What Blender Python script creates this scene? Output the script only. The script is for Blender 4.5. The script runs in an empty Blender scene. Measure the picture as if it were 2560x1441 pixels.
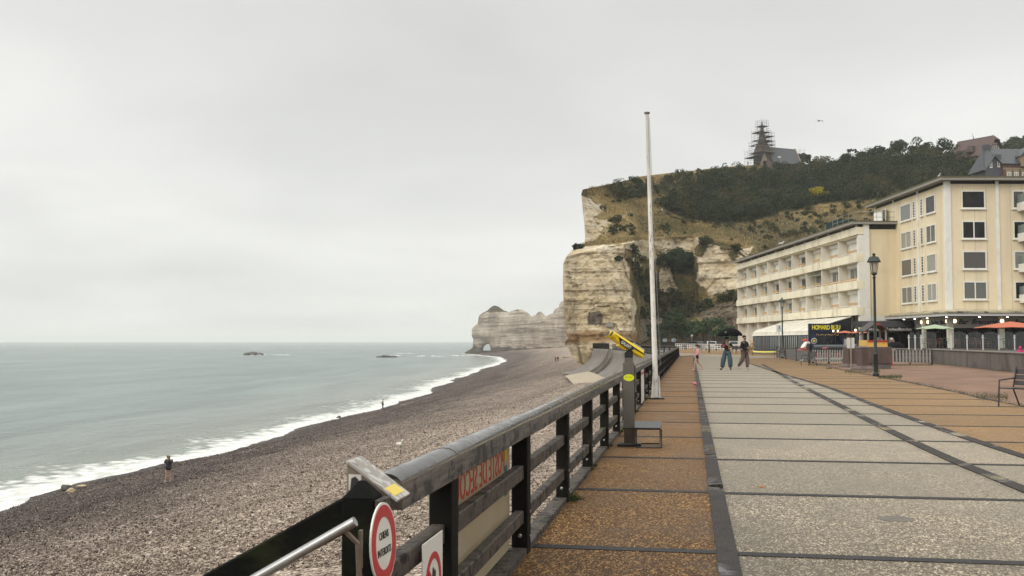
import bpy, bmesh, math, random
import numpy as np
from mathutils import Vector, Matrix, noise
from mathutils.bvhtree import BVHTree
from mathutils.geometry import delaunay_2d_cdt
random.seed(7)
HAZE = 0.00014
R = math.radians
scene = bpy.context.scene
COL = scene.collection

# ------------------------------------------------------------------ camera
FPX, CX, CY = 2600.0, 1280.0, 720.5
EYE = Vector((0, 0, 1.53))
PITCH = math.atan((853 - CY) / FPX)
cam = bpy.data.cameras.new("camera")
cam.sensor_width = 36.0
cam.lens = 36.0 * FPX / 2560.0
cam.clip_start, cam.clip_end = 0.1, 80000
cam.dof.use_dof = True
cam.dof.focus_distance = 45
cam.dof.aperture_fstop = 13.0
camo = bpy.data.objects.new("camera", cam)
COL.objects.link(camo)
camo.location = EYE
camo.rotation_euler = (R(90) + PITCH, 0, 0)
scene.camera = camo

# ------------------------------------------------------------------ world, sun, exposure
SUN_EL, SUN_AZ = 33.0, -128.0       # behind the viewer, over the sea side
w = bpy.data.worlds.new("World"); scene.world = w; w.use_nodes = True
nt = w.node_tree; nt.nodes.clear()
def wn(t, **k):
    n = nt.nodes.new(t)
    for a, b in k.items(): setattr(n, a, b)
    return n
wo = wn('ShaderNodeOutputWorld'); bg = wn('ShaderNodeBackground')
sky = wn('ShaderNodeTexSky', sky_type='NISHITA', sun_disc=False)
sky.sun_elevation = R(SUN_EL); sky.sun_rotation = R(SUN_AZ)
tc = wn('ShaderNodeTexCoord')
sep = wn('ShaderNodeSeparateXYZ'); nt.links.new(tc.outputs['Generated'], sep.inputs[0])
# cloud deck: direction projected on a flat layer gives streaky perspective clouds
mz = wn('ShaderNodeMath', operation='MAXIMUM'); nt.links.new(sep.outputs[2], mz.inputs[0]); mz.inputs[1].default_value = 0.0
az_ = wn('ShaderNodeMath', operation='ADD'); nt.links.new(mz.outputs[0], az_.inputs[0]); az_.inputs[1].default_value = 0.16
dvx = wn('ShaderNodeMath', operation='DIVIDE'); nt.links.new(sep.outputs[0], dvx.inputs[0]); nt.links.new(az_.outputs[0], dvx.inputs[1])
dvy = wn('ShaderNodeMath', operation='DIVIDE'); nt.links.new(sep.outputs[1], dvy.inputs[0]); nt.links.new(az_.outputs[0], dvy.inputs[1])
cmb = wn('ShaderNodeCombineXYZ'); nt.links.new(dvx.outputs[0], cmb.inputs[0]); nt.links.new(dvy.outputs[0], cmb.inputs[1])
n1 = wn('ShaderNodeTexNoise'); n1.inputs['Scale'].default_value = 0.85; n1.inputs['Detail'].default_value = 4; n1.inputs['Roughness'].default_value = 0.42
n1.inputs['Distortion'].default_value = 0.25
mp = wn('ShaderNodeMapping'); mp.inputs['Location'].default_value = (3.1, 1.4, 0.0)
nt.links.new(cmb.outputs[0], mp.inputs[0]); nt.links.new(mp.outputs[0], n1.inputs['Vector'])
cr = wn('ShaderNodeValToRGB'); nt.links.new(n1.outputs['Fac'], cr.inputs[0])
cr.color_ramp.elements[0].position = 0.32; cr.color_ramp.elements[0].color = (0.72, 0.722, 0.70, 1)
cr.color_ramp.elements[1].position = 0.66; cr.color_ramp.elements[1].color = (0.90, 0.90, 0.865, 1)
# overcast luminance: brighter towards the zenith, dim below the horizon
el = wn('ShaderNodeValToRGB'); nt.links.new(sep.outputs[2], el.inputs[0])
e = el.color_ramp.elements
e[0].position = 0.0; e[0].color = (1.0, 1.0, 1.0, 1)
e[1].position = 0.17; e[1].color = (1.06, 1.06, 1.06, 1)
for p_, v_ in ((0.30, 0.92), (0.42, 1.0), (0.7, 2.1), (1.0, 2.6)):
    q = e.new(p_); q.color = (v_, v_, v_, 1)
mul = wn('ShaderNodeMix', data_type='RGBA', blend_type='MULTIPLY'); mul.inputs[0].default_value = 1
nt.links.new(cr.outputs[0], mul.inputs[6]); nt.links.new(el.outputs[0], mul.inputs[7])
sc_ = wn('ShaderNodeVectorMath', operation='SCALE'); sc_.inputs[3].default_value = 10.0
nt.links.new(mul.outputs[2], sc_.inputs[0])
mix = wn('ShaderNodeMix', data_type='RGBA'); mix.inputs[0].default_value = 0.96
nt.links.new(sky.outputs[0], mix.inputs[6]); nt.links.new(sc_.outputs[0], mix.inputs[7])
nt.links.new(mix.outputs[2], bg.inputs['Color']); bg.inputs['Strength'].default_value = 0.1
nt.links.new(bg.outputs[0], wo.inputs[0])

sl = bpy.data.lights.new("sun", 'SUN'); sl.energy = 1.5; sl.angle = R(40); sl.color = (1.0, 0.95, 0.86)
so = bpy.data.objects.new("sun", sl); COL.objects.link(so)
so.rotation_euler = (R(90 - SUN_EL), 0, R(180 - SUN_AZ) + R(180))
_d = Vector((math.sin(R(SUN_AZ)) * math.cos(R(SUN_EL)), math.cos(R(SUN_AZ)) * math.cos(R(SUN_EL)), math.sin(R(SUN_EL))))
so.rotation_euler = _d.to_track_quat('Z', 'Y').to_euler()

scene.view_settings.view_transform = 'Standard'
scene.view_settings.look = 'None'
scene.view_settings.exposure = 0.0
scene.view_settings.gamma = 1.0
cy = scene.cycles
cy.max_bounces = 6; cy.diffuse_bounces = 3; cy.glossy_bounces = 3; cy.transmission_bounces = 4
cy.volume_bounces = 1; cy.transparent_max_bounces = 8
cy.use_denoising = True
cy.denoising_prefilter = 'ACCURATE'
cy.denoising_input_passes = 'RGB_ALBEDO_NORMAL'
cy.sample_clamp_indirect = 4
cy.caustics_reflective = False; cy.caustics_refractive = False

# ------------------------------------------------------------------ pixel <-> place
_c, _s = math.cos(PITCH), math.sin(PITCH)
def ray(px, py):
    u, v = (px - CX) / FPX, (CY - py) / FPX
    return Vector((u, _c - v * _s, _s + v * _c))
def P(px, py, d):
    r = ray(px, py); return EYE + r * (d / r.y)
def G(px, py, z=0.0):
    r = ray(px, py); return EYE + r * ((z - EYE.z) / r.z)

# promenade frame: t along the sea railing, s across it (positive inland)
AZ = R(9.75)
F0 = G(1320, 1390)
DV = Vector((math.sin(AZ), math.cos(AZ), 0)); NV = Vector((math.cos(AZ), -math.sin(AZ), 0))
def prom(t, s=0.0, z=0.0): return Vector((F0.x, F0.y, 0)) + DV * t + NV * s + Vector((0, 0, z))
def to_ts(x, y):
    dx, dy = x - F0.x, y - F0.y
    return dx * DV.x + dy * DV.y, dx * NV.x + dy * NV.y

# ------------------------------------------------------------------ object helpers
def tag(o, label=None, cat=None, group=None, kind=None):
    if label: o['label'] = label
    if cat: o['category'] = cat
    if group: o['group'] = group
    if kind: o['kind'] = kind
    return o
def thing(name, loc, rz, label, cat, group=None, scale=1.0):
    o = bpy.data.objects.new(name, None); COL.objects.link(o)
    o.location = loc; o.rotation_euler = (0, 0, rz); o.scale = (scale,) * 3
    o.empty_display_size = 0.2
    return tag(o, label, cat, group)
def copy_tree(o, parent=None):
    c = o.copy(); COL.objects.link(c)
    if parent is not None:
        c.parent = parent
    for ch in list(o.children): copy_tree(ch, c)
    return c
def fbm(p, oct=4):
    return noise.fractal(p, 1.0, 2.0, oct)

class MB:
    """collects geometry and links it as ONE mesh object"""
    def __init__(s): s.v = []; s.f = []; s.m = []; s.mi = 0
    def add(s, vs, fs):
        b = len(s.v); s.v += [tuple(p) for p in vs]
        for f in fs: s.f.append([i + b for i in f]); s.m.append(s.mi)
        return s
    def box(s, c, d, rz=0.0, M=None):
        x, y, z = d[0] / 2, d[1] / 2, d[2] / 2
        vs = [Vector(p) for p in ((-x,-y,-z),(x,-y,-z),(x,y,-z),(-x,y,-z),(-x,-y,z),(x,-y,z),(x,y,z),(-x,y,z))]
        if M is not None: vs = [M @ p for p in vs]
        if rz: vs = [Matrix.Rotation(rz, 3, 'Z') @ p for p in vs]
        return s.add([p + Vector(c) for p in vs], [(0,3,2,1),(4,5,6,7),(0,1,5,4),(1,2,6,5),(2,3,7,6),(3,0,4,7)])
    def lohi(s, lo, hi):
        return s.box([(a + b) / 2 for a, b in zip(lo, hi)], [abs(b - a) for a, b in zip(lo, hi)])
    def bar(s, a, b, w, h, up=(0, 0, 1)):
        a, b = Vector(a), Vector(b); d = b - a; L = d.length; d.normalize()
        u = Vector(up); r = d.cross(u)
        if r.length < 1e-4: r = d.cross(Vector((1, 0, 0)))
        r.normalize(); u = r.cross(d)
        M = Matrix((r, d, u)).transposed()
        return s.box((a + b) / 2, (w, L, h), 0, M)
    def tube(s, pts, r, n=8, cap=True, closed=False):
        pts = [Vector(p) for p in pts]
        if not isinstance(r, (list, tuple)): r = [r] * len(pts)
        b = len(s.v); rings = []; pu = None; N = len(pts)
        for i, p in enumerate(pts):
            if closed: d = pts[(i + 1) % N] - pts[i - 1]
            else: d = pts[min(i + 1, N - 1)] - pts[max(i - 1, 0)]
            d.normalize()
            u = pu if pu is not None else (Vector((0, 0, 1)) if abs(d.z) < .9 else Vector((1, 0, 0)))
            a = d.cross(u)
            if a.length < 1e-5: a = d.cross(Vector((0.3, 1, 0.2)))
            a.normalize(); u = a.cross(d).normalized(); pu = u
            s.v += [tuple(p + (a * math.cos(2*math.pi*k/n) + u * math.sin(2*math.pi*k/n)) * r[i]) for k in range(n)]
        for i in range(N if closed else N - 1):
            j = (i + 1) % N
            for k in range(n):
                s.f.append([b+i*n+k, b+i*n+(k+1)%n, b+j*n+(k+1)%n, b+j*n+k]); s.m.append(s.mi)
        if cap and not closed:
            s.f.append([b + k for k in range(n)][::-1]); s.m.append(s.mi)
            s.f.append([b + (N-1)*n + k for k in range(n)]); s.m.append(s.mi)
        return s
    def lathe(s, prof, n=14, c=(0, 0, 0)):
        b = len(s.v)
        for r, z in prof:
            s.v += [(c[0] + r*math.cos(2*math.pi*k/n), c[1] + r*math.sin(2*math.pi*k/n), c[2] + z) for k in range(n)]
        for i in range(len(prof) - 1):
            for k in range(n):
                s.f.append([b+i*n+k, b+i*n+(k+1)%n, b+(i+1)*n+(k+1)%n, b+(i+1)*n+k]); s.m.append(s.mi)
        s.f.append([b + k for k in range(n)][::-1]); s.m.append(s.mi)
        s.f.append([b + (len(prof)-1)*n + k for k in range(n)]); s.m.append(s.mi)
        return s
    def prism(s, poly, a, b):
        """poly: 3D points (planar); a,b: offset vectors of its two faces"""
        n = len(poly); A = [Vector(p) + Vector(a) for p in poly]; B = [Vector(p) + Vector(b) for p in poly]
        return s.add(A + B, [list(range(n))[::-1], [n + i for i in range(n)]] +
                     [[i, (i+1) % n, n + (i+1) % n, n + i] for i in range(n)])
    def quad(s, a, b, c, d): return s.add([a, b, c, d], [(0, 1, 2, 3)])
    def blob(s, c, rad, seed=0, amp=.25, sub=2, fr=1.0):
        bm = bmesh.new(); bmesh.ops.create_icosphere(bm, subdivisions=sub, radius=1)
        vs = []
        for v in bm.verts:
            k = 1 + amp * fbm(v.co * fr + Vector((seed * 7.3, seed * 1.7, 3.1)), 3)
            vs.append((c[0] + v.co.x*rad[0]*k, c[1] + v.co.y*rad[1]*k, c[2] + v.co.z*rad[2]*k))
        fs = [[q.index for q in f.verts] for f in bm.faces]; bm.free()
        return s.add(vs, fs)
    def build(s, name, mat, parent=None, smooth=False, bevel=0.0, loc=None, rz=0.0, seg=1):
        me = bpy.data.meshes.new(name); me.from_pydata(s.v, [], s.f)
        mats = mat if isinstance(mat, (list, tuple)) else [mat]
        for m in mats: me.materials.append(m)
        if len(mats) > 1: me.polygons.foreach_set('material_index', s.m)
        bm = bmesh.new(); bm.from_mesh(me); bmesh.ops.recalc_face_normals(bm, faces=bm.faces); bm.to_mesh(me); bm.free()
        if smooth is True:
            me.polygons.foreach_set('use_smooth', [True] * len(me.polygons))
        elif smooth:
            me.polygons.foreach_set('use_smooth', [True] * len(me.polygons)); me.set_sharp_from_angle(angle=R(smooth))
        o = bpy.data.objects.new(name, me); COL.objects.link(o)
        if parent is not None: o.parent = parent
        if loc is not None: o.location = loc
        if rz: o.rotation_euler = (0, 0, rz)
        if bevel:
            m = o.modifiers.new('bevel', 'BEVEL'); m.width = bevel; m.segments = seg; m.limit_method = 'ANGLE'
        return o

def np_mesh(name, V, F, mat, parent=None, smooth=False, attrs=None):
    """fast mesh from numpy arrays; F is (n,3) or (n,4)"""
    V = np.asarray(V, dtype=np.float32); F = np.asarray(F, dtype=np.int32)
    me = bpy.data.meshes.new(name); k = F.shape[1]
    me.vertices.add(len(V)); me.vertices.foreach_set('co', V.ravel())
    me.loops.add(F.size); me.loops.foreach_set('vertex_index', F.ravel())
    me.polygons.add(len(F)); me.polygons.foreach_set('loop_start', np.arange(0, F.size, k, dtype=np.int32))
    me.polygons.foreach_set('use_smooth', np.full(len(F), bool(smooth)))
    me.update(calc_edges=True); me.validate()
    for an, av in (attrs or {}).items():
        a = me.attributes.new(an, 'FLOAT', 'POINT'); a.data.foreach_set('value', np.asarray(av, dtype=np.float32))
    for m in (mat if isinstance(mat, (list, tuple)) else [mat]): me.materials.append(m)
    o = bpy.data.objects.new(name, me); COL.objects.link(o)
    if parent is not None: o.parent = parent
    return o

def text_mesh(name, body, size, mat, parent, M, extrude=0.004, align='CENTER', spacing=1.0, shear=0.0, sx=1.0, offset=0.0):
    """lettering: text laid in local XY, M places it"""
    cu = bpy.data.curves.new(name, 'FONT'); cu.body = body; cu.size = size; cu.extrude = extrude
    cu.align_x = align; cu.align_y = 'CENTER'; cu.space_character = spacing; cu.shear = shear; cu.offset = offset
    cu.resolution_u = 3
    to = bpy.data.objects.new(name + '_tmp', cu); COL.objects.link(to)
    dg = bpy.context.evaluated_depsgraph_get(); dg.update()
    me = bpy.data.meshes.new_from_object(to.evaluated_get(dg))
    bpy.data.objects.remove(to); bpy.data.curves.remove(cu)
    me.transform(M @ Matrix.Diagonal((sx, 1, 1, 1))); me.name = name
    me.materials.clear(); me.materials.append(mat)
    o = bpy.data.objects.new(name, me); COL.objects.link(o); o.parent = parent
    return o
def frame(o, x, y, z=None):
    """matrix whose X axis is x, Y axis is y, at o"""
    x = Vector(x).normalized(); y = Vector(y).normalized(); zz = x.cross(y)
    return Matrix(((x.x, y.x, zz.x, o[0]), (x.y, y.y, zz.y, o[1]), (x.z, y.z, zz.z, o[2]), (0, 0, 0, 1)))

# ------------------------------------------------------------------ materials
class NT:
    def __init__(s, name):
        s.m = bpy.data.materials.new(name); s.m.use_nodes = True; s.t = s.m.node_tree
        s.b = s.t.nodes['Principled BSDF']; s.out = s.t.nodes['Material Output']
        s.tc = s.t.nodes.new('ShaderNodeTexCoord'); s.geo = s.t.nodes.new('ShaderNodeNewGeometry')
    def n(s, t, ins=None, **k):
        q = s.t.nodes.new(t)
        for a, b in k.items(): setattr(q, a, b)
        for a, b in (ins or {}).items():
            if isinstance(b, bpy.types.NodeSocket): s.t.links.new(b, q.inputs[a])
            else: q.inputs[a].default_value = b
        return q
    def l(s, a, b): s.t.links.new(a, b)
    def noise(s, vec, scale, detail=3, rough=.55, dist=0):
        return s.n('ShaderNodeTexNoise', {'Vector': vec, 'Scale': scale, 'Detail': detail, 'Roughness': rough, 'Distortion': dist}).outputs['Fac']
    def map(s, vec, scale=(1, 1, 1), loc=(0, 0, 0), rot=(0, 0, 0)):
        return s.n('ShaderNodeMapping', {'Vector': vec, 'Scale': scale, 'Location': loc, 'Rotation': rot}).outputs[0]
    def ramp(s, fac, stops, interp='LINEAR'):
        r = s.n('ShaderNodeValToRGB', {0: fac}); e = r.color_ramp.elements; r.color_ramp.interpolation = interp
        while len(e) < len(stops): e.new(0.5)
        for q, (p, c) in zip(e, stops):
            q.position = p; q.color = (c, c, c, 1) if isinstance(c, (int, float)) else (*c, 1)
        return r.outputs[0]
    def mix(s, f, a, b, mode='MIX'):
        q = s.n('ShaderNodeMix', data_type='RGBA', blend_type=mode)
        for i, x in ((0, f), (6, a), (7, b)):
            if isinstance(x, bpy.types.NodeSocket): s.l(x, q.inputs[i])
            elif i == 0: q.inputs[0].default_value = x
            else: q.inputs[i].default_value = (*x, 1) if not isinstance(x, (int, float)) else (x, x, x, 1)
        return q.outputs[2]
    def math(s, op, a, b=0.0, c=0.0, clamp=False):
        q = s.n('ShaderNodeMath', {0: a, 1: b, 2: c}, operation=op); q.use_clamp = clamp; return q.outputs[0]
    def attr(s, name): return s.n('ShaderNodeAttribute', attribute_name=name).outputs['Fac']
    def bump(s, h, strength=.3, dist=.02, normal=None):
        q = s.n('ShaderNodeBump', {'Height': h, 'Strength': strength, 'Distance': dist})
        if normal is not None: s.l(normal, q.inputs['Normal'])
        return q.outputs[0]
    def fin(s, col, rough=.7, normal=None, metal=0.0, spec=None, alpha=None):
        for key, x in (('Base Color', col), ('Roughness', rough), ('Metallic', metal), ('Alpha', alpha), ('Specular IOR Level', spec)):
            if x is None: continue
            if isinstance(x, bpy.types.NodeSocket): s.l(x, s.b.inputs[key])
            else: s.b.inputs[key].default_value = (*x, 1) if key == 'Base Color' else x
        if normal is not None: s.l(normal, s.b.inputs['Normal'])
        return s.m

def mk(name, col, rough=.6, var=.18, scale=6.0, bump=.15, bd=.01, metal=0.0, tint=None, streak=0.0, world=False, spec=.5):
    """general weathered surface: two noise sizes in colour, a little in gloss and relief"""
    q = NT(name); v = q.geo.outputs['Position'] if world else q.tc.outputs['Object']
    a = q.noise(v, scale, 4, .6); b = q.noise(v, scale * 7, 3, .6)
    f = q.math('MULTIPLY_ADD', a, .65, q.math('MULTIPLY', b, .35))
    lo = tuple(max(0, c * (1 - var)) for c in col); hi = tuple(min(1, c * (1 + var)) for c in col)
    c = q.ramp(f, [(.3, lo), (.7, hi)])
    if tint is not None:
        t = q.ramp(q.noise(v, scale * .45, 4, .65, .6), [(.52, 0), (.66, 1)])
        c = q.mix(t, c, tint)
    if streak:
        sv = q.map(v, (scale * 1.6, scale * 1.6, scale * .12))
        t = q.ramp(q.noise(sv, 1.0, 3, .6), [(.5, 0), (.72, streak)])
        c = q.mix(t, c, tuple(x * .35 for x in col))
    r = q.ramp(b, [(.3, max(.03, rough - .08)), (.7, min(1, rough + .08))])
    return q.fin(c, r, q.bump(f, bump, bd) if bump else None, metal, spec)
def glow(name, col, s):
    m = bpy.data.materials.new(name); m.use_nodes = True; b = m.node_tree.nodes['Principled BSDF']
    b.inputs['Base Color'].default_value = (*col, 1); b.inputs['Emission Color'].default_value = (*col, 1); b.inputs['Emission Strength'].default_value = s
    return m
# ================================================================== GROUND, BEACH, SEA
WL = -10.0                                   # sea level: the promenade stands 10 m above low water
def aggregate(name, stops, scale=85, rough=.5, spec=.05, bmp=.35, sheen=(1.0, (1, .90, .74))):
    q = NT(name); v = q.geo.outputs['Position']
    va_ = q.map(q.map(v, rot=(0, 0, AZ)), (1, .42, 1))          # worn stones lie lengthwise
    vo = q.n('ShaderNodeTexVoronoi', {'Vector': va_, 'Scale': scale, 'Randomness': 1.0})
    cell = q.n('ShaderNodeSeparateColor', {0: vo.outputs['Color']}).outputs[0]
    big = q.n('ShaderNodeTexVoronoi', {'Vector': va_, 'Scale': scale * .5})
    cb = q.n('ShaderNodeSeparateColor', {0: big.outputs['Color']}).outputs[1]
    f = q.math('MULTIPLY_ADD', cell, .72, q.math('MULTIPLY', cb, .28))
    c = q.ramp(f, stops)
    gap = q.ramp(vo.outputs['Distance'], [(.45, 0), (.8, .75)])
    c = q.mix(gap, c, tuple(x * .28 for x in stops[0][1]))
    l = q.noise(v, .9, 5, .6, .4)
    damp = q.ramp(l, [(.38, 1), (.62, 0)])
    c = q.mix(q.math('MULTIPLY', damp, .5), c, tuple(x * .5 for x in stops[1][1]))
    st = q.ramp(q.noise(v, .23, 4, .55), [(.35, .8), (.65, 1.12)])
    c = q.mix(1.0, c, st, 'MULTIPLY')
    dp = q.n('ShaderNodeVectorMath', {0: v, 1: tuple(DV)}, operation='DOT_PRODUCT').outputs['Value']
    sl_ = q.math('FLOOR', q.math('MULTIPLY', q.math('SUBTRACT', dp, SLAB0), 1 / 3.02))
    wn_ = q.n('ShaderNodeTexWhiteNoise', {'W': sl_}, noise_dimensions='1D').outputs['Value']
    c = q.mix(1.0, c, q.ramp(wn_, [(0, .80), (1, 1.14)]), 'MULTIPLY')
    blot = q.ramp(q.noise(q.map(v, (1, .6, 1), loc=(7, 3, 0)), 1.7, 5, .7, .8), [(.60, 1), (.70, .72)])
    c = q.mix(1.0, c, blot, 'MULTIPLY')
    r = q.ramp(l, [(.3, rough - .2), (.65, rough + .12)])
    q.b.inputs['Sheen Weight'].default_value = sheen[0]; q.b.inputs['Sheen Roughness'].default_value = .23; q.b.inputs['Sheen Tint'].default_value = (*sheen[1], 1)
    return q.fin(c, r, q.bump(q.math('SUBTRACT', 1, vo.outputs['Distance']), bmp, .006), 0, spec)
t0 = to_ts(*G(1560, 1376)[:2])[0]
SLAB0 = F0.x * DV.x + F0.y * DV.y + t0
M_brown = aggregate('brown_aggregate', [(.12, (.016, .007, .0025)), (.36, (.068, .030, .010)), (.62, (.158, .078, .027)), (.86, (.44, .265, .105))], rough=.5, spec=.06, sheen=(.55, (1, .62, .34)))
M_brown2 = aggregate('dry_brown_aggregate', [(.12, (.024, .011, .004)), (.36, (.100, .048, .018)), (.62, (.215, .116, .046)), (.86, (.48, .32, .16))], rough=.5, spec=.05, sheen=(.75, (1, .68, .40)))
M_light = aggregate('pale_aggregate', [(.10, (.030, .022, .015)), (.36, (.120, .091, .061)), (.62, (.26, .207, .143)), (.88, (.66, .56, .42))], rough=.46)
def plankmat(name, c0, c1, rough):
    q = NT(name); v = q.geo.outputs['Position']
    a = q.noise(v, 3.0, 5, .65, .5); b = q.noise(v, 40, 4, .6)
    c = q.ramp(q.math('MULTIPLY_ADD', a, .6, q.math('MULTIPLY', b, .4)), [(.32, c0), (.68, c1)])
    # standing water along the channel: glossy where the low noise pools
    pool = q.ramp(q.noise(v, .8, 4, .6, .3), [(.535, 0), (.59, 1)])
    r = q.mix(pool, q.ramp(b, [(.3, rough - .1), (.7, rough + .15)]), .06)
    c = q.mix(pool, c, tuple(x * .55 for x in c0))
    bs = q.math('SUBTRACT', 1, pool)
    bp = q.n('ShaderNodeBump', {'Height': b, 'Strength': bs, 'Distance': .004})
    return q.fin(c, r, bp.outputs[0], 0, q.mix(pool, .2, .5))
M_plank = plankmat('wet_dark_timber', (.009, .007, .0065), (.040, .032, .028), .6)
M_joint = mk('joint_timber', (.013, .0115, .012), .55, .5, 2.5, .3, .004, world=True, spec=.25)
q = NT('sandy_earth'); v = q.geo.outputs['Position']
f = q.math('MULTIPLY_ADD', q.noise(v, .5, 5, .65, .4), .55, q.math('MULTIPLY', q.noise(v, 22, 4, .7), .45))
c = q.ramp(f, [(.33, (.085, .046, .028)), (.5, (.165, .088, .052)), (.68, (.27, .165, .10))])
M_sand = q.fin(c, .85, q.bump(f, .5, .02))
q = NT('asphalt'); v = q.geo.outputs['Position']
f = q.math('MULTIPLY_ADD', q.noise(v, .25, 5, .6), .5, q.math('MULTIPLY', q.noise(v, 30, 3, .7), .5))
M_asph = q.fin(q.ramp(f, [(.35, (.06, .057, .054)), (.65, (.13, .122, .112))]), q.ramp(f, [(.4, .45), (.6, .75)]), q.bump(f, .3, .01))
M_conc = mk('sea_wall_concrete', (.165, .145, .124), .75, .3, .5, .4, .05, tint=(.10, .088, .075), streak=.6, world=True)
M_slab = mk('sandy_concrete', (.33, .27, .195), .8, .14, .6, .3, .03, world=True)

def sheet(name, pts, z, mat, kind='structure', label=None):
    me = bpy.data.meshes.new(name); bm = bmesh.new()
    vs = [bm.verts.new((p[0], p[1], z)) for p in pts]
    f = bm.faces.new(vs)
    if f.normal.z == 0: f.normal_update()
    f.normal_update()
    if f.normal.z < 0: f.normal_flip()
    bmesh.ops.triangulate(bm, faces=[f]); bm.to_mesh(me); bm.free(); me.materials.append(mat)
    o = bpy.data.objects.new(name, me); COL.objects.link(o)
    return tag(o, kind=kind)
def gp(l): return [G(x, y) for x, y in l]

EDGE = [P(1690, 893, 105), P(1631, 889, 116), P(1600, 884, 138), P(1530, 876.5, 181), P(1483, 874, 206), P(1440, 872, 235)]
for p in EDGE: p.z = 0
tE = to_ts(EDGE[0].x, EDGE[0].y)[0]
base_out = [prom(-14, -.12)] + [prom(tE, -.12)] + EDGE[1:] + [Vector((30, 300, 0)), Vector((150, 300, 0)), Vector((150, -12, 0))]
sheet('ground', base_out, 0.0, M_asph)

# strips that curve along the promenade (measured on the ground)
C1 = [(3.2, -4), (4.2, 3.0)] + [G(x, y)[:2] for x, y in ((2560, 1226), (2300, 1115), (2100, 1015), (1990, 958), (1905, 911))]
C2 = [(4.9, -4), (5.7, 5.0)] + [G(x, y)[:2] for x, y in ((2560, 1143), (2305, 1057), (2184, 1013), (2063, 967), (1950, 934), (1877, 910), (1849, 898))]
C3 = [(9.0, -4), (10.2, 10.0)] + [G(x, y)[:2] for x, y in ((2560, 1017), (2361, 975), (2240, 951), (2103, 925), (2018, 906), (1945, 894))]
V2 = lambda l: [Vector((p[0], p[1], 0)) for p in l]
C1, C2, C3 = V2(C1), V2(C2), V2(C3)
W1 = 1.33
light = [prom(-12, W1)] + [prom(tE - .3, W1)] + [prom(tE - .3, -.1)] + [p + Vector((.3, 0, 0)) for p in (G(1693, 893), G(1693, 883))] + gp([(1780, 886.5), (1935, 892), (1945, 894)]) + C2[::-1]
sheet('pale_paving', light, .004, M_light)
sheet('brown_paving', [prom(-12, -.1), prom(tE - .35, -.1), prom(tE - .35, W1), prom(-12, W1)], .008, M_brown)
sheet('brown_paving', C2 + gp([(1945, 894)]) + C3[::-1][1:], .008, M_brown2)
sheet('brown_paving', gp([(1694, 883), (1694, 872.5), (1780, 874), (1850, 876.5), (1930, 880.5), (1950, 885), (1946, 894), (1935, 892), (1780, 886.5)]), .008, M_brown2)
sheet('sand', C3 + gp([(2018, 900), (2110, 903), (2222, 906), (2330, 905), (2560, 925)]) + [Vector((60, 40, 0)), Vector((60, -8, 0))], .004, M_sand)

def ribbon(mb, pts, w, z, h=.012):
    """a plank strip along a polyline: real thickness"""
    n = len(pts); L = []; Rr = []
    for i, p in enumerate(pts):
        d = (pts[min(i+1, n-1)] - pts[max(i-1, 0)]).normalized(); nn = Vector((d.y, -d.x, 0))
        L.append(p - nn * w / 2); Rr.append(p + nn * w / 2)
    vs = [Vector((p.x, p.y, z)) for p in L + Rr] + [Vector((p.x, p.y, z - h)) for p in L + Rr]
    fs = []
    for i in range(n - 1):
        fs += [(i, i+1, n+i+1, n+i), (2*n+i, 2*n+i+1, i+1, i), (n+i, n+i+1, 3*n+i+1, 3*n+i)]
    mb.add(vs, fs)
def smooth_line(pts, k=6):
    out = []
    for i in range(len(pts) - 1):
        p0, p1, p2, p3 = pts[max(i-1, 0)], pts[i], pts[i+1], pts[min(i+2, len(pts)-1)]
        for j in range(k):
            t = j / k
            out.append(.5 * ((2*p1) + (p2-p0)*t + (2*p0-5*p1+4*p2-p3)*t*t + (3*p1-p0-3*p2+p3)*t**3))
    return out + [pts[-1]]
def strip(name, pts, w, z):
    mb = MB(); ribbon(mb, pts, w, z); o = mb.build(name, M_plank); return tag(o, kind='structure')
strip('drain_channel', [prom(-12 + i * 1.5, W1 + .07) for i in range(int((tE + 11) / 1.5))], .15, .016)
C1s, C2s, C3s = smooth_line(C1), smooth_line(C2), smooth_line(C3)
strip('timber_strip', C1s, .17, .016)
strip('timber_strip', C2s, .17, .016)
strip('kerb_strip', C3s, .12, .02)
# cross planks between the slabs, every three metres
t0 = to_ts(*G(1560, 1376)[:2])[0]
mb = MB()
def s_at(curve, t):
    best = None
    for p in curve:
        a, b = to_ts(p.x, p.y)
        if best is None or abs(a - t) < best[0]: best = (abs(a - t), b)
    return best[1]
C2f, C3f, C1f = smooth_line(C2, 40), smooth_line(C3, 40), smooth_line(C1, 40)
for k in range(-2, 34):
    t = t0 + k * 3.02 - .0
    if t > tE - 1: break
    w_ = .13
    ribbon(mb, [prom(t, -.08), prom(t, W1 - .01)], w_, .0125, .006)
    a = W1 + .15; b = s_at(C1f, t) - .085; ribbon(mb, [prom(t - .02, a), prom(t - .02, b)], w_, .0095, .006)
    c_ = s_at(C2f, t)
    ribbon(mb, [prom(t - .02, b + .17), prom(t - .02, c_ - .09)], w_, .0095, .006)
    e_ = s_at(C3f, t)
    if e_ > c_ + .5: ribbon(mb, [prom(t - .02, c_ + .09), prom(t - .02, e_ - .07)], w_, .0125, .006)
tag(mb.build('cross_planks', M_joint), kind='structure')
# bare wooden curb under the railing and the sea wall below it
mb = MB(); mb.prism([prom(-14, -.13, -5.5), prom(-14, -.13, -.001), prom(tE, -.13, -.001), prom(tE, -.13, -5.5)], NV * 0, NV * .5)
tag(mb.build('sea_wall', M_conc), kind='structure')

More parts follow.
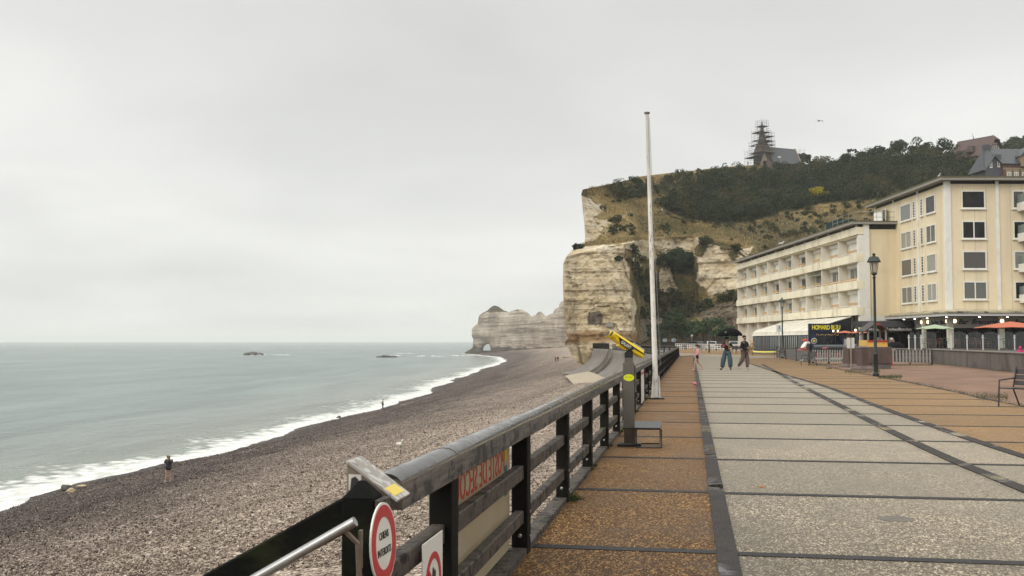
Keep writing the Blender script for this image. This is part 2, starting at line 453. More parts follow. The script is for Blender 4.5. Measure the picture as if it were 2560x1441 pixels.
# curved parabolic sea wall from the bend to the cliff foot
def apron(name, pts, zt=-.02, zb=-4.6, out=5.2, nseg=12):
    V = []; F = []; rows = nseg + 2
    segs = []
    for a, b in zip(pts[:-1], pts[1:]):
        n_ = max(2, int((b - a).length / 2)); segs += [a.lerp(b, i / n_) for i in range(n_)]
    segs.append(pts[-1])
    for i, p in enumerate(segs):
        d = (segs[min(i+1, len(segs)-1)] - segs[max(i-1, 0)]).normalized(); o_ = Vector((-d.y, d.x, 0))
        for j in range(nseg + 1):
            a = (math.pi / 2) * j / nseg
            x = out * (1 - math.cos(a)) ** 1.0; z = zt + (zb - zt) * math.sin(a)
            V.append(p + o_ * (x * 1.0) + Vector((0, 0, z)))
        V.append(p - o_ * .6 + Vector((0, 0, zt)))
    for i in range(len(segs) - 1):
        for j in range(rows - 1):
            if j == nseg: continue
            F.append((i*rows+j, i*rows+j+1, (i+1)*rows+j+1, (i+1)*rows+j))
        F.append((i*rows + nseg + 1, i*rows, (i+1)*rows, (i+1)*rows + nseg + 1))
    return np_mesh(name, [tuple(v) for v in V], F, M_conc, smooth=True)
w = apron('sea_wall', [EDGE[0], EDGE[1], EDGE[2], EDGE[3].lerp(EDGE[2], .06)]); tag(w, kind='structure')
w2 = apron('sea_wall', [EDGE[3].lerp(EDGE[4], .18), EDGE[4]], zt=.1, out=6.5); tag(w2, kind='structure')
# recess between the two curved faces: stair slot with straight cheeks
mb = MB(); a_, b_ = EDGE[3].lerp(EDGE[2], .06), EDGE[3].lerp(EDGE[4], .18)
dd = (b_ - a_).normalized(); oo = Vector((-dd.y, dd.x, 0))
prof = [(0, -.02), (0, -5), (6.5, -5), (5.2, -4.4), (3.6, -4.0), (2.0, -3.0), (1.0, -1.9), (.4, -.9)]
for p in (a_, b_):
    mb.prism([p + oo * x + Vector((0, 0, z)) for x, z in prof], dd * -.3, dd * .3)
mb.prism([a_ + oo * .02, b_ + oo * .02, b_ + oo * .02 + Vector((0, 0, -5)), a_ + oo * .02 + Vector((0, 0, -5))], oo * -.5, oo * 0)
tag(mb.build('sea_wall_buttress', M_conc), kind='structure')
# sloping slab of sandy concrete at the foot of the curved wall
slab = [P(1700, 985, 95), P(1610, 958, 98), P(1560, 950, 100), P(1500, 928, 128), P(1462, 916, 158), P(1447, 911, 182), P(1500, 905, 178), P(1560, 905, 150), P(1640, 920, 112)]
slab = [EDGE[0] + Vector((-1, -4, -4.6)), EDGE[0] + Vector((-7.5, 2, -4.7))] + []
pts_top = []; pts_bot = []
for i, p in enumerate([EDGE[0] + Vector((0, -6, 0)), EDGE[1], EDGE[2], EDGE[3], EDGE[3].lerp(EDGE[4], .3)]):
    nx = -1.0
    pts_top.append(p + Vector((-3.4, -2.0, -3.9))); pts_bot.append(p + Vector((-9.5 + i * .45, -5, -4.55)))
mb = MB(); n_ = len(pts_top)
mb.add(pts_top + pts_bot, [(i, i + 1, n_ + i + 1, n_ + i) for i in range(n_ - 1)])
tag(mb.build('wall_foot_slab', M_slab), kind='structure')

# ------------------------------------------------------------------ shoreline and beach
sh = [(x, y) for x, y in ((-700, 1480), (0, 1268), (300, 1185), (500, 1143), (690, 1098), (850, 1049), (960, 1020), (1060, 984), (1150, 946), (1210, 924), (1268, 905), (1257, 894))]
shT = []; shS = []
for x, y in sh:
    g_ = G(x, y, WL); a, b = to_ts(g_.x, g_.y); shT.append(a); shS.append(-b)
shT = [-90000] + shT + [940, 1010, 1100, 90000]; shS = [shS[0]] + shS + [205, 60, -400, -400]
o_ = np.argsort(shT); shT = np.array(shT)[o_]; shS = np.array(shS)[o_]
def s0(t):
    k = np.array([np.interp(t + dt, shT, shS) for dt in (-14, -7, 0, 7, 14)]).mean(0)
    return k + .7 * np.sin(t * .11) + .55 * np.sin(t * .047 + 1.3) + .35 * np.sin(t * .31 + .4)
def ztop(t): return np.interp(t, [-50, 60, 110, 230, 330, 500, 650, 900], [-2.9, -3.1, -3.7, -3.2, -2.2, -.9, .3, .3])
def pexp(t): return np.interp(t, [0, 200, 400, 800], [1.35, 1.6, 2.2, 3.2])
def zbeach(t, sp):
    k = s0(t); f = np.clip(sp, 0, None) / k
    z = ztop(t) + (WL - ztop(t)) * f ** pexp(t)
    return np.where(f > 1, WL - (sp - k) * .14, z)
def fractal_np(x, y, sc, oct=3):
    return np.array([noise.fractal(Vector((a * sc, b * sc, 0)), 1.0, 2.0, oct) for a, b in zip(x, y)])
def zridge(T, SP): return np.where(SP > 0, .10 * fractal_np(T, SP * 2.2, .16) + .06 * fractal_np(T, SP, .5, 2) + .10 * np.sin(SP * .55 + .8 * np.sin(T * .05)) * np.clip(SP / 6, 0, 1), 0)
tt = np.concatenate([np.arange(-30, 110, 1.2), np.arange(110, 330, 2.5), np.arange(330, 960, 6)])
uu = np.linspace(0, 1, 110)
T = np.repeat(tt, len(uu) + 1)
SPm = np.concatenate([np.full((len(tt), 1), -4.0), uu[None, :] * (s0(tt)[:, None] + 14)], axis=1)
SP = SPm.ravel(); Z = zbeach(T, SP)
Z = Z + zridge(T, SP)
X = F0.x + DV.x * T - NV.x * SP; Y = F0.y + DV.y * T - NV.y * SP
nr = len(uu) + 1
I = np.arange((len(tt) - 1) * nr).reshape(len(tt) - 1, nr)[:, :-1].ravel()
F = np.stack([I, I + 1, I + nr + 1, I + nr], 1)
q = NT('shingle'); v = q.geo.outputs['Position']
zz = q.n('ShaderNodeSeparateXYZ', {0: v}).outputs[2]
vo = q.n('ShaderNodeTexVoronoi', {'Vector': v, 'Scale': 13.0}); vo2 = q.n('ShaderNodeTexVoronoi', {'Vector': v, 'Scale': 6.5})
c1 = q.n('ShaderNodeSeparateColor', {0: vo.outputs['Color']}).outputs[0]; c2 = q.n('ShaderNodeSeparateColor', {0: vo2.outputs['Color']}).outputs[2]
f = q.math('MULTIPLY_ADD', c1, .55, q.math('MULTIPLY_ADD', c2, .28, q.math('MULTIPLY', q.noise(v, .8, 5, .65), .3)))
dry = q.ramp(f, [(.25, (.058, .044, .035)), (.45, (.20, .157, .125)), (.68, (.37, .297, .240)), (.9, (.66, .56, .46))])
wet = q.ramp(f, [(.25, (.014, .011, .0103)), (.45, (.053, .042, .038)), (.68, (.112, .089, .080)), (.9, (.33, .275, .235))])
zn = q.math('MULTIPLY_ADD', q.math('SUBTRACT', q.noise(v, .12, 4, .6), .5), 2.2, zz)
k = q.n('ShaderNodeMapRange', {0: zn, 1: -7.2, 2: -3.8}).outputs[0]
c = q.mix(k, wet, dry)
rd = q.n('ShaderNodeCombineXYZ', {0: q.math('MULTIPLY', q.attr('sp'), .42), 1: q.math('MULTIPLY', q.attr('al'), .012)}).outputs[0]
rdg = q.noise(rd, 1.0, 5, .62, .5)
c = q.mix(1.0, c, q.ramp(rdg, [(.34, .74), (.66, 1.22)]), 'MULTIPLY')
wr = q.ramp(q.math('ABSOLUTE', q.math('SUBTRACT', q.math('MULTIPLY_ADD', rdg, 1.6, zn), -6.6)), [(.03, .6), (.16, 0)])
c = q.mix(q.math('MULTIPLY', wr, q.ramp(q.noise(v, 1.4, 4, .7), [(.42, 0), (.6, 1)])), c, (.022, .018, .014))
sog = q.n('ShaderNodeMapRange', {0: zn, 1: -9.7, 2: -8.9}).outputs[0]
c = q.mix(q.math('SUBTRACT', 1, sog), c, q.mix(.35, c, (.022, .019, .02)))
rg = q.n('ShaderNodeMapRange', {0: zn, 1: -9.9, 2: -9.4, 3: .5, 4: .85}).outputs[0]
h = q.math('MULTIPLY_ADD', vo2.outputs['Distance'], -.8, q.math('MULTIPLY', vo.outputs['Distance'], -.5))
M_shingle = q.fin(c, rg, q.bump(h, .9, .12), 0, .08)
bo = np_mesh('beach', np.stack([X, Y, Z], 1), F, M_shingle, smooth=True, attrs={'sp': SP, 'al': T}); tag(bo, kind='structure')
def on_beach(px, py):
    """where the sight line meets the shingle"""
    r = ray(px, py); lo, hi = 15.0, 1200.0
    for d in np.arange(15, 1200, .5):
        p = EYE + r * (d / r.y); a, b = to_ts(p.x, p.y)
        if p.z <= float(zbeach(np.array([a]), np.array([-b]))[0]): return p
    return P(px, py, 600)

# real flint pebbles over the nearer shingle, more than anyone could count
rq = np.random.default_rng(3)
def pebbles(n, ta, tb, r0, r1, spa=.5):
    T_ = ta * (tb / ta) ** (rq.random(n) ** 1.35); K_ = s0(T_); S_ = spa + (K_ - spa - .2) * rq.random(n)
    Z_ = zbeach(T_, S_) + zridge(T_, S_); r = (r0 + (r1 - r0) * rq.random(n) ** 3)
    c = np.stack([F0.x + DV.x * T_ - NV.x * S_, F0.y + DV.y * T_ - NV.y * S_, Z_ + r * .15 + .04 * rq.normal(size=n)], 1)
    ang = rq.uniform(0, 2 * np.pi, n); ca, sa = np.cos(ang), np.sin(ang)
    base = np.array([(1,0,0),(0,1,0),(-1,0,0),(0,-1,0),(0,0,1),(0,0,-1)], float)[None] * np.stack([r * rq.uniform(.8, 1.35, n), r * rq.uniform(.6, 1.0, n), r * rq.uniform(.5, .95, n)], 1)[:, None, :]
    base += rq.normal(size=base.shape) * (r * .12)[:, None, None]
    V = np.stack([base[..., 0] * ca[:, None] - base[..., 1] * sa[:, None], base[..., 0] * sa[:, None] + base[..., 1] * ca[:, None], base[..., 2]], 2) + c[:, None, :]
    f = np.array([(0,1,4),(1,2,4),(2,3,4),(3,0,4),(1,0,5),(2,1,5),(3,2,5),(0,3,5)])
    return V.reshape(-1, 3), (f[None] + 6 * np.arange(n)[:, None, None]).reshape(-1, 3)
V1, F1 = pebbles(280000, 16, 210, .022, .052); V2_, F2_ = pebbles(6000, 14, 160, .05, .10)
q = NT('beach_pebbles'); ri = q.geo.outputs['Random Per Island']; v = q.geo.outputs['Position']; zz = q.n('ShaderNodeSeparateXYZ', {0: v}).outputs[2]
pd = q.ramp(ri, [(0, (.050, .039, .033)), (.35, (.21, .165, .132)), (.7, (.37, .297, .24)), (.93, (.48, .395, .32)), (1, (.68, .59, .50))])
pw2 = q.ramp(ri, [(0, (.014, .011, .0105)), (.35, (.055, .044, .040)), (.7, (.108, .087, .078)), (.93, (.21, .17, .145)), (1, (.48, .41, .34))])
zn = q.math('MULTIPLY_ADD', q.math('SUBTRACT', q.noise(v, .12, 4, .6), .5), 2.2, zz)
M_stone = q.fin(q.mix(q.n('ShaderNodeMapRange', {0: zn, 1: -7.2, 2: -3.8}).outputs[0], pw2, pd), .7, None, 0, .12)
tag(np_mesh('shingle_stones', np.concatenate([V1, V2_]), np.concatenate([F1, F2_ + len(V1)]), M_stone, smooth=True), kind='stuff', label='loose flint pebbles lying over the shingle beach')

# ------------------------------------------------------------------ sea
offs = np.concatenate([np.arange(-9, 34, .8), [36, 39, 43, 48, 55, 65, 80, 100, 130, 170, 230, 320, 450, 650, 950, 1500, 2500, 4500, 7500, 14000, 34000]])
tt = np.concatenate([[-20000, -6000, -2600, -900, -300, -120], np.arange(-50, 130, 1.0), np.arange(130, 400, 2.5), np.arange(400, 980, 8), [990, 1010, 1040, 1080, 1150, 1300, 1600, 2200, 3200, 5000, 7500, 14000, 36000]])
T = np.repeat(tt, len(offs)); O = np.tile(offs, len(tt)); SP = s0(T) + O
X = F0.x + DV.x * T - NV.x * SP; Y = F0.y + DV.y * T - NV.y * SP
near = np.exp(-np.clip(T - 60, 0, None) / 260) * np.exp(-np.clip(O, 0, None) / 300) * (T > -60)
Zw = WL + near * (.16 * fractal_np(T * .45, SP, .16) + .07 * fractal_np(T, SP, .5, 2))
Zw += near * .32 * np.exp(-((O - 13 - 3 * np.sin(T * .09)) / 2.6) ** 2) * (.5 + .5 * np.sin(T * .07 + 2))    # a low breaker
n_ = len(offs); I = np.arange((len(tt) - 1) * n_).reshape(len(tt) - 1, n_)[:, :-1].ravel()
F = np.stack([I, I + 1, I + n_ + 1, I + n_], 1)
q = NT('sea_water'); v = q.geo.outputs['Position']; off = q.attr('off')
wob = q.noise(v, .085, 5, .62, .5); fine = q.noise(q.map(v, (1, .55, 1), rot=(0, 0, .25)), .9, 6, .72, .8)
lace = q.n('ShaderNodeTexVoronoi', {'Vector': q.map(v, (1, 1, 1)), 'Scale': .75, 'Smoothness': .6}, feature='SMOOTH_F1').outputs['Distance']
wid = q.math('MULTIPLY_ADD', wob, 38.0, -5.5)                     # foam belt width in metres
edge = q.math('DIVIDE', off, wid)
cov = q.n('ShaderNodeMapRange', {0: edge, 1: .15, 2: 1.25, 3: 1.02, 4: -.15}).outputs[0]
tex = q.math('MULTIPLY_ADD', fine, .75, q.math('MULTIPLY', lace, .55))
foam = q.n('ShaderNodeMapRange', {0: q.math('SUBTRACT', cov, tex), 1: -.03, 2: .34}, interpolation_type='SMOOTHSTEP').outputs[0]
deep = q.ramp(q.noise(q.map(v, (1, .35, 1)), .03, 4, .55), [(.35, (.082, .122, .114)), (.65, (.124, .170, .157))])
mid = q.n('ShaderNodeMapRange', {0: off, 1: 2.0, 2: 45.0}).outputs[0]
wc = q.mix(mid, (.17, .19, .16), deep)
fc = q.mix(q.ramp(fine, [(.3, .0), (.6, 1.0)]), (.40, .405, .375), (.80, .80, .77))
swv = q.n('ShaderNodeCombineXYZ', {0: q.math('MULTIPLY', off, .085), 1: q.math('MULTIPLY', q.attr('al'), .010)}).outputs[0]
swl = q.noise(swv, 1.0, 4, .6, .6)
wc = q.mix(1.0, wc, q.ramp(swl, [(.36, .80), (.62, 1.15)]), 'MULTIPLY')
c = q.mix(foam, wc, fc)
r = q.mix(foam, .27, .75)
va = q.map(v, (1, .42, 1), rot=(0, 0, .3))
hh = q.math('MULTIPLY_ADD', q.noise(va, .45, 4, .6, .3), 1.0, q.math('MULTIPLY', q.noise(va, 2.2, 3, .6), .35))
hh = q.math('MULTIPLY_ADD', swl, 1.6, hh)
M_sea = q.fin(c, r, q.bump(hh, .75, .7), 0, .5)
M_sea.node_tree.nodes['Principled BSDF'].inputs['IOR'].default_value = 1.33
tag(np_mesh('sea', np.stack([X, Y, Zw], 1), F, M_sea, smooth=True, attrs={'off': O, 'al': T}), kind='structure')
# deep floor of the world below the sea, out to the horizon
# ================================================================== CLIFF AND HILL
COLS = [  # column -> profile of (image row, distance): base, foot of face, mid face, rim, shelf, slope, upper slope, ridge
 (1408, (912,213),(850,213),(740,215),(642,219),(622,228),(608,240),(540,246),(474,252)),
 (1440, (912,214),(850,214),(740,217),(632,221),(617,228),(604,240),(540,248),(468,264)),
 (1490, (910,210),(850,212),(740,216),(618,221),(608,228),(596,240),(545,254),(459,276)),
 (1550, (905,208),(850,211),(740,216),(610,222),(600,228),(588,240),(540,258),(450,300)),
 (1578, (900,209),(850,212),(740,218),(606,226),(598,232),(586,244),(540,262),(445,310)),
 (1592, (896,213),(835,218),(750,226),(603,240),(597,244),(585,252),(538,267),(443,315)),
 (1600, (893,218),(825,226),(740,238),(602,250),(596,253),(584,258),(538,270),(442,318)),
 (1630, (890,228),(820,236),(740,252),(598,258),(592,261),(580,265),(535,276),(438,325)),
 (1690, (885,230),(800,240),(735,256),(593,263),(588,265),(577,269),(530,282),(431,340)),
 (1732, (880,230),(800,240),(740,254),(593,261),(588,263),(578,268),(530,284),(427,350)),
 (1746, (880,230),(800,238),(748,245),(600,250),(594,254),(582,262),(530,284),(425,352)),
 (1800, (880,228),(790,234),(738,239),(616,246),(607,250),(592,260),(535,288),(419,360)),
 (1845, (880,226),(770,231),(722,236),(626,246),(614,252),(598,262),(540,292),(415,370)),
 (1880, (880,224),(760,232),(700,238),(620,248),(608,254),(594,264),(540,296),(414,380)),
 (1930, (880,224),(780,232),(700,240),(640,248),(610,256),(590,266),(535,300),(414,395)),
 (2000, (880,224),(780,232),(700,240),(640,250),(610,258),(585,268),(525,305),(412,402)),
 (2100, (880,224),(780,232),(700,240),(640,250),(610,258),(585,268),(520,300),(410,395)),
 (2200, (880,224),(780,232),(700,240),(640,250),(610,258),(580,268),(510,296),(394,380)),
 (2300, (880,224),(780,232),(700,240),(640,250),(610,258),(580,268),(505,292),(384,370)),
 (2420, (880,224),(780,232),(700,240),(640,250),(610,258),(580,268),(505,290),(392,355)),
 (2520, (880,224),(780,232),(700,240),(640,250),(610,258),(580,268),(505,285),(402,345)),
 (2700, (880,230),(780,235),(700,240),(640,250),(610,258),(580,268),(505,285),(390,350)),
 (3100, (880,240),(780,245),(700,250),(640,258),(610,264),(580,272),(505,290),(380,350)),
]
SIL = [(930,1447),(912,1446),(905,1440),(893,1432),(882,1427),(872,1422),(862,1411),(856,1412),(846,1421),(832,1413),(800,1411),(760,1409),(700,1407),(660,1408),(640,1417),(625,1432),(616,1442),(609,1460),(598,1463),(560,1461),(530,1457),(500,1455),(486,1453),(476,1456),(468,1464),(460,1478),(440,1500)]
SILy = np.array([a for a, _ in SIL][::-1], float); SILx = np.array([b for _, b in SIL][::-1], float)
cc = np.array([c[0] for c in COLS], float)
py_t = np.array([[r[0] for r in c[1:]] for c in COLS], float); d_t = np.array([[r[1] for r in c[1:]] for c in COLS], float)
cols = np.concatenate([np.arange(1408, 1960, 3.0), np.arange(1960, 3100, 7.0)])
sub = [14, 40, 46, 5, 5, 18, 26]
rowt = np.concatenate([np.linspace(i, i + 1, n, endpoint=False) for i, n in enumerate(sub)] + [[7.0]])
NR = len(rowt); NC = len(cols)
A = np.stack([np.interp(cols, cc, py_t[:, i]) for i in range(8)], 1); Dm = np.stack([np.interp(cols, cc, d_t[:, i]) for i in range(8)], 1)
PY = np.stack([np.interp(rowt, np.arange(8), A[i]) for i in range(NC)]); DD = np.stack([np.interp(rowt, np.arange(8), Dm[i]) for i in range(NC)])
sil = np.interp(PY, SILy, SILx)
PXs = np.where(cols[:, None] < 1600, sil + (cols[:, None] - 1408) * (1600 - sil) / 192.0, np.repeat(cols[:, None], NR, 1))
def inpoly(x, y, poly):
    r = np.zeros(x.shape, bool); n = len(poly)
    for i in range(n):
        x0, y0 = poly[i]; x1, y1 = poly[(i + 1) % n]
        c_ = ((y0 > y) != (y1 > y)) & (x < (x1 - x0) * (y - y0) / (y1 - y0 + 1e-9) + x0); r ^= c_
    return r
def nz(a, b, c, sc): return noise.noise(Vector((a * sc, b * sc, c * sc)))
jx = np.array([[6 * noise.fractal(Vector((x * .045, y * .045, 3)), 1, 2, 3) for x, y in zip(rx, ry)] for rx, ry in zip(PXs, PY)])
jy = np.array([[5 * noise.fractal(Vector((x * .05, y * .05, 9)), 1, 2, 3) for x, y in zip(rx, ry)] for rx, ry in zip(PXs, PY)])
QX, QY = PXs + jx, PY + jy
CH_A = [(1390,640),(1425,630),(1460,618),(1545,611),(1562,632),(1574,690),(1580,742),(1590,758),(1588,800),(1594,840),(1588,930),(1390,930)]
CH_R = [(1540,613),(1600,600),(1650,595),(1742,592),(1752,604),(1740,646),(1722,632),(1690,622),(1655,640),(1640,655),(1612,640),(1604,650),(1606,690),(1590,684),(1576,650)]
CH_B = [(1752,603),(1800,620),(1850,626),(1886,616),(1872,640),(1852,664),(1850,722),(1792,738),(1772,748),(1764,726),(1742,704),(1746,660),(1735,640)]
CH_C = [(1648,676),(1676,668),(1682,700),(1692,720),(1690,734),(1644,732)]
CH_D = [(1440,485),(1454,486),(1484,502),(1510,516),(1506,530),(1484,545),(1532,553),(1518,580),(1474,608),(1440,618)]
RK_E = [(1735,785),(1800,762),(1850,748),(1880,860),(1800,856),(1785,820)]
RK_F = [(1600,800),(1660,790),(1690,812),(1650,842),(1600,850)]
chalk = np.zeros(QX.shape)
for pl in (CH_A, CH_R, CH_B, CH_C, CH_D): chalk = np.maximum(chalk, inpoly(QX, QY, pl).astype(float))
rock = np.maximum(inpoly(QX, QY, RK_E), inpoly(QX, QY, RK_F)).astype(float)
# bushy ledges and gullies inside the chalk
VEG = [[(1735,625),(1760,598),(1772,606),(1760,632),(1742,648)], [(1818,628),(1850,622),(1846,640),(1826,650)], [(1560,622),(1590,630),(1596,646),(1570,650)]]
for pl in VEG: chalk = np.where(inpoly(QX, QY, pl), 0, chalk)
stain = inpoly(QX * 0 + PXs + jx * .35, PY + jy * .35, [(1472,782),(1500,778),(1507,792),(1505,812),(1490,815),(1468,812),(1468,795)]).astype(float)
SCR = [[(1655,525),(1664,508),(1688,486),(1722,470),(1760,462),(1800,448),(1860,430),(1900,424),(2060,414),(2250,394),(2420,392),(2600,400),(3090,380),(3090,520),(2190,500),(2110,503),(2050,510),(1990,531),(1930,532),(1890,556),(1840,560),(1760,553),(1700,543)],
       [(1532,490),(1545,474),(1600,460),(1640,458),(1680,452),(1690,462),(1640,488),(1560,500)],
       [(1625,452),(1720,436),(1800,426),(1880,420),(1880,432),(1800,448),(1740,462),(1690,462)],
       [(1640,660),(1660,642),(1700,636),(1736,650),(1738,690),(1710,690),(1680,672)],
       [(1600,740),(1640,742),(1690,745),(1740,750),(1760,760),(1800,745),(1845,728),(1848,750),(1790,770),(1740,790),(1690,800),(1600,800)],
       [(1566,640),(1600,652),(1604,690),(1640,700),(1645,745),(1600,745),(1588,720),(1580,680)],
       [(1830,590),(1900,560),(1960,545),(2060,545),(2120,560),(2110,620),(2060,610),(1980,610),(1900,640),(1890,615)]]
scrub = np.zeros(QX.shape); dens = np.zeros(QX.shape)
for pl, dn in zip(SCR, (1, .9, .9, .8, .5, .5, .35)):
    m_ = inpoly(QX, QY, pl); scrub = np.where(m_, 1.0 if dn > .7 else .72, scrub); dens = np.where(m_, np.maximum(dens, dn), dens)
scrub *= (1 - chalk)
# relief: strata ledges and fissures on faces, hummocks on the grass
XYZ = np.zeros((NC, NR, 3)); DISP = np.zeros((NC, NR))
for i in range(NC):
    for j in range(NR):
        px, py, d = PXs[i, j], PY[i, j], DD[i, j]
        p = P(px, py, d)
        k = chalk[i, j] + .8 * rock[i, j]
        if k > 0:
            zz_ = p.z + .2 * noise.noise(Vector((p.x * .07, p.y * .07, 1.0)))
            lay = zz_ / 1.35; li = math.floor(lay); fr = lay - li
            h0 = noise.cell(Vector((li * 1.37 + .5, 2.5, .5))); h1 = noise.cell(Vector((li * 1.37 + 1.87, 2.5, .5)))
            st_ = (h0 * (1 - max(0, (fr - .8) / .2)) + h1 * max(0, (fr - .8) / .2)) * .32
            n_ = noise.noise(Vector((p.x * .16 + p.y * .22, 0.3 * p.y * .1, p.z * .035))); fi = max(0, 1 - abs(n_) * 6.5) ** 1.5 * .9
            n2 = noise.noise(Vector((p.x * .45 + p.y * .5, 7.0, p.z * .08))); fi += max(0, 1 - abs(n2) * 5) * .35
            big = noise.fractal(Vector((p.x * .10, p.y * .08, p.z * .10)), 1, 2, 4) * .8
            blk = noise.cell(Vector((p.x * .35 + p.y * .2, p.y * .2, zz_ * .6))) * .28
            dd_ = -(st_ + big + blk) + fi + noise.fractal(p * .9, 1, 2, 3) * .4
        else: dd_ = noise.fractal(p * .11, 1, 2, 4) * .9 + noise.fractal(p * .6, 1, 2, 3) * .25
        fade = 1.0 if i > 3 else i / 4.0
        XYZ[i, j] = P(px, py, d + dd_ * fade)
        DISP[i, j] = dd_
# plateau behind the ridge and the hidden seaward flank
back = XYZ[:, -1, :].copy(); b1 = back + np.array([[6, 25, 1.0]]); b2 = back + np.array([[40, 140, -6.0]])
G3 = np.concatenate([XYZ, b1[:, None, :], b2[:, None, :]], 1)
fl = G3[0].copy(); f1 = fl + np.array([[5.5, 14, 0.0]]); f2 = fl + np.array([[40, 190, 0]])
G3 = np.concatenate([f2[None], f1[None], G3], 0)
padc = lambda a, v=0.0: np.pad(np.pad(a, ((0, 0), (0, 2)), 'edge'), ((2, 0), (0, 0)), 'edge')
NC2, NR2 = G3.shape[:2]
I = (np.arange(NC2 - 1)[:, None] * NR2 + np.arange(NR2 - 1)[None, :]).ravel()
Fh = np.stack([I, I + NR2, I + NR2 + 1, I + 1], 1)

def chalk_nodes(q, v):
    """banded chalk with flint courses, ochre beds and grey weathering"""
    b1_ = q.noise(q.map(v, (.012, .012, .42)), 1.0, 4, .6, .04)
    b2_ = q.noise(q.map(v, (.05, .05, 1.0)), 1.0, 5, .72, .06)
    pt = q.noise(v, .13, 6, .7, .3); sp = q.noise(q.map(v, (1, 1, 1.6)), .85, 5, .82)
    c = q.ramp(q.math('MULTIPLY_ADD', b1_, .35, q.math('MULTIPLY', pt, .65)), [(.34, (.34, .26, .15)), (.47, (.50, .40, .255)), (.56, (.61, .515, .36)), (.66, (.71, .635, .50))])
    gray = q.ramp(q.math('MULTIPLY_ADD', q.noise(q.map(v, (.10, .10, .05)), 1.0, 6, .72, .4), .75, q.math('MULTIPLY', b1_, .25)), [(.49, 0), (.58, .5)])
    c = q.mix(gray, c, (.27, .235, .18))
    line = q.ramp(b2_, [(.355, .62), (.42, 0)])
    c = q.mix(line, c, (.19, .15, .105))
    vs_ = q.ramp(q.noise(q.map(v, (.6, .6, .06)), 1.0, 5, .75, .4), [(.55, 0), (.68, .55)])
    c = q.mix(vs_, c, (.17, .14, .10))
    dots = q.ramp(sp, [(.33, .85), (.41, 0)])
    c = q.mix(dots, c, (.13, .105, .075))
    h = q.math('MULTIPLY_ADD', b2_, .6, q.math('MULTIPLY_ADD', sp, .5, q.math('MULTIPLY', pt, .8)))
    return c, h
q = NT('chalk_and_turf'); v = q.geo.outputs['Position']
cch, hch = chalk_nodes(q, v)
zz = q.n('ShaderNodeSeparateXYZ', {0: v}).outputs[2]
och = q.math('MULTIPLY', q.ramp(q.math('ABSOLUTE', q.math('SUBTRACT', q.math('MULTIPLY_ADD', q.noise(v, .22, 4, .6), 3.0, zz), 3.6)), [(.0, .85), (1.0, 0)]), 1.0)
och2 = q.n('ShaderNodeMapRange', {0: q.math('ABSOLUTE', q.math('SUBTRACT', q.math('MULTIPLY_ADD', q.noise(v, .3, 4, .6), 2.4, zz), 3.6)), 1: .7, 2: 1.5, 3: .8, 4: 0}).outputs[0]
cch = q.mix(och2, cch, (.235, .125, .045))
cch = q.mix(q.attr('stain'), cch, q.ramp(q.noise(q.map(v, (1, 1, .3)), .9, 4, .7), [(.35, (.075, .058, .042)), (.65, (.17, .14, .105))]))
upper = q.n('ShaderNodeMapRange', {0: zz, 1: 24.0, 2: 29.0}).outputs[0]
cch = q.mix(q.math('MULTIPLY', upper, .25), cch, q.mix(1.0, cch, (.95, 1.0, 1.12), 'MULTIPLY'))
crk = q.ramp(q.math('MULTIPLY_ADD', q.noise(v, .35, 6, .75, .6), .7, q.math('MULTIPLY', q.noise(v, 1.5, 4, .7), .3)), [(.34, (.05, .04, .028)), (.5, (.16, .125, .085)), (.66, (.33, .28, .21))])
g1 = q.noise(q.map(v, (1, 1, 1)), .06, 6, .68, .5); g2 = q.noise(v, .8, 5, .75)
gf = q.math('MULTIPLY_ADD', g1, .72, q.math('MULTIPLY', g2, .28))
cg = q.ramp(gf, [(.34, (.026, .030, .012)), (.43, (.058, .056, .022)), (.49, (.130, .096, .036)), (.56, (.235, .170, .066)), (.68, (.36, .27, .125))])
cs = q.ramp(gf, [(.36, (.018, .022, .010)), (.6, (.062, .060, .026))])
cg = q.mix(q.attr('scrub'), cg, cs)
c = q.mix(q.attr('chalk'), cg, cch); c = q.mix(q.attr('rock'), c, crk)
h = q.mix(q.attr('chalk'), g2, hch)
M_hill = q.fin(c, .9, q.bump(h, 1.0, .9), 0, .2)
hill = np_mesh('hill_and_cliff', G3.reshape(-1, 3), Fh, M_hill, smooth=False, attrs={'chalk': padc(chalk).ravel(), 'rock': padc(rock).ravel(), 'scrub': padc(scrub).ravel(), 'stain': padc(stain).ravel()})
tag(hill, kind='structure')
HB = BVHTree.FromPolygons([Vector(p) for p in G3.reshape(-1, 3)], Fh.tolist())
def terr(px, py):
    h_ = HB.ray_cast(EYE, ray(px, py).normalized()); return h_[0]
def terr_drop(x, y):
    h_ = HB.ray_cast(Vector((x, y, 200)), Vector((0, 0, -1))); return h_[0]

# second wooded hill on the far right
def mound(name, pts, d, depth, mat):
    V = []; F = []; n = 40; m = 14
    for i in range(n + 1):
        px = pts[0][0] + (pts[-1][0] - pts[0][0]) * i / n
        py = np.interp(px, [p[0] for p in pts], [p[1] for p in pts])
        top = P(px, py, d)
        for j in range(m + 1):
            a = j / m
            dx = (a - .5) * 2
            V.append((top.x, top.y + dx * depth, max(20, 20 + (top.z - 20) * (1 - dx * dx)) + .8 * fbm(Vector((px * .05, dx * 4, 2)))))
    for i in range(n):
        for j in range(m): F.append((i*(m+1)+j, (i+1)*(m+1)+j, (i+1)*(m+1)+j+1, i*(m+1)+j+1))
    return np_mesh(name, V, F, mat, smooth=True, attrs={'scrub': np.ones(len(V))})
far = mound('far_hill', [(2380, 420), (2460, 392), (2510, 368), (2560, 345), (2700, 310), (3000, 300)], 520, 90, M_hill); tag(far, kind='structure')

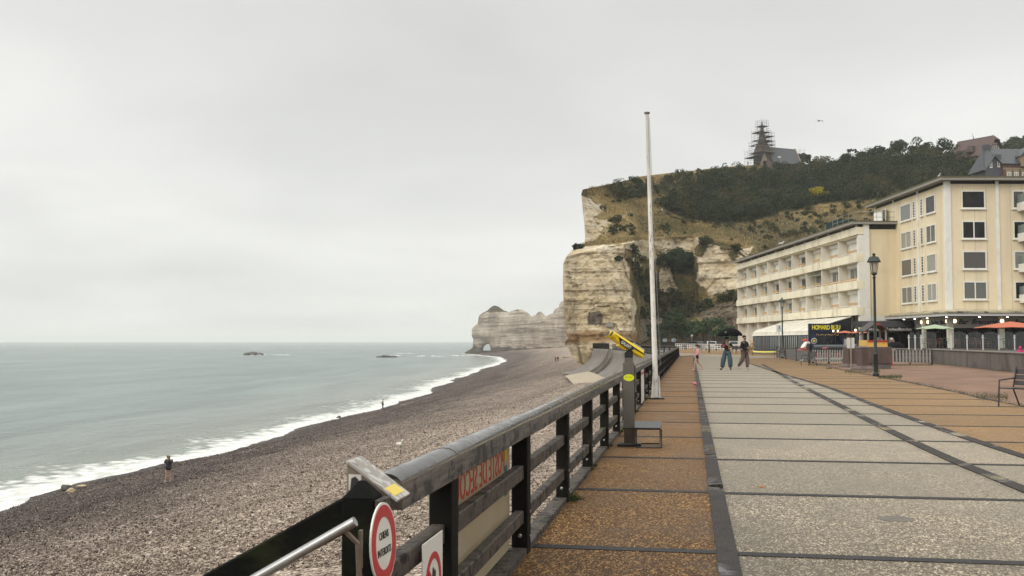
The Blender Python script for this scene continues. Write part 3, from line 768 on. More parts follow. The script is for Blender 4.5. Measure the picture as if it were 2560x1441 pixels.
# ------------------------------------------------------------------ the far chalk headland with its sea arch
OUT = [(1150,903),(1160,888),(1164,881),(1172,876),(1181,870),(1183,848),(1179.5,842),(1179.5,824),(1183,818),(1194,810),(1196,797),(1197.6,790),(1204,784),(1217,777.6),(1228,767.6),(1237,764),(1246,767),(1259,776),(1273,781),(1282,776.7),(1297,773),(1309.5,776),(1322,784),(1329,792),(1339,788.4),(1344.6,781),(1351,779.4),(1358,784),(1363.6,791),(1372.6,786.6),(1381.6,784),(1387,774),(1396,768.5),(1401.5,756),(1412,750),(1440,738),(1490,720),(1490,910)]
HOLE = [(1207.5,877),(1209,869),(1212.5,864),(1217,861),(1222.5,860.6),(1224.6,866),(1226.3,872),(1227,878),(1217.4,876.5)]
HOLE2 = [(1251,887.5),(1253,884),(1254.8,887.5)]
def dens_line(pl, step):
    o = []
    for a, b in zip(pl, pl[1:] + pl[:1]):
        n = max(1, int(math.hypot(b[0]-a[0], b[1]-a[1]) / step)); o += [(a[0]+(b[0]-a[0])*i/n, a[1]+(b[1]-a[1])*i/n) for i in range(n)]
    return o
rr = random.Random(11)
jag = lambda pl: [(x + rr.uniform(-.5, .5), y + rr.uniform(-.5, .5)) for x, y in pl]
loops = [jag(dens_line(OUT, 2.5)), dens_line(HOLE, 2), dens_line(HOLE2, 1.5)]
pts = []; edges = []
for lp in loops:
    b = len(pts); pts += lp; edges += [(b + i, b + (i + 1) % len(lp)) for i in range(len(lp))]
nb = len(pts)
gx, gy = np.meshgrid(np.arange(1152, 1490, 2.6), np.arange(722, 908, 2.6))
gx = gx.ravel() + np.tile([0, 1.3], len(gx.ravel()))[:len(gx.ravel())] * 0; gy = gy.ravel()
ins = inpoly(gx, gy, OUT) & ~inpoly(gx, gy, HOLE) & ~inpoly(gx, gy, HOLE2)
pts += list(zip(gx[ins].tolist(), gy[ins].tolist()))
res = delaunay_2d_cdt([Vector((x, -y)) for x, y in pts], edges, [], 0, 1e-4)
v2 = [(p.x, -p.y) for p in res[0]]
tri = [f for f in res[2] if len(f) == 3]
cx_ = np.array([sum(v2[i][0] for i in f) / 3 for f in tri]); cy_ = np.array([sum(v2[i][1] for i in f) / 3 for f in tri])
keep = inpoly(cx_, cy_, loops[0]) & ~inpoly(cx_, cy_, HOLE) & ~inpoly(cx_, cy_, HOLE2)
tri = [f for f, k_ in zip(tri, keep) if k_]
bpts = np.array(loops[0] + loops[1]); topsel = bpts[:, 1] < 895
def headd(px): return 935 - (px - 1180) * .88
Vf = []; Vb = []; grassy = []
for x, y in v2:
    e_ = np.min(np.hypot(bpts[:, 0] - x, bpts[:, 1] - y)[topsel])
    d = headd(x); p = P(x, y, d)
    rel = -12 * (1 - math.exp(-e_ / 9)) + 5 * noise.fractal(Vector((p.x * .025, p.y * .015, p.z * .05)), 1, 2, 4) + 2.2 * noise.noise(Vector((p.x * .01, 0, p.z * .35)))
    foot = max(0, y - 866) * -.35 if x < 1330 else 0
    Vf.append(P(x, y, d + rel * min(1, e_ / 3 + .25) + foot)); Vb.append(P(x, y, d + 50 + 10 * (1 - math.exp(-e_ / 14))))
    y0_ = np.interp(x, [1170, 1217, 1235, 1273, 1300, 1330], [800, 778, 764, 781, 772, 790])
    grassy.append(1.0 if (1214 < x < 1276 and y < 781 + 3 * noise.noise(Vector((x * .3, 0, 0)))) or (1282 < x < 1296 and y < 778.5) else 0.0)
n = len(Vf); Ft = [tuple(f) for f in tri] + [tuple(n + i for i in f[::-1]) for f in tri]
ec = {}
for f in tri:
    for a, b in ((f[0], f[1]), (f[1], f[2]), (f[2], f[0])):
        if (b, a) in ec: del ec[(b, a)]
        else: ec[(a, b)] = 1
for a, b in ec: Ft += [(b, a, n + a), (b, n + a, n + b)]
q = NT('far_chalk'); v = q.geo.outputs['Position']
b1_ = q.noise(q.map(v, (.008, .008, .22)), 1.0, 5, .7, .2); b2_ = q.noise(q.map(v, (.014, .014, .42)), 1.0, 4, .7, .06); pt = q.noise(v, .045, 6, .7, .4)
c = q.ramp(q.math('MULTIPLY_ADD', b1_, .5, q.math('MULTIPLY', pt, .5)), [(.36, (.16, .128, .102)), (.5, (.32, .268, .218)), (.64, (.52, .455, .38))])
c = q.mix(q.ramp(b2_, [(.38, .75), (.45, 0)]), c, (.12, .096, .078))
zz = q.n('ShaderNodeSeparateXYZ', {0: v}).outputs[2]
wet = q.n('ShaderNodeMapRange', {0: q.math('MULTIPLY_ADD', q.noise(v, .06, 4, .6), 5.0, zz), 1: -1.6, 2: -.2, 3: 1, 4: 0}).outputs[0]
c = q.mix(wet, c, q.ramp(pt, [(.4, (.035, .030, .024)), (.6, (.075, .063, .050))]))
c = q.mix(q.attr('grass'), c, q.ramp(pt, [(.4, (.055, .048, .028)), (.6, (.115, .098, .06))]))
M_far = q.fin(c, .9, q.bump(q.math('ADD', b2_, pt), .8, 1.5), 0, .2)
tag(np_mesh('headland_with_arch', [tuple(p) for p in Vf + Vb], Ft, M_far, smooth=False, attrs={'grass': grassy + grassy}), kind='structure')
# ================================================================== BUILDINGS
M_cream = mk('cream_render', (.77, .655, .46), .8, .07, .35, .12, .01, tint=(.71, .605, .41), streak=.18)
M_cream2 = mk('pale_cream_band', (.80, .73, .56), .8, .07, .5, .12, .01, tint=(.62, .55, .40), streak=.34)
M_white = mk('white_paint', (.76, .74, .68), .6, .08, 1.2, .1, .005, tint=(.66, .63, .56))
M_part = mk('beige_partition', (.72, .67, .57), .8, .06, .8, .1, .005)
M_shut = mk('white_shutter', (.84, .82, .76), .55, .06, 2, .05, .004)
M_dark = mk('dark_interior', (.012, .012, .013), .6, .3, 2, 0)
M_slate = mk('slate_roof', (.045, .049, .056), .5, .25, 1.5, .35, .02)
M_pine = mk('yellow_pine_board', (.50, .30, .11), .6, .2, 4, .2, .005)
M_moss = mk('mossy_roof_edge', (.13, .115, .055), .9, .4, 1.2, .5, .02, tint=(.10, .12, .03))
M_soffit = mk('soffit_grey', (.30, .28, .25), .8, .1, 1.5, .1)
M_gray = mk('grey_cladding', (.26, .245, .225), .6, .08, 2, .1)
M_black = mk('black_paint', (.010, .010, .011), .45, .3, 3, .05)
M_navy = mk('navy_paint', (.008, .014, .045), .4, .25, 3, .05)
M_rail = mk('galvanised_rail', (.32, .32, .30), .4, .15, 6, .05, metal=.6)
def glassmat(name, col, rough=.06, curtain=None):
    q = NT(name); v = q.tc.outputs['Object']
    c = col
    if curtain:
        wv = q.n('ShaderNodeTexWave', {'Vector': v, 'Scale': 3.2, 'Distortion': 1.6, 'Detail': 2}).outputs['Fac']
        c = q.ramp(wv, [(.2, tuple(x * .6 for x in curtain)), (.8, curtain)])
    else:
        c = q.ramp(q.noise(v, .7, 2), [(.35, tuple(x * .5 for x in col)), (.65, tuple(min(1, x * 1.6) for x in col))])
    return q.fin(c, rough, None, 0, .28)
M_glass = glassmat('dark_window_glass', (.012, .013, .014))
M_bglass = mk('dim_restaurant_glass', (.006, .006, .007), .25, .3, 2, 0, spec=.12)
M_curt = glassmat('curtained_glass', (.1, .1, .1), .12, (.17, .18, .165))
M_blind = glassmat('blind_glass', (.1, .1, .1), .15, (.125, .12, .105))
M_net = glassmat('pale_curtain_glass', (.1, .1, .1), .15, (.30, .30, .27))

def window(parent, o, ux, w, h, out, kind='split', pane=None, fw=.07, sill=True, label=None):
    """framed window: o = lower left corner on the wall, ux = along, out = outward normal; frame part with its panes as children"""
    o = Vector(o); ux = Vector(ux); out = Vector(out); uz = Vector((0, 0, 1))
    pane = pane or M_glass
    def pb(mb, x0, x1, z0, z1, a, b):
        mb.prism([o + ux*x0 + uz*z0, o + ux*x1 + uz*z0, o + ux*x1 + uz*z1, o + ux*x0 + uz*z1], out * a, out * b)
    mb = MB()
    pb(mb, 0, fw, 0, h, .012, .09); pb(mb, w-fw, w, 0, h, .012, .09); pb(mb, fw, w-fw, 0, fw, .012, .09); pb(mb, fw, w-fw, h-fw, h, .012, .09)
    cuts = {'split': [.5], 'single': [], 'third': [.33, .66], 'grid': [], 'two': [.62]}[kind]
    for c_ in cuts: pb(mb, w*c_ - fw*.45, w*c_ + fw*.45, fw, h-fw, .014, .085)
    if kind == 'grid':
        for k in range(1, 6): pb(mb, fw, w-fw, h*k/6 - .025, h*k/6 + .025, .014, .07)
    if sill: pb(mb, -.08, w+.08, -.09, -.002, .01, .16)
    fo = mb.build('window', M_white, parent)
    if label: fo['label'] = label
    g = MB(); pb(g, fw*.6, w-fw*.6, fw*.6, h-fw*.6, .006, .045); g.build('pane', pane, fo)
    return fo

# ---------------------------------------------------------- long low hotel wing
A0 = P(2148, 860, 107.5); B0 = P(1846, 860, 161.5); A0.z = B0.z = 0
dAB = (B0 - A0); LW = dAB.length; rzW = math.atan2(-dAB.x, dAB.y)
hotel = thing('hotel_wing', A0, rzW, 'long low cream hotel with three rows of recessed balconies and pine boards', 'hotel')
BAY = LW / 9.0; V_ = .95
mb = MB(); mb.lohi((V_ + .02, .02, 0), (15, LW, 13.35)); mb.build('wall', M_part, hotel)
mb = MB(); mb.lohi((-.75, -.55, 13.62), (15.3, LW + .4, 13.86)); mb.build('roof', M_soffit, hotel)
mb = MB(); mb.lohi((-.80, -.60, 13.863), (15.3, LW + .4, 13.93)); mb.build('roof_edge', M_moss, hotel)
for k in range(12):
    mb = MB(); mb.lohi((-.05, LW*k/12 + .3, 13.332), (.12, LW*k/12 + .45, 13.618)); mb.build('roof_bracket', M_white, hotel)
bands = [(12.55, 13.33), (9.72, 10.55), (6.93, 7.78), (4.20, 5.05)]
for z0, z1 in bands:
    mb = MB(); mb.lohi((-.22, -.28, z0), (.0, LW + .1, z1)); mb.lohi((.0, -.28, z0), (.55, -.02, z1))
    if z0 < 12: mb.lohi((.003, .0, z0 + .004), (V_ + .015, LW, z0 + .22))
    mb.build('balcony_parapet', M_cream2, hotel)
mb = MB(); mb.lohi((.003, 0, 12.42), (V_ + .015, LW, 12.548)); mb.build('ceiling', M_cream2, hotel)
pr = random.Random(5)
for r in range(3):
    zb = bands[r + 1][0] + .22; zt = [12.42, 9.72, 6.93][r]
    mb = MB(); mb.tube([(-.10, 0, bands[r+1][1] + .16), (-.10, LW, bands[r+1][1] + .16)], .028, 6)
    for k in range(28): mb.tube([(-.10, LW*k/27.0*.998 + .03, bands[r+1][1] - .02), (-.10, LW*k/27.0*.998 + .03, bands[r+1][1] + .16)], .018, 5)
    mb.build('rail', M_white, hotel)
    for k in range(10):
        y = k * BAY
        mb = MB(); mb.lohi((-.015, y - .07 if k else -.02, zb), (V_, y + .07, zt - .004)); o = mb.build('partition', M_part, hotel)
        e_ = MB(); e_.lohi((-.05, y - .09 if k else -.02, zb), (-.018, y + .09, zt - .004)); e_.build('edge_strip', M_white, o)
kinds = ["WWBHDWWDD", "DDGHDDDDW", "WWBWDWWDD"]
for r in range(3):
    zb = bands[r + 1][0] + .23; zt = [12.42, 9.72, 6.93][r]
    for k in range(9):
        y = k * BAY + .35; wd = BAY - 1.3; h = zt - zb - .45; kd = kinds[r][k]
        o = (V_ + .018, y + wd, zb + .03); ux = (0, -1, 0); out = (-1, 0, 0)
        if kd in 'DG': window(hotel, o, ux, wd, h, out, 'third', M_glass if pr.random() < .5 else M_curt, .09, False, 'dark balcony window with its shutter rolled up')
        elif kd == 'H':
            window(hotel, o, ux, wd * .45, h, out, 'single', M_glass, .09, False)
            mb = MB(); mb.lohi((V_ - .05, y, zb + .03), (V_ + .016, y + wd * .53, zb + h)); mb.build('shutter', M_shut, hotel)
        else:
            mb = MB()
            for i in range(14): mb.lohi((V_ - .05 - .012 * (i % 2), y, zb + .03 + h*i/14), (V_ + .016, y + wd, zb + .03 + h*(i+1)/14 - .004))
            mb.lohi((V_ - .08, y + wd*.5 - .04, zb + .03), (V_ - .065, y + wd*.5 + .04, zb + h))
            mb.build('shutter', M_shut if kd == 'W' else M_cream2, hotel)
        mb = MB(); mb.lohi((V_ - .28, y - .15, zt - .42), (V_ + .012, y + wd + .3, zt - .05)); mb.build('shutter_box', M_shut, hotel)
        if kd == 'G':
            mb = MB(); mb.prism([(V_ - .05, 0, zt - .12), (-.1, 0, zt - .5), (-.1, 0, zt - .56), (V_ - .05, 0, zt - .2)], (0, y, 0), (0, y + wd + .4, 0)); mb.build('awning', mk('green_canvas', (.22, .27, .17), .8, .1, 3), hotel)
        long_ = r == 1 and k in (0, 1)
        if not (r == 2 and k == 2):
            zr = bands[r+1][1] + (.22 if not long_ else .05); a = k * BAY + (.2 if long_ else 1.2); b = k * BAY + (BAY - .15 if long_ else BAY * .62)
            if k < 2 and not long_: a, b = k * BAY + .3, k * BAY + BAY * .55
            mb = MB()
            for i in range(2): mb.lohi((.1, a, zr + .16*i), (.14, b, zr + .16*i + .12))
            for yy in (a + .4, b - .4): mb.lohi((.141, yy, zr - .55), (.2, yy + .08, zr + .28))
            mb.build('pine_board', M_pine, hotel)
# ground floor recesses and end wall
for k in range(10):
    mb = MB(); mb.lohi((-.02, k*BAY - .1 if k else .0, 0), (V_ + .01, k*BAY + .1, 4.196)); mb.build('ground_floor_pier', M_part, hotel)
for k in (7, 8, 0):
    mb = MB(); mb.lohi((V_ - .04, k*BAY + 1.2, 0), (V_ + .014, k*BAY + 2.4, 2.6)); mb.build('door', M_white, hotel)
for y in (1.4, 2.6, 3.9):
    mb = MB(); mb.tube([(V_ - .1, y, 0), (V_ - .1, y, 4.19)], .06, 6); mb.build('drainpipe', M_black, hotel)
mb = MB(); mb.lohi((.0, -.26, 0), (1.15, .018, 12.5)); mb.lohi((.56, -.26, 12.5), (1.15, .018, 13.6)); mb.build('end_pier', M_white, hotel)
mb = MB(); mb.lohi((1.17, -.05, 4.1), (14.9, .018, 13.1)); mb.build('end_wall', M_cream, hotel)
mb = MB()
for i in range(9): mb.lohi((1.17, -.06 - .02 * (i % 2), 2.2 + i*.21), (6.0, .018, 2.2 + i*.21 + .2))
mb.build('cladding', M_white, hotel)
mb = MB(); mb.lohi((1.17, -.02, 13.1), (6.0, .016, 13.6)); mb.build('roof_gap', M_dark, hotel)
mb = MB()
for a, b in (((-.3, .1), (-.3, 7)), ((-.3, .1), (4.5, .1))):
    for zz_ in (14.4, 14.95): mb.tube([(a[0], a[1], zz_), (b[0], b[1], zz_)], .025, 5)
    for i in range(5):
        t_ = i / 4; x = a[0] + (b[0]-a[0])*t_; y = a[1] + (b[1]-a[1])*t_; mb.tube([(x, y, 13.92), (x, y, 14.95)], .025, 5)
mb.build('roof_railing', M_rail, hotel)
mb = MB(); mb.lohi((1.2, 9.5, 13.93), (3.0, 14, 15.3))
for i in range(9): mb.lohi((1.17, 9.5 + i*.5, 13.94), (1.197, 9.52 + i*.5, 15.28))
mb.build('roof_tank_screen', mk('dark_green_mesh', (.006, .028, .026), .7, .2, 4), hotel)

# ---------------------------------------------------------- taller apartment block
K0 = P(2372, 860, 95.0); K0.z = 0
block = thing('apartment_block', K0, 0, 'four storey cream apartment block with a brasserie under its corner', 'apartment block')
LB, LF = 18.6, 34.0
mb = MB(); mb.lohi((0, 0, 4.0), (LF, LB, 15.95)); mb.build('wall', M_cream, block)
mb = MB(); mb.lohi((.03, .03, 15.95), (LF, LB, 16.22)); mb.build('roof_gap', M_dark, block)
mb = MB(); mb.lohi((-.75, -.75, 16.22), (LF, LB + .9, 16.46)); mb.build('roof', M_soffit, block)
mb = MB(); mb.lohi((-.80, -.80, 16.462), (LF, LB + .95, 16.56)); mb.build('roof_edge', M_moss, block)
def pil(lo, hi): b_ = MB(); b_.lohi(lo, hi); b_.build('pilaster', M_white, block)
pil((-.10, -.10, 4.1), (.42, .0, 16.2)); pil((-.10, .0, 4.1), (-.003, .30, 16.2))
pil((4.55, -.10, 4.1), (4.85, -.003, 16.2)); pil((-.10, 6.35, 4.1), (-.003, 6.68, 16.2)); pil((-.10, 12.9, 13.95), (-.003, 13.1, 16.2)); pil((-.10, 18.2, 13.95), (-.003, 18.5, 16.2))
# fine panel joints
mb = MB()
for x in (1.55, 2.62, 3.7, 5.9, 7.0, 8.1):
    mb.lohi((x, -.004, 4.1), (x + .025, -.001, 15.9))
for y in (1.1, 4.9, 5.7, 8.0, 9.1, 11.6, 12.2):
    mb.lohi((-.004, y, 4.1), (-.001, y + .025, 15.9))
mb.build('panel_joint', mk('joint_line', (.36, .30, .19), .8, .1, 3, 0), block)
zr = [(5.30, 6.98), (8.08, 9.76), (10.86, 12.54), (13.66, 15.34)]
pn_f = [M_curt, M_blind, M_glass, M_glass]; kd_f = ['split', 'single', 'split', 'single']
def reveal(lo, hi): b_ = MB(); b_.lohi(lo, hi); b_.build('window_surround', M_part, block)
for i, (z0, z1) in enumerate(zr):
    window(block, (1.40, -.002, z0), (1, 0, 0), 2.2, z1 - z0, (0, -1, 0), kd_f[i], pn_f[i], .11, True, ['front window with pleated curtains', 'front window with a plain grey blind', 'front window of two dark panes', 'top front window with dark slatted blind'][i])
    window(block, (6.1, -.002, z0), (1, 0, 0), 2.2, z1 - z0, (0, -1, 0), 'split', [M_glass, M_net, M_glass, M_blind][i], .11)
    window(block, (10.9, -.002, z0), (1, 0, 0), 2.2, z1 - z0, (0, -1, 0), 'split', M_glass, .11)
    for (y1, wd, kd, pn) in ((11.0, 2.75, 'split', [M_curt, M_blind, M_net, M_curt]), (7.75, .62, 'grid', [M_glass] * 4), (5.85, .62, 'grid', [M_glass] * 4), (4.5, 2.2, 'split', [M_net, M_net, M_blind, M_glass])):
        kk = kd if not (i in (1, 3) and wd > 2) else 'single'
        window(block, (-.002, y1, z0), (0, -1, 0), wd, z1 - z0, (-1, 0, 0), kk, pn[i], .09)
# top terrace door with its open white shutter
window(block, (-.002, 16.2, 14.0), (0, -1, 0), 1.1, 1.6, (-1, 0, 0), 'single', M_glass, .08, False, 'terrace door on the wing roof')
mb = MB(); mb.bar((-.06, 15.0, 14.75), (-.55, 13.9, 14.75), .05, 1.5); mb.build('open_shutter', M_shut, block)
mb = MB(); mb.bar((-.06, 16.3, 14.7), (-.5, 17.5, 14.7), .05, 1.4); mb.build('open_shutter', M_shut, block)
# white balconies with glass fronts at the right edge
for z0 in (5.0, 7.8, 10.6, 13.4):
    mb = MB(); mb.prism([(6.0, -1.9, z0 + .55), (6.9, -1.9, z0 + .55), (9.5, -.0, z0 + .55), (9.5, -.0, z0 + .01), (6.9, -1.9, z0 + .01), (6.0, -1.9, z0 + .01)][:3] + [(5.6, -.01, z0 + .55)], (0, 0, 0), (0, 0, .001))
    mb = MB(); mb.prism([(6.5, -.005, z0), (6.5, -1.3, z0), (11, -1.3, z0), (11, -.005, z0)], (0, 0, 0), (0, 0, .75)); o = mb.build('balcony', M_white, block)
    g = MB(); g.lohi((6.52, -1.28, z0 + .752), (6.55, -.1, z0 + 1.5)); g.lohi((6.52, -1.30, z0 + .752), (11, -1.26, z0 + 1.5)); g.build('glass_front', mk('balcony_glass', (.16, .20, .19), .08, .1, 2, 0), o)
# canopy over the ground floor
mb = MB(); mb.prism([(-1.25, -2.5, 3.78), (LF, -2.5, 3.78), (LF, 0, 3.95), (-1.25 + 1.25, 0, 3.95), (0, 14.5, 3.95), (-1.25, 14.5, 3.78)], (0, 0, 0), (0, 0, .18)); mb.build('canopy', M_soffit, block)
mb = MB(); mb.lohi((-1.29, -2.54, 3.76), (LF, -2.502, 4.02)); mb.lohi((-1.29, -2.50, 3.76), (-1.252, 14.55, 4.02)); mb.build('canopy_fascia', mk('white_fascia', (.60, .58, .56), .5, .1, 1), block)
mb = MB(); mb.prism([(-1.40, -2.65, 4.022), (LF, -2.65, 4.022), (LF, -.12, 4.25), (-.12, -.12, 4.25), (-.12, 14.6, 4.25), (-1.40, 14.6, 4.022)], (0, 0, 0), (0, 0, .13)); mb.build('canopy_flange', mk('dirty_canopy_edge', (.42, .37, .25), .85, .35, 2.2, .4, .02, tint=(.06, .055, .045)), block)
# brasserie front: grey sign boards, dark glazing, columns
mb = MB()
for i in range(5):
    z = 2.72 + i * .21
    mb.lohi((.45, .25, z), (LF, .35 + .012*(i % 2), z + .2)); mb.lohi((.25, .42, z), (.35 + .012*(i % 2), 11.8, z + .2))
mb.build('sign_board', mk('pale_grey_cladding', (.42, .40, .37), .6, .08, 2, .1), block)
mb = MB(); mb.lohi((.45, .6, 0), (LF, .7, 2.72)); mb.lohi((.6, .72, 0), (.7, 18, 3.7)); mb.build('glazing', M_bglass, block)
mb = MB()
for i in range(16): mb.lohi((1.2 + i*1.6, .55, 0), (1.28 + i*1.6, .598, 2.72))
for i in range(8): mb.lohi((.55, 1.6 + i*1.5, 0), (.598, 1.68 + i*1.5, 2.72))
mb.build('mullion', M_black, block)
for lo, hi in (((-.08, -.08, 0), (.44, .24, 3.77)), ((-.06, 5.6, 0), (.2, 6.1, 3.77)), ((4.6, -.06, 0), (5.1, .24, 3.77)), ((9.3, -.06, 0), (9.8, .24, 3.77))):
    mb = MB(); mb.lohi(lo, hi); mb.build('column', M_part, block)
M_letter = mk('black_letter', (.006, .006, .007), .5, .1, 3, 0)
for body, x, sz in (('Bar  Brasserie', 2.75, .62), ('Les Roches Blanches', 7.7, .62)):
    text_mesh('sign_lettering', body, sz, M_letter, block, frame((x, .235, 3.27), (1, 0, 0), (0, 0, 1)), .012, shear=.35, offset=.012)
text_mesh('sign_lettering', 'Les Roches Blanches', .62, M_letter, block, frame((.235, 3.0, 3.27), (0, -1, 0), (0, 0, 1)), .012, shear=.35, offset=.012)
M_globe = glow('lit_globe', (1.0, .80, .52), 2.6)
def disc(name, c, out, r, mat, parent, th=.09):
    mb = MB(); c = Vector(c); out = Vector(out); mb.tube([c, c + out * th], [r, r * .8], 14); return mb.build(name, mat, parent)
for c, out in (((.66, .235, 3.35), (0, -1, 0)), ((4.85, -.065, 3.35), (0, -1, 0)), ((.235, .75, 3.35), (-1, 0, 0)), ((.235, 5.1, 3.35), (-1, 0, 0)), ((-.065, 5.9, 3.35), (-1, 0, 0))):
    o = disc('wall_lamp', c, out, .24, M_black, block, .05); disc('lamp_glass', Vector(c) + Vector(out) * .05, out, .19, M_globe, o)
M_spot = glow('lit_spot', (1.0, .86, .66), 14)
for c in ((-1.05, -2.1, 3.76), (1.9, -2.1, 3.76), (4.4, -2.1, 3.76), (7.2, -2.1, 3.76), (-1.05, 2.2, 3.76), (-1.05, 5.2, 3.76), (-1.05, 8.0, 3.76)):
    mb = MB(); mb.lathe([(.05, .0), (.11, -.05), (.10, -.09)], 10, c); o = mb.build('canopy_lamp', M_white, block)
    mb = MB(); mb.lathe([(.095, -.092), (.085, -.12)], 10, c); mb.build('lamp_glass', M_spot, o)

# ---------------------------------------------------------- black creperie pavilion
kp = P(2160, 860, 103.3); kp.z = 0
pav = thing('restaurant_pavilion', kp, 0, 'black pavilion with mansard awning and white script beside the brasserie', 'pavilion')
wP = 4.9
mb = MB(); mb.prism([(-.1, 0, 2.94), (-.1, .55, 3.52), (-.1, 3.2, 3.52), (-.1, 3.2, 2.94)], (0, 0, 0), (wP + .3, 0, 0)); mb.build('roof', mk('black_roof_felt', (.022, .023, .026), .6, .3, 2, .2, .01), pav)
mb = MB(); mb.lohi((0, -.03, 2.44), (wP, .03, 2.935)); mb.build('fascia', M_black, pav)
mb = MB(); mb.lohi((.05, .35, 0), (wP, .4, 2.43)); mb.build('glazing', M_bglass, pav)
for i in range(5):
    mb = MB(); mb.lohi((.02 + i*1.19, .2, 0), (.12 + i*1.19, .345, 2.43)); mb.build('post', M_black, pav)
M_script = mk('white_script', (.72, .70, .66), .6, .05, 3, 0)
for wd_, x_ in (('Terrasse', .80), ('des', 1.78), ('Roches', 2.72), ('Blanches', 4.02)):
    text_mesh('sign_lettering', wd_, .40, M_script, pav, frame((x_, -.036, 2.69), (1, 0, 0), (0, 0, 1)), .006, shear=.3)
for x in (1.2, 2.35):
    mb = MB(); n_ = 12
    mb.prism([(x, .33, 0), (x + .8, .33, 0)] + [(x + .4 + .4*math.cos(math.pi*i/n_), .33, 1.5 + .4*math.sin(math.pi*i/n_)) for i in range(n_ + 1)], (0, -.02, 0), (0, .012, 0)); mb.build('arched_menu_board', M_gray, pav)

# ---------------------------------------------------------- seafood restaurant with the long white awning
rx = 30.9
rest = thing('restaurant_terrace', Vector((rx, 108.6, 0)), 0, 'glazed restaurant terrace under a long white awning with navy sign box', 'restaurant')
LA = 25.0
M_awn = mk('white_canvas', (.66, .62, .52), .85, .08, .8, .15, .02, tint=(.56, .51, .40), streak=.2)
mb = MB()
nb_ = 6; V0 = []
for i in range(nb_ + 1):
    y = LA * i / nb_
    for j, (x, z) in enumerate(((4.55, 4.08), (2.4, 3.42), (.5, 2.86), (.12, 2.62), (.0, 2.2))):
        V0.append((x, y, z - .05 * (1 - abs(1 - 2 * ((i % 1))))))
fs = []
for i in range(nb_):
    for j in range(4): fs.append((i*5+j, i*5+j+1, (i+1)*5+j+1, (i+1)*5+j))
mb.add(V0, fs); ao = mb.build('awning', M_awn, rest); m_ = ao.modifiers.new('thick', 'SOLIDIFY'); m_.thickness = .04
for i in range(nb_ + 1):
    y = LA * i / nb_; mb = MB()
    mb.tube([(4.5, y, 4.11), (2.4, y, 3.45), (.5, y, 2.89), (.10, y, 2.64), (-.02, y, 2.2)], .035, 5); mb.build('awning_seam', M_white, rest)
mb = MB(); mb.tube([(-.03, 0, 2.2), (-.03, LA, 2.2)], .05, 6); mb.build('awning_bar', M_white, rest)
mb = MB(); mb.lohi((.02, .1, 0), (.1, LA - .05, .55)); mb.build('base_panel', M_navy, rest)
for i in range(6):
    y0, y1 = LA*i/6 + .1, LA*(i+1)/6
    mb = MB(); mb.lohi((.05, y0, .552), (.07, y1 - .1, 2.16)); o = mb.build('terrace_window', M_curt if i % 2 else M_blind, rest)
    mb = MB()
    for k in range(6): yy = y0 + (y1 - y0 - .1) * k / 5; mb.lohi((.0, yy - .03, .552), (.12, yy + .03, 2.17))
    mb.lohi((.02, y0, 2.08), (.1, y1 - .1, 2.17))
    mb.build('mullion', M_navy, o)
mb = MB(); mb.prism([(4.5, 0, 4.0), (.55, 0, 2.84), (.55, 0, 2.3), (4.5, 0, 2.3)], (0, .02, 0), (0, .1, 0)); mb.build('gable_panel', M_black, rest)
mb = MB(); mb.lohi((-.02, -.32, 2.5), (3.5, .0, 3.34)); mb.build('sign_box', M_navy, rest)
mb = MB(); mb.lohi((-.02, -.20, 0), (.75, .0, 2.498)); mb.lohi((.75, -.20, 0), (1.15, 0, .9)); mb.lohi((3.2, -.2, 0), (3.5, 0, 2.498)); mb.lohi((.76, -.2, 2.3), (3.2, 0, 2.498)); mb.build('front_panel', M_navy, rest)
mb = MB(); mb.lohi((.76, -.1, .9), (3.2, -.05, 2.3)); mb.lohi((1.16, -.1, .05), (3.2, -.05, .9)); o = mb.build('front_glazing', M_glass, rest)
mb = MB(); [mb.lohi((x, -.14, .05), (x + .07, -.101, 2.3)) for x in (1.3, 1.9, 2.5, 3.0)]; mb.build('mullion', M_navy, o)
M_yel = mk('yellow_letter', (.72, .62, .02), .5, .05, 3, 0)
text_mesh('sign_lettering', 'HOMARD BLEU', .62, M_yel, rest, frame((1.78, -.335, 2.92), (1, 0, 0), (0, 0, 1)), .012, spacing=.95, sx=.72, offset=.022)
o = disc('round_logo', (.55, -.21, 1.55), (0, -1, 0), .3, mk('logo_white', (.7, .68, .6), .5, .05, 3, 0), rest, .012); disc('logo_square', (.55, -.225, 1.55), (0, -1, 0), .24, M_navy, o, .01)
mb = MB(); mb.lohi((.43, -.245, 1.43), (.67, -.237, 1.67)); mb.build('logo_mark', mk('logo_yellow', (.75, .48, .05), .5, .05, 3, 0), o)
M_fairy = glow('fairy_light', (1.0, .62, .25), 3.0)
mb = MB()
for i in range(16): mb.blob((.85 + i * .15, -.16, 2.22 - .07 * abs(math.sin(i * .8))), (.018, .018, .018), i, 0, 1)
mb.build('fairy_lights', M_fairy, rest)
M_menu = mk('menu_white', (.6, .6, .57), .4, .05, 3, 0)
mb = MB(); mb.lohi((3.62, -.35, .5), (4.2, -.28, 1.75)); mb.build('menu_case', M_menu, rest)

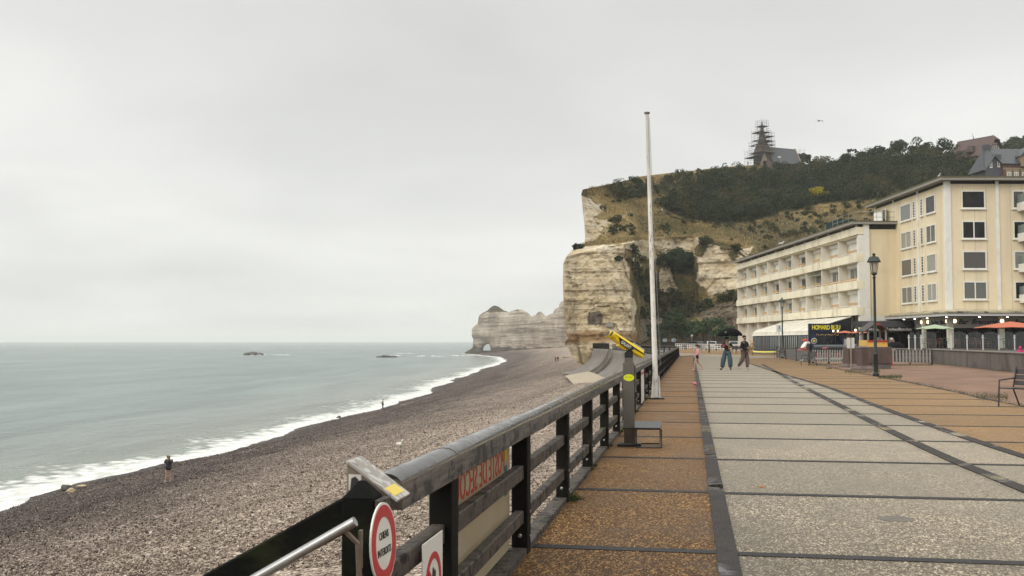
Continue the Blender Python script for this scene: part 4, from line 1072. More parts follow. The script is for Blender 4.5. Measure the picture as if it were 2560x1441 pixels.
# ---------------------------------------------------------- half timbered villa on the ridge
M_tile = mk('red_brown_tile', (.082, .050, .045), .75, .2, 1.2, .3, .03)
M_timber = mk('dark_timber', (.035, .03, .027), .7, .2, 3)
M_plaster = mk('cream_plaster', (.42, .39, .32), .85, .1, 1)
vb = P(2432, 398, 330); hv = thing('half_timbered_villa', vb, R(-58), 'half timbered villa with red brown roof behind the trees on the ridge', 'villa')
mb = MB(); mb.lohi((-7, 0, -6), (5.2, 8, 1.2)); mb.prism([(5.19, 0, 1.2), (5.19, 8, 1.2), (5.19, 5.2, 4.9), (5.19, 2.8, 4.9)], (-12, 0, 0), (0, 0, 0)); mb.build('wall', M_plaster, hv)
mb = MB()
rf = [(-8, -.9, .6), (6.0, -.9, .6), (6.0, 2.6, 5.6), (4.4, 4, 7.3), (-8, 4, 7.3)]
mb.add(rf, [(0, 1, 2, 3, 4)]); mb.add([(-8, 8.9, .6), (6, 8.9, .6), (6, 5.4, 5.6), (4.4, 4, 7.3), (-8, 4, 7.3)], [(4, 3, 2, 1, 0)]); mb.add([(6, 2.6, 5.6), (6, 5.4, 5.6), (4.4, 4, 7.3)], [(0, 1, 2)])
o = mb.build('roof', M_tile, hv); o.modifiers.new('t', 'SOLIDIFY').thickness = .25
mb = MB(); mb.prism([(-1.8, -1.2, 2.2), (.3, -1.2, 2.2), (-.75, -1.2, 4.4)], (0, 0, 0), (0, 3.5, 0)); mb.build('dormer', M_tile, hv)
mb = MB()
for y in (.3, 1.6, 2.9, 4.0, 5.2, 6.4, 7.7): mb.lohi((5.2, y - .11, -2), (5.27, y + .11, min(5.4, 1.2 + 1.7 * min(y, 8 - y))))
for z in (-.2, 1.2, 2.7, 4.2): mb.lohi((5.271, max(0, (z - 1.3) / 1.7), z - .1), (5.31, min(8, 8 - (z - 1.3) / 1.7), z + .1))
for y in (.9, 5.8): mb.bar((5.28, y, -.1), (5.28, y + 1.1, 1.1), .05, .18); mb.bar((5.28, y + 1.1, 1.3), (5.28, y, 2.6), .05, .18)
mb.build('timber_frame', M_timber, hv)
mb = MB(); mb.lohi((5.19, 3.2, .3), (5.24, 4.8, 2.3)); mb.build('window', M_glass, hv)
mb = MB(); mb.tube([(-2.2, 4, 7.2), (-2.7, 4, 9.3)], [.16, .02], 5); mb.build('finial', M_slate, hv)

# ---------------------------------------------------------- slate roofed brick house behind the block
sb = P(2508, 452, 262); hs = thing('slate_roofed_house', sb, R(4), 'brick house with steep slate roof and tall white windows above the block', 'house')
M_brick = mk('red_brick', (.095, .048, .040), .85, .25, 3, .2); M_buff = mk('buff_quoin', (.22, .165, .10), .85, .15, 3)
mb = MB(); mb.lohi((0, 0, -8), (12, 8, 4.3)); mb.build('wall', M_brick, hs)
mb = MB(); mb.lohi((-4.2, .6, -8), (-.01, 8, 3.2)); mb.prism([(-4.2, .6, 3.2), (-.01, .6, 3.2), (-.01, .6, 6.8), (-2.1, .6, 6.8)], (0, 0, 0), (0, 7, 0)); mb.build('slate_hung_wing', M_slate, hs)
mb = MB(); mb.add([(-.6, -.6, 4.3), (13, -.6, 4.3), (13, 4, 8.9), (-2.6, 4, 8.9)], [(0, 1, 2, 3)]); mb.add([(-2.6, 4, 8.9), (13, 4, 8.9), (13, 9, 4), (-4, 9, 4)], [(0, 1, 2, 3)])
mb.add([(-.6, -.6, 4.3), (-2.6, 4, 8.9), (-1.9, .1, 6.2)], [(0, 1, 2)]); mb.add([(-2.6, 4, 8.9), (-4.9, .2, 2.6), (-4.6, .2, 2.6), (-1.9, .1, 6.4)], [(0, 1, 2, 3)]); mb.add([(-2.6, 4, 8.9), (-4.9, .2, 2.6), (-4.9, 8, 2.6)], [(0, 1, 2)])
o = mb.build('roof', M_slate, hs); o.modifiers.new('t', 'SOLIDIFY').thickness = .2
mb = MB(); mb.lohi((-2.9, 3.2, 8.2), (-1.3, 4.6, 9.8)); mb.build('chimney', M_slate, o)
mb = MB(); mb.lohi((4.4, -.9, 3.6), (8, 3, 6.4)); mb.build('dormer_wall', M_buff, hs)
mb = MB(); mb.prism([(4.0, -1.2, 6.2), (8.4, -1.2, 6.2), (6.2, -1.2, 8.6)], (0, 0, 0), (0, 5, 0)); mb.build('dormer_roof', M_slate, hs)
window(hs, (5.4, -.91, 4.4), (1, 0, 0), 1.1, 1.7, (0, -1, 0), 'split', M_net, .1)
for x in (1.0, 2.9, 5.0, 7.4):
    mb = MB(); mb.lohi((x - .25, -.05, .0), (x + 1.35, -.003, 2.9)); mb.build('window_surround', M_buff, hs)
    window(hs, (x + .05, -.055, .2), (1, 0, 0), 1.0, 2.0, (0, -1, 0), 'split', M_net, .1)
mb = MB(); mb.lohi((-.02, -.06, 2.92), (12, -.002, 3.3)); mb.lohi((-.02, -.06, -.5), (12, -.002, -.2)); mb.build('stone_band', M_buff, hs)
for y_, z_ in ((-3.1, 3.4), (-1.1, 3.6), (-2.0, -.5)): window(hs, (y_, .59, z_), (1, 0, 0), .6, 1.5, (0, -1, 0), 'single', M_net, .08)

# ---------------------------------------------------------- chapel on the headland, under repair
M_stonew = mk('chapel_stone', (.135, .108, .088), .9, .22, .8, .3, .03, tint=(.10, .08, .07))
M_verge = mk('pale_verge', (.30, .24, .18), .9, .15, 2)
M_croof = mk('zinc_grey_slate', (.060, .066, .072), .6, .14, 1, .15)
CHZ = R(24)
cb = terr(1912, 416) or P(1912, 412, 395)
dC = cb.y; sC = dC / 2600.0
chapel = thing('chapel', P(1911, 414, dC), CHZ, 'dark stone chapel with a thin spire wrapped in scaffolding on the cliff top', 'chapel')
u = sC
# nave behind the tower
mb = MB(); mb.lohi((-1.5, -3.4, -3), (14.4, 3.4, 1.2)); mb.prism([(14.3, -3.4, 1.2), (14.3, 3.4, 1.2), (14.3, 0, 6.7)], (-13, 0, 0), (.05, 0, 0)); mb.build('nave', M_stonew, chapel)
mb = MB(); mb.add([(1.0, -4.0, .6), (14.3, -4.0, .6), (14.3, 0, 7.2), (1.0, 0, 7.2)], [(0, 1, 2, 3)]); mb.add([(1.0, 0, 7.2), (14.3, 0, 7.2), (14.3, 4, .6), (1.0, 4, .6)], [(0, 1, 2, 3)])
o = mb.build('roof', M_croof, chapel); o.modifiers.new('t', 'SOLIDIFY').thickness = .15
mb = MB(); mb.lohi((4.2, -2.75, 2.7), (5.6, -2.2, 3.4)); mb.build('rooflight', M_menu, o)
mb = MB(); mb.prism([(14.31, -4.1, .5), (14.31, -3.7, .5), (14.31, .1, 7.2), (14.31, -.1, 7.5)], (0, 0, 0), (.35, 0, 0)); mb.prism([(14.31, 4.1, .5), (14.31, 3.7, .5), (14.31, -.1, 7.2), (14.31, .1, 7.5)], (.001, 0, 0), (.351, 0, 0)); mb.build('verge', M_verge, chapel)
for x in (2.4, 4.4, 6.4, 8.4, 10.4):
    mb = MB(); mb.lohi((x, -3.44, -.9), (x + .9, -3.402, .5)); mb.build('window', M_dark, chapel)
# tower, broach and spire
mb = MB(); mb.lohi((-3.2, -2.4, -3), (1.4, 2.4, 5.0))
mb.add([(-3.2,-2.4,5),(1.4,-2.4,5),(1.4,2.4,5),(-3.2,2.4,5),(-2.3,-1.4,8.2),(.5,-1.4,8.2),(.5,1.4,8.2),(-2.3,1.4,8.2)], [(0,1,5,4),(1,2,6,5),(2,3,7,6),(3,0,4,7)])
mb.build('tower', M_stonew, chapel)
mb = MB(); mb.lathe([(1.9, 7.8), (1.35, 9.8), (.85, 12.6), (.36, 15.0), (.04, 17.2)], 8, (-.9, 0, 0)); mb.build('spire', M_stonew, chapel)
mb = MB(); mb.prism([(-3.9, -2.9, -2.5), (-.3, -2.9, -2.5), (-.3, -2.9, .6), (-2.1, -2.9, 4.4), (-3.9, -2.9, .6)], (0, 0, 0), (0, .5, 0)); mb.build('porch_gable', M_verge, chapel)
mb = MB(); n_ = 8; mb.prism([(-2.9, -2.92, -2.5), (-1.3, -2.92, -2.5)] + [(-2.1 + .8*math.cos(math.pi*i/n_), -2.92, .2 + 1.1*math.sin(math.pi*i/n_)) for i in range(n_ + 1)], (0, 0, 0), (0, .018, 0)); mb.build('porch_arch', M_dark, chapel)
mb = MB(); mb.add([(-4.1, -3.0, .4), (-2.1, -3.0, 4.8), (-2.1, 0, 4.8), (-4.1, 0, .4)], [(0, 1, 2, 3)]); mb.add([(-.1, -3.0, .4), (-2.1, -3.0, 4.8), (-2.1, 0, 4.8), (-.1, 0, .4)], [(0, 1, 2, 3)]); o = mb.build('porch_roof', M_slate, chapel); o.modifiers.new('t', 'SOLIDIFY').thickness = .2
# scaffold: standards, ledgers and board decks
M_scaf = mk('scaffold_steel', (.13, .13, .13), .5, .1, 3, 0, metal=.3); M_deck = mk('scaffold_board', (.055, .05, .045), .8, .2, 2)
scf = thing('scaffolding', P(1911, 414, dC), CHZ, 'thin steel scaffolding with dark board decks around the chapel spire', 'scaffolding')
def cage(x0, x1, y0, y1, z0, z1, n, decks, inner):
    mb = MB()
    xs = [x0 + (x1-x0)*i/n for i in range(n+1)]; ys = [y0 + (y1-y0)*i/n for i in range(n+1)]
    for x, y in [(x, y) for x in xs for y in (y0, y1)] + [(x, y) for x in (x0, x1) for y in ys[1:-1]]: mb.tube([(x, y, z0), (x, y, z1 + random.uniform(0, .8))], .035, 4)
    z = z0 + .9
    while z < z1:
        for a, b in (((x0,y0),(x1,y0)),((x0,y1),(x1,y1)),((x0,y0),(x0,y1)),((x1,y0),(x1,y1))): mb.tube([(*a, z), (*b, z)], .03, 4)
        z += .95
    for i in range(int((z1 - z0) / 2.5)): mb.tube([(xs[i % n], y0, z0 + 2.5*i), (xs[i % n + 1], y0, z0 + 2.5*(i+1))], .025, 4)
    mb.build('scaffold_frame', M_scaf, scf)
    for zd in decks:
        m2 = MB(); t = .07; w = inner(zd)
        cx0, cx1 = -.9 - w, -.9 + w
        for lo, hi in (((x0, y0, zd), (x1, -w, zd + t)), ((x0, w, zd), (x1, y1, zd + t)), ((x0, -w, zd), (cx0, w, zd + t)), ((cx1, -w, zd), (x1, w, zd + t))):
            if hi[0] > lo[0] and hi[1] > lo[1]: m2.lohi(lo, hi)
        m2.build('scaffold_deck', M_deck, scf)
sw = lambda z: float(np.interp(z, [4, 7.6, 9.8, 12.6, 15, 17], [2.3, 2.0, 1.5, .95, .42, .15]))
cage(-2.7, .9, -1.8, 1.8, 12.0, 17.0, 3, (14.6,), sw)
cage(-3.9, 1.3, -2.6, 2.6, 8.0, 13.0, 3, (9.2, 12.2), sw)
cage(-1.0, 2.9, -2.6, 2.6, 6.4, 12.6, 3, (9.0, 10.8), sw)
cage(-4.6, 2.6, -3.3, 3.3, 2.0, 9.0, 4, (4.4, 7.4), lambda z: 2.4)
cage(-6.6, -3.6, -3.4, 3.4, -2.5, 5.6, 2, (), sw)
mb = MB(); mb.lohi((-6.6, -3.4, 2.6), (-3.6, 3.4, 2.75)); mb.lohi((-6.4, -3.4, -.6), (-4.2, 3.4, -.45)); mb.lohi((2.2, -5.0, .3), (12.2, -4.2, .42)); mb.build('scaffold_deck', M_deck, scf)
cage(14.9, 17.0, -2.4, .5, 0, 6.9, 1, (), sw)
mb = MB(); mb.lohi((14.9, -2.4, 4.4), (17.0, .5, 4.55)); mb.build('scaffold_deck', M_deck, scf)
mb = MB()
for i in range(7): mb.tube([(2.3 + i*1.6, -5.0, -2.5), (2.3 + i*1.6, -5.0, 1.6)], .035, 4)
mb.tube([(2.3, -5.0, 1.4), (12, -5.0, 1.4)], .03, 4); mb.build('scaffold_frame', M_scaf, scf)
# ================================================================== SEA RAILING AND FOREGROUND SIGNS
q = NT('weathered_rail'); v = q.tc.outputs['Object']
a = q.noise(q.map(v, (14, 1.2, 14)), 1.0, 5, .65, .4); b = q.noise(v, 9, 5, .7, .5); d_ = q.noise(v, 60, 3, .6)
c = q.ramp(q.math('MULTIPLY_ADD', a, .6, q.math('MULTIPLY', d_, .4)), [(.34, (.032, .026, .022)), (.55, (.080, .064, .053)), (.72, (.16, .132, .11))])
peel = q.ramp(q.math('MULTIPLY_ADD', b, .6, q.math('MULTIPLY', a, .4)), [(.52, 0), (.56, 1)])
c = q.mix(peel, c, (.016, .014, .015))
nz_ = q.n('ShaderNodeSeparateXYZ', {0: q.geo.outputs['Normal']}).outputs[2]
moss = q.math('MULTIPLY', q.ramp(q.noise(v, 5, 5, .7), [(.56, 0), (.64, 1)]), q.math('GREATER_THAN', nz_, .35))
c = q.mix(q.math('MULTIPLY', moss, .75), c, (.045, .055, .012))
r = q.ramp(b, [(.35, .5), (.65, .8)])
M_rwood = q.fin(c, r, q.bump(q.math('ADD', a, d_), .35, .006), 0, .25)
q = NT('wet_cap_rail'); v = q.tc.outputs['Object']
a = q.noise(q.map(v, (10, .8, 10)), 1.0, 4, .6); b = q.noise(v, 7, 5, .7, .5); nz_ = q.n('ShaderNodeSeparateXYZ', {0: q.geo.outputs['Normal']}).outputs[2]
c = q.ramp(a, [(.35, (.028, .025, .024)), (.65, (.060, .053, .05))])
side = q.math('LESS_THAN', nz_, .22)
pe = q.ramp(q.math('MULTIPLY_ADD', b, .7, q.math('MULTIPLY', a, .3)), [(.46, 0), (.5, 1)])
sc_ = q.ramp(q.noise(q.map(v, (40, 3, 40)), 1.0, 5, .7), [(.35, (.045, .037, .031)), (.65, (.135, .112, .094))])
c = q.mix(q.math('MULTIPLY', side, pe), c, sc_)
c = q.mix(q.math('MULTIPLY', side, q.math('SUBTRACT', 1, pe)), c, (.013, .012, .013))
r = q.mix(side, q.ramp(b, [(.4, .12), (.65, .3)]), .7)
M_cap = q.fin(c, r, q.bump(b, .08, .003), 0, .5)
M_post = mk('dark_tarred_post', (.009, .008, .0065), .75, .5, 5, .4, .006, tint=(.028, .024, .018), streak=.4, spec=.12)
M_postd = mk('black_mossy_timber', (.004, .0042, .0032), .75, .5, 6, .5, .006, tint=(.018, .020, .008), spec=.1)
M_bolt = mk('zinc_bolt', (.35, .34, .32), .35, .2, 20, 0, metal=.8)
PX_, SP_ = .11, 2.43
fence = thing('sea_railing', prom(0), -AZ, 'long dark timber railing with rounded wet top rail along the sea edge', 'railing')
def cap_profile(zt=1.0, w=.145, drop=.145):
    pr_ = [(-w/2, zt - drop), (-w/2, zt - .05)]
    for i in range(1, 8):
        a_ = math.pi * (1 - i / 8); pr_.append((w/2 * math.cos(a_), zt - .05 + .05 * math.sin(a_)))
    return pr_ + [(w/2, zt - .05), (w/2, zt - drop)]
def rail_seg(mb, y0, y1, xc=-.055, zt=1.0, w=.145, drop=.145):
    mb.prism([(xc + x, 0, z) for x, z in cap_profile(zt, w, drop)], (0, y0, 0), (0, y1, 0))
nP = int((tE - .2) / SP_) + 1
rg = random.Random(2)
for k in range(-1, nP):
    y = k * SP_
    mb = MB(); mb.lohi((-.115 + rg.uniform(-.006, .006), y + .0, -.12), (0 + rg.uniform(-.004, .004), y + .155, .853)); po = mb.build('post', M_post, fence, bevel=.006)
    if k < 12:
        for c_, r_ in (((.004, y + .08, .12), (.006, .016, .016)), ((.004, y + .08, .30), (.006, .016, .016)), ((-.058, y - .004, .14), (.016, .006, .016))):
            mb = MB(); mb.blob(c_, r_, 1, 0, 1); mb.build('bolt', M_bolt, po)
for k in range(-1, nP - 1):
    y = k * SP_
    mb = MB(); rail_seg(mb, y + .078 + .003, y + SP_ + .075, zt=1.0 + rg.uniform(-.003, .003)); mb.build('top_rail', M_cap, fence, smooth=40)
    for z in (.545, .225):
        mb = MB(); mb.lohi((-.098, y + .157, z + rg.uniform(-.008, .008)), (-.03, y + SP_ - .002, z + .095)); mb.build('rail', M_rwood, fence, bevel=.006)
mb = MB(); rail_seg(mb, -3.36, -SP_ + .075); mb.build('top_rail', M_cap, fence, smooth=40)
for z in (.545, .225):
    mb = MB(); mb.lohi((-.098, -3.60, z), (-.03, -SP_ - .002, z + .095)); mb.build('rail', M_rwood, fence, bevel=.006)
for i in range(15):
    mb = MB(); mb.lohi((-.13, -SP_ + .2 + i*7.2, -.06), (-.008, -SP_ + .2 + (i+1)*7.2 - .01, .055)); mb.build('kerb_board', M_rwood, fence)
# corner post with its pyramid head, where the beach stair begins
cpb = thing('corner_post', prom(-3.68, -.045), -AZ, 'black mossy corner post with pyramid head at the top of the beach stair', 'post')
mb = MB(); h_ = .060
mb.lohi((-h_, -h_, -1.2), (h_, h_, .955)); mb.add([(-h_, -h_, .956), (h_, -h_, .956), (h_, h_, .956), (-h_, h_, .956), (-.012, 0, 1.018), (.012, 0, 1.018)], [(0, 1, 5, 4), (1, 2, 5), (2, 3, 4, 5), (3, 0, 4)])
mb.build('shaft', M_postd, cpb, bevel=.005)
mb = MB(); mb.lohi((h_ + .001, -.05, -1.0), (h_ + .03, h_, .95)); mb.build('side_board', M_rwood, cpb, bevel=.003)
# stair rail going down to the beach
stair = thing('stair_railing', prom(-3.7, -.1), -AZ, 'black timber stair rail sloping down to the beach from the corner post', 'stair railing')
mb = MB(); mb.bar((.06, .02, .925), (-2.2, .02, -.33), .07, .12); mb.build('beam', M_postd, stair, bevel=.008)
mb = MB(); mb.lohi((-2.25, -.06, -4), (-2.1, .09, -.2)); mb.build('post', M_postd, stair)
hA = P(888, 1304, 3.60); hand = thing('stair_handrail', Vector((hA.x, hA.y, 0)), -AZ, 'grey steel tube handrail running beside the black stair rail', 'handrail')
mb = MB(); mb.tube([(0, 0, hA.z), (-2.3, 0, hA.z - 1.32)], .0175, 14); mb.build('tube', mk('brushed_steel', (.36, .36, .36), .35, .12, 25, .05, .002, metal=.85), hand, smooth=60)
mb = MB(); mb.lohi((-.004, .045, hA.z - .17), (.006, .07, hA.z - .04)); mb.tube([(-.04, .0, hA.z - .03), (.0, .03, hA.z - .08), (.0, .05, hA.z - .2)], .010, 6); mb.build('bracket', mk('rusty_steel', (.16, .12, .09), .6, .4, 25, .2, .003, metal=.4), hand)
for y in (-.15, -.10):
    mb = MB(); mb.prism([(.0, y + .16, hA.z - .2), (.015, y + .16, hA.z - .2), (.02 + y * .3 + .04, y + .16, hA.z - .5), (.0, y + .16, hA.z - .5)], (0, 0, 0), (0, .006, 0)); mb.build('ribbon', mk('red_white_tape', (.45, .06, .06), .5, .2, 10, 0, tint=(.6, .55, .52)), hand)
# sloping sticker-covered box on the rail
q = NT('sticker_remains'); v = q.tc.outputs['Object']
k_ = q.ramp(q.noise(v, 16, 5, .65, 1.0), [(.47, 0), (.53, 1)])
c = q.mix(k_, (.26, .235, .21), (.44, .42, .39)); k2 = q.ramp(q.noise(v, 22, 3, .6, .5), [(.64, 0), (.68, 1)]); c = q.mix(k2, c, (.07, .075, .085))
M_stick = q.fin(c, .55, q.bump(k_, .15, .002))
lec = thing('sloping_box', prom(-3.50, -.045, 1.0), -AZ, 'grey sloping wedge box on the railing corner with torn stickers', 'sign box')
mb = MB(); pw = [(-.088, 0, -.085), (.095, 0, -.065), (-.088, 0, .065)]
mb.prism(pw, (0, -.10, 0), (0, .06, 0)); mb.build('body', mk('brown_box_metal', (.15, .115, .085), .5, .2, 9, .1), lec, bevel=.003)
sd = (Vector(pw[2]) - Vector(pw[1])); ln = sd.length; sd.normalize(); nn_ = Vector((-sd.z, 0, sd.x)) * -1
if nn_.z < 0: nn_ = -nn_
mb = MB(); mb.prism([Vector(pw[1]) - sd*.018, Vector(pw[2]) + sd*.006, Vector(pw[2]) + sd*.006 + nn_*.012, Vector(pw[1]) - sd*.018 + nn_*.012], (0, -.106, 0), (0, .066, 0)); mb.build('top_plate', M_stick, lec, bevel=.002)
mb = MB(); mb.prism([Vector(pw[1]) + sd*.004 + nn_*.0125, Vector(pw[1]) + sd*.052 + nn_*.0125, Vector(pw[1]) + sd*.052 + nn_*.0135, Vector(pw[1]) + sd*.004 + nn_*.0135], (0, -.098, 0), (0, .035, 0)); mb.build('yellow_sticker', mk('yellow_sticker', (.66, .50, .06), .5, .1, 20, 0, tint=(.5, .45, .3)), lec)
mb = MB(); mb.lohi((-.080, -.104, -.035), (-.03, -.101, .025)); o = mb.build('side_sticker', mk('white_sticker', (.5, .47, .43), .5, .15, 30, 0), lec)
mb = MB(); mb.prism([(-.073, -.1045, -.03), (-.038, -.1045, -.03), (-.041, -.1045, .006), (-.054, -.1045, .018), (-.069, -.1045, .010)], (0, -.001, 0), (0, 0, 0)); mb.build('sticker_print', M_black, o)

# round dog ban sign on the corner post
M_red = mk('sign_red', (.42, .022, .028), .45, .1, 6, 0); M_swhite = mk('sign_white', (.66, .63, .58), .45, .06, 5, 0, tint=(.55, .51, .45)); M_sblk = mk('sign_black', (.012, .012, .014), .5, .1, 6, 0)
sg = thing('round_sign', prom(-3.745, .056, .80), -AZ, 'round red rimmed sign reading CHIENS INTERDITS on the corner post', 'sign')
def ring(name, r, x0, x1, mat, par, n=40, r2=0):
    mb = MB()
    if r2:
        V = [];
        for rr_ in (r, r2):
            for x in (x0, x1): V += [(x, rr_*math.cos(2*math.pi*i/n), rr_*math.sin(2*math.pi*i/n)) for i in range(n)]
        F_ = []
        for i in range(n):
            j = (i + 1) % n; F_ += [(i, j, n+j, n+i), (2*n+i, 2*n+j, 3*n+j, 3*n+i), (i, j, 2*n+j, 2*n+i), (n+i, n+j, 3*n+j, 3*n+i)]
        mb.add(V, F_)
    else: mb.tube([(x0, 0, 0), (x1, 0, 0)], r, n)
    return mb.build(name, mat, par)
sg.rotation_euler = (0, R(-3), -AZ - R(1.5))
ring('plate', .145, -.004, .002, M_swhite, sg); ring('red_ring', .136, .0022, .004, M_red, sg, 40, .094)
Mx = lambda o: frame(o, (0, 1, 0), (0, 0, 1))
for tx, z in (('CHIENS', .028), ('INTERDITS', -.03)): text_mesh('sign_lettering', tx, .037, M_sblk, sg, Mx((.003, 0, z)), .0008, sx=.8, spacing=1.08, offset=.0004)
# square ban sign lower down
s2 = thing('ban_sign', prom(-2.83, .004, .36), -AZ, 'white square sign with red prohibition ring fixed to the lower rails', 'sign')
mb = MB(); mb.lohi((0, -.17, -.34), (.006, .19, .29)); mb.build('plate', M_swhite, s2, bevel=.002)
o = ring('red_ring', .145, .0065, .009, M_red, s2, 40, .115); o.location = (0, .01, .08)
mb = MB(); mb.prism([(.0068, -.055, -.06), (.0068, .03, -.06), (.0068, .055, .13), (.0068, .0, .16)], (0, 0, 0), (.001, 0, 0)); mb.build('black_pictogram', M_sblk, s2)
mb = MB(); mb.bar((.0095, -.09, .16), (.0095, .10, 0.0), .022, .002, up=(1, 0, 0)); mb.build('red_slash', M_red, s2)
# translucent first aid banner panel seen from behind
q = NT('translucent_panel'); v = q.tc.outputs['Object']
c = q.ramp(q.noise(v, 2.2, 5, .65), [(.3, (.30, .27, .21)), (.7, (.45, .41, .33))]); drip = q.ramp(q.noise(q.map(v, (9, 9, .8)), 1, 3), [(.58, 0), (.7, .35)]); c = q.mix(drip, c, (.44, .41, .34))
q.b.inputs['Transmission Weight'].default_value = .0
M_panel = q.fin(c, .3, None, 0, .5)
tr = q.n('ShaderNodeBsdfTranslucent', {'Color': (.62, .55, .42, 1)}); ms = q.n('ShaderNodeMixShader', {0: .45}); q.l(q.b.outputs[0], ms.inputs[1]); q.l(tr.outputs[0], ms.inputs[2]); q.l(ms.outputs[0], q.out.inputs[0])
bn = thing('banner_panel', prom(-SP_, -.135), -AZ, 'translucent first aid post banner panel behind the rails with mirrored red lettering', 'banner')
mb = MB(); mb.lohi((-.006, .12, -.9), (.006, SP_ - .03, .86)); mb.build('sheet', M_panel, bn)
text_mesh('banner_lettering', 'POSTE DE SECOURS', .222, mk('banner_red', (.48, .03, .02), .5, .12, 8, 0), bn, frame((.0095, SP_ * .56 - .06, .70), (0, -1, 0), (0, 0, 1)) @ Matrix.Identity(4), .001, sx=.86, spacing=1.04, offset=.0008)
mb = MB(); mb.lohi((.0065, SP_ - .235, .50), (.009, SP_ - .145, .66))
o = mb.build('emblem_shield', mk('emblem_blue', (.03, .20, .25), .5, .1, 9, 0), bn)
mb = MB(); mb.lohi((.0065, SP_ - .235, .45), (.0085, SP_ - .145, .495)); mb.build('emblem_sea', mk('emblem_green', (.05, .20, .10), .5, .1, 9, 0), o)
mb = MB(); yy = SP_ - .19
mb.prism([(.0065, yy - .045, .70), (.0065, yy + .045, .70), (.0065, yy + .05, .80), (.0065, yy + .022, .76), (.0065, yy, .82), (.0065, yy - .022, .76), (.0065, yy - .05, .80)], (0, 0, 0), (.002, 0, 0)); mb.build('emblem_crown', mk('emblem_yellow', (.52, .46, .05), .5, .1, 9, 0), bn)
# poster lashed on the railing near the flagpole
pb_ = thing('beach_notice', prom(17.25, -.01), -AZ, 'narrow white notice panel hung on the railing before the flagpole', 'notice')
mb = MB(); mb.lohi((0, 0, .06), (.01, 1.5, .9)); mb.build('sheet', M_swhite, pb_)
mb = MB(); mb.lohi((.0102, .02, .72), (.012, 1.48, .79)); mb.build('red_stripe', M_red, pb_)

# ---------------------------------------------------------- coin telescope
M_tel = mk('telescope_grey_steel', (.105, .092, .078), .5, .15, 4, .1); M_ty = mk('telescope_yellow', (.78, .55, .006), .32, .06, 6, 0); M_tb = mk('telescope_black', (.008, .008, .009), .35, .2, 6, 0)
tp = G(1573, 1117); tel = thing('coin_telescope', tp, R(-6), 'yellow twin barrel coin telescope on a grey post with black step', 'telescope')
mb = MB(); mb.lohi((-.17, -.13, 0), (.17, .16, .055)); mb.build('base_plate', M_tb, tel, bevel=.01)
mb = MB(); mb.lohi((-.075, -.07, .055), (.085, .09, .27)); mb.build('foot', mk('rusty_foot', (.055, .035, .022), .6, .4, 9, .2), tel)
mb = MB(); mb.lohi((-.085, -.08, .27), (.08, .10, 1.215)); mb.lohi((.081, -.04, .75), (.10, .06, 1.17)); mb.build('pillar', M_tel, tel, bevel=.006)
mb = MB(); mb.lohi((.081, -.075, .72), (.12, -.03, .80)); mb.build('coin_box', M_tb, tel, bevel=.004)
mb = MB(); n_ = 24; V = [(.0 + .077*math.cos(2*math.pi*i/n_), -.0815, 1.0 + .05*math.sin(2*math.pi*i/n_)) for i in range(n_)]; mb.prism(V, (0, -.001, 0), (0, 0, 0)); o = mb.build('oval_sticker', mk('lemon_sticker', (.66, .70, .01), .45, .05, 9, 0), tel)
text_mesh('sticker_print', 'Note here', .024, M_sblk, o, frame((0, -.0826, 1.008), (1, 0, 0), (0, 0, 1)), .0004)
mb = MB(); mb.lohi((-.06, -.055, 1.215), (.06, .065, 1.29)); mb.build('collar', M_tel, tel)
mb = MB(); mb.prism([(-.062, 0, 1.29), (.062, 0, 1.29), (.062, 0, 1.42), (.02, 0, 1.42), (-.062, 0, 1.36)], (0, -.06, 0), (0, .07, 0)); mb.build('neck', M_tb, tel, bevel=.006)
# barrels: long axis runs from lower right (eyepieces) to upper left (lenses)
hd = bpy.data.objects.new('head', None); COL.objects.link(hd); hd.parent = tel; hd.scale = (.86, .86, .86); hd.location = (-.035, 0, 1.475); hd.rotation_euler = (0, R(30), R(22))
for y in (-.062, .062):
    mb = MB(); mb.tube([(-.34 - .02 * (y > 0), y, .012), (-.29, y, .012), (.30, y, .012)], [.062, .058, .050], 20); o = mb.build('barrel', M_ty, hd, smooth=40)
    mb = MB(); mb.tube([(-.3445 - .02 * (y > 0), y, .012), (-.3405 - .02 * (y > 0), y, .012)], .053, 20); mb.build('lens', M_tb, o)
mb = MB(); mb.prism([(-.27, 0, .03), (.30, 0, .035), (.335, 0, -.02), (.30, 0, -.058), (-.10, 0, -.062), (-.24, 0, -.04)], (0, -.112, 0), (0, .112, 0)); mb.build('housing', M_ty, hd, bevel=.012, seg=2)
mb = MB(); mb.prism([(-.14, 0, -.066), (-.22, 0, .018), (-.30, 0, .022), (-.30, 0, .030), (.345, 0, .004), (.345, 0, -.006), (.11, 0, -.012), (.09, 0, -.070)], (0, -.1225, 0), (0, -.113, 0)); mb.build('black_band', M_tb, hd)
text_mesh('telescope_lettering', 'GALAXY', .072, M_swhite, hd, frame((-.045, -.1235, -.028), (1, 0, -.03), (0, 0, 1)), .001, spacing=1.12, sx=.66, offset=.002)
mb = MB(); mb.tube([(.335, -.075, -.045), (.12, -.075, -.055)], .028, 12); mb.build('eyepiece_guard', M_ty, hd, smooth=40)
mb = MB(); mb.tube([(.10, .02, .088), (.34, .02, .08)], .020, 10); mb.build('finder_tube', M_rail, hd, smooth=40)
mb = MB(); mb.lohi((-.13, -.07, -.095), (.02, .07, -.063)); mb.build('tilt_plate', M_ty, hd)
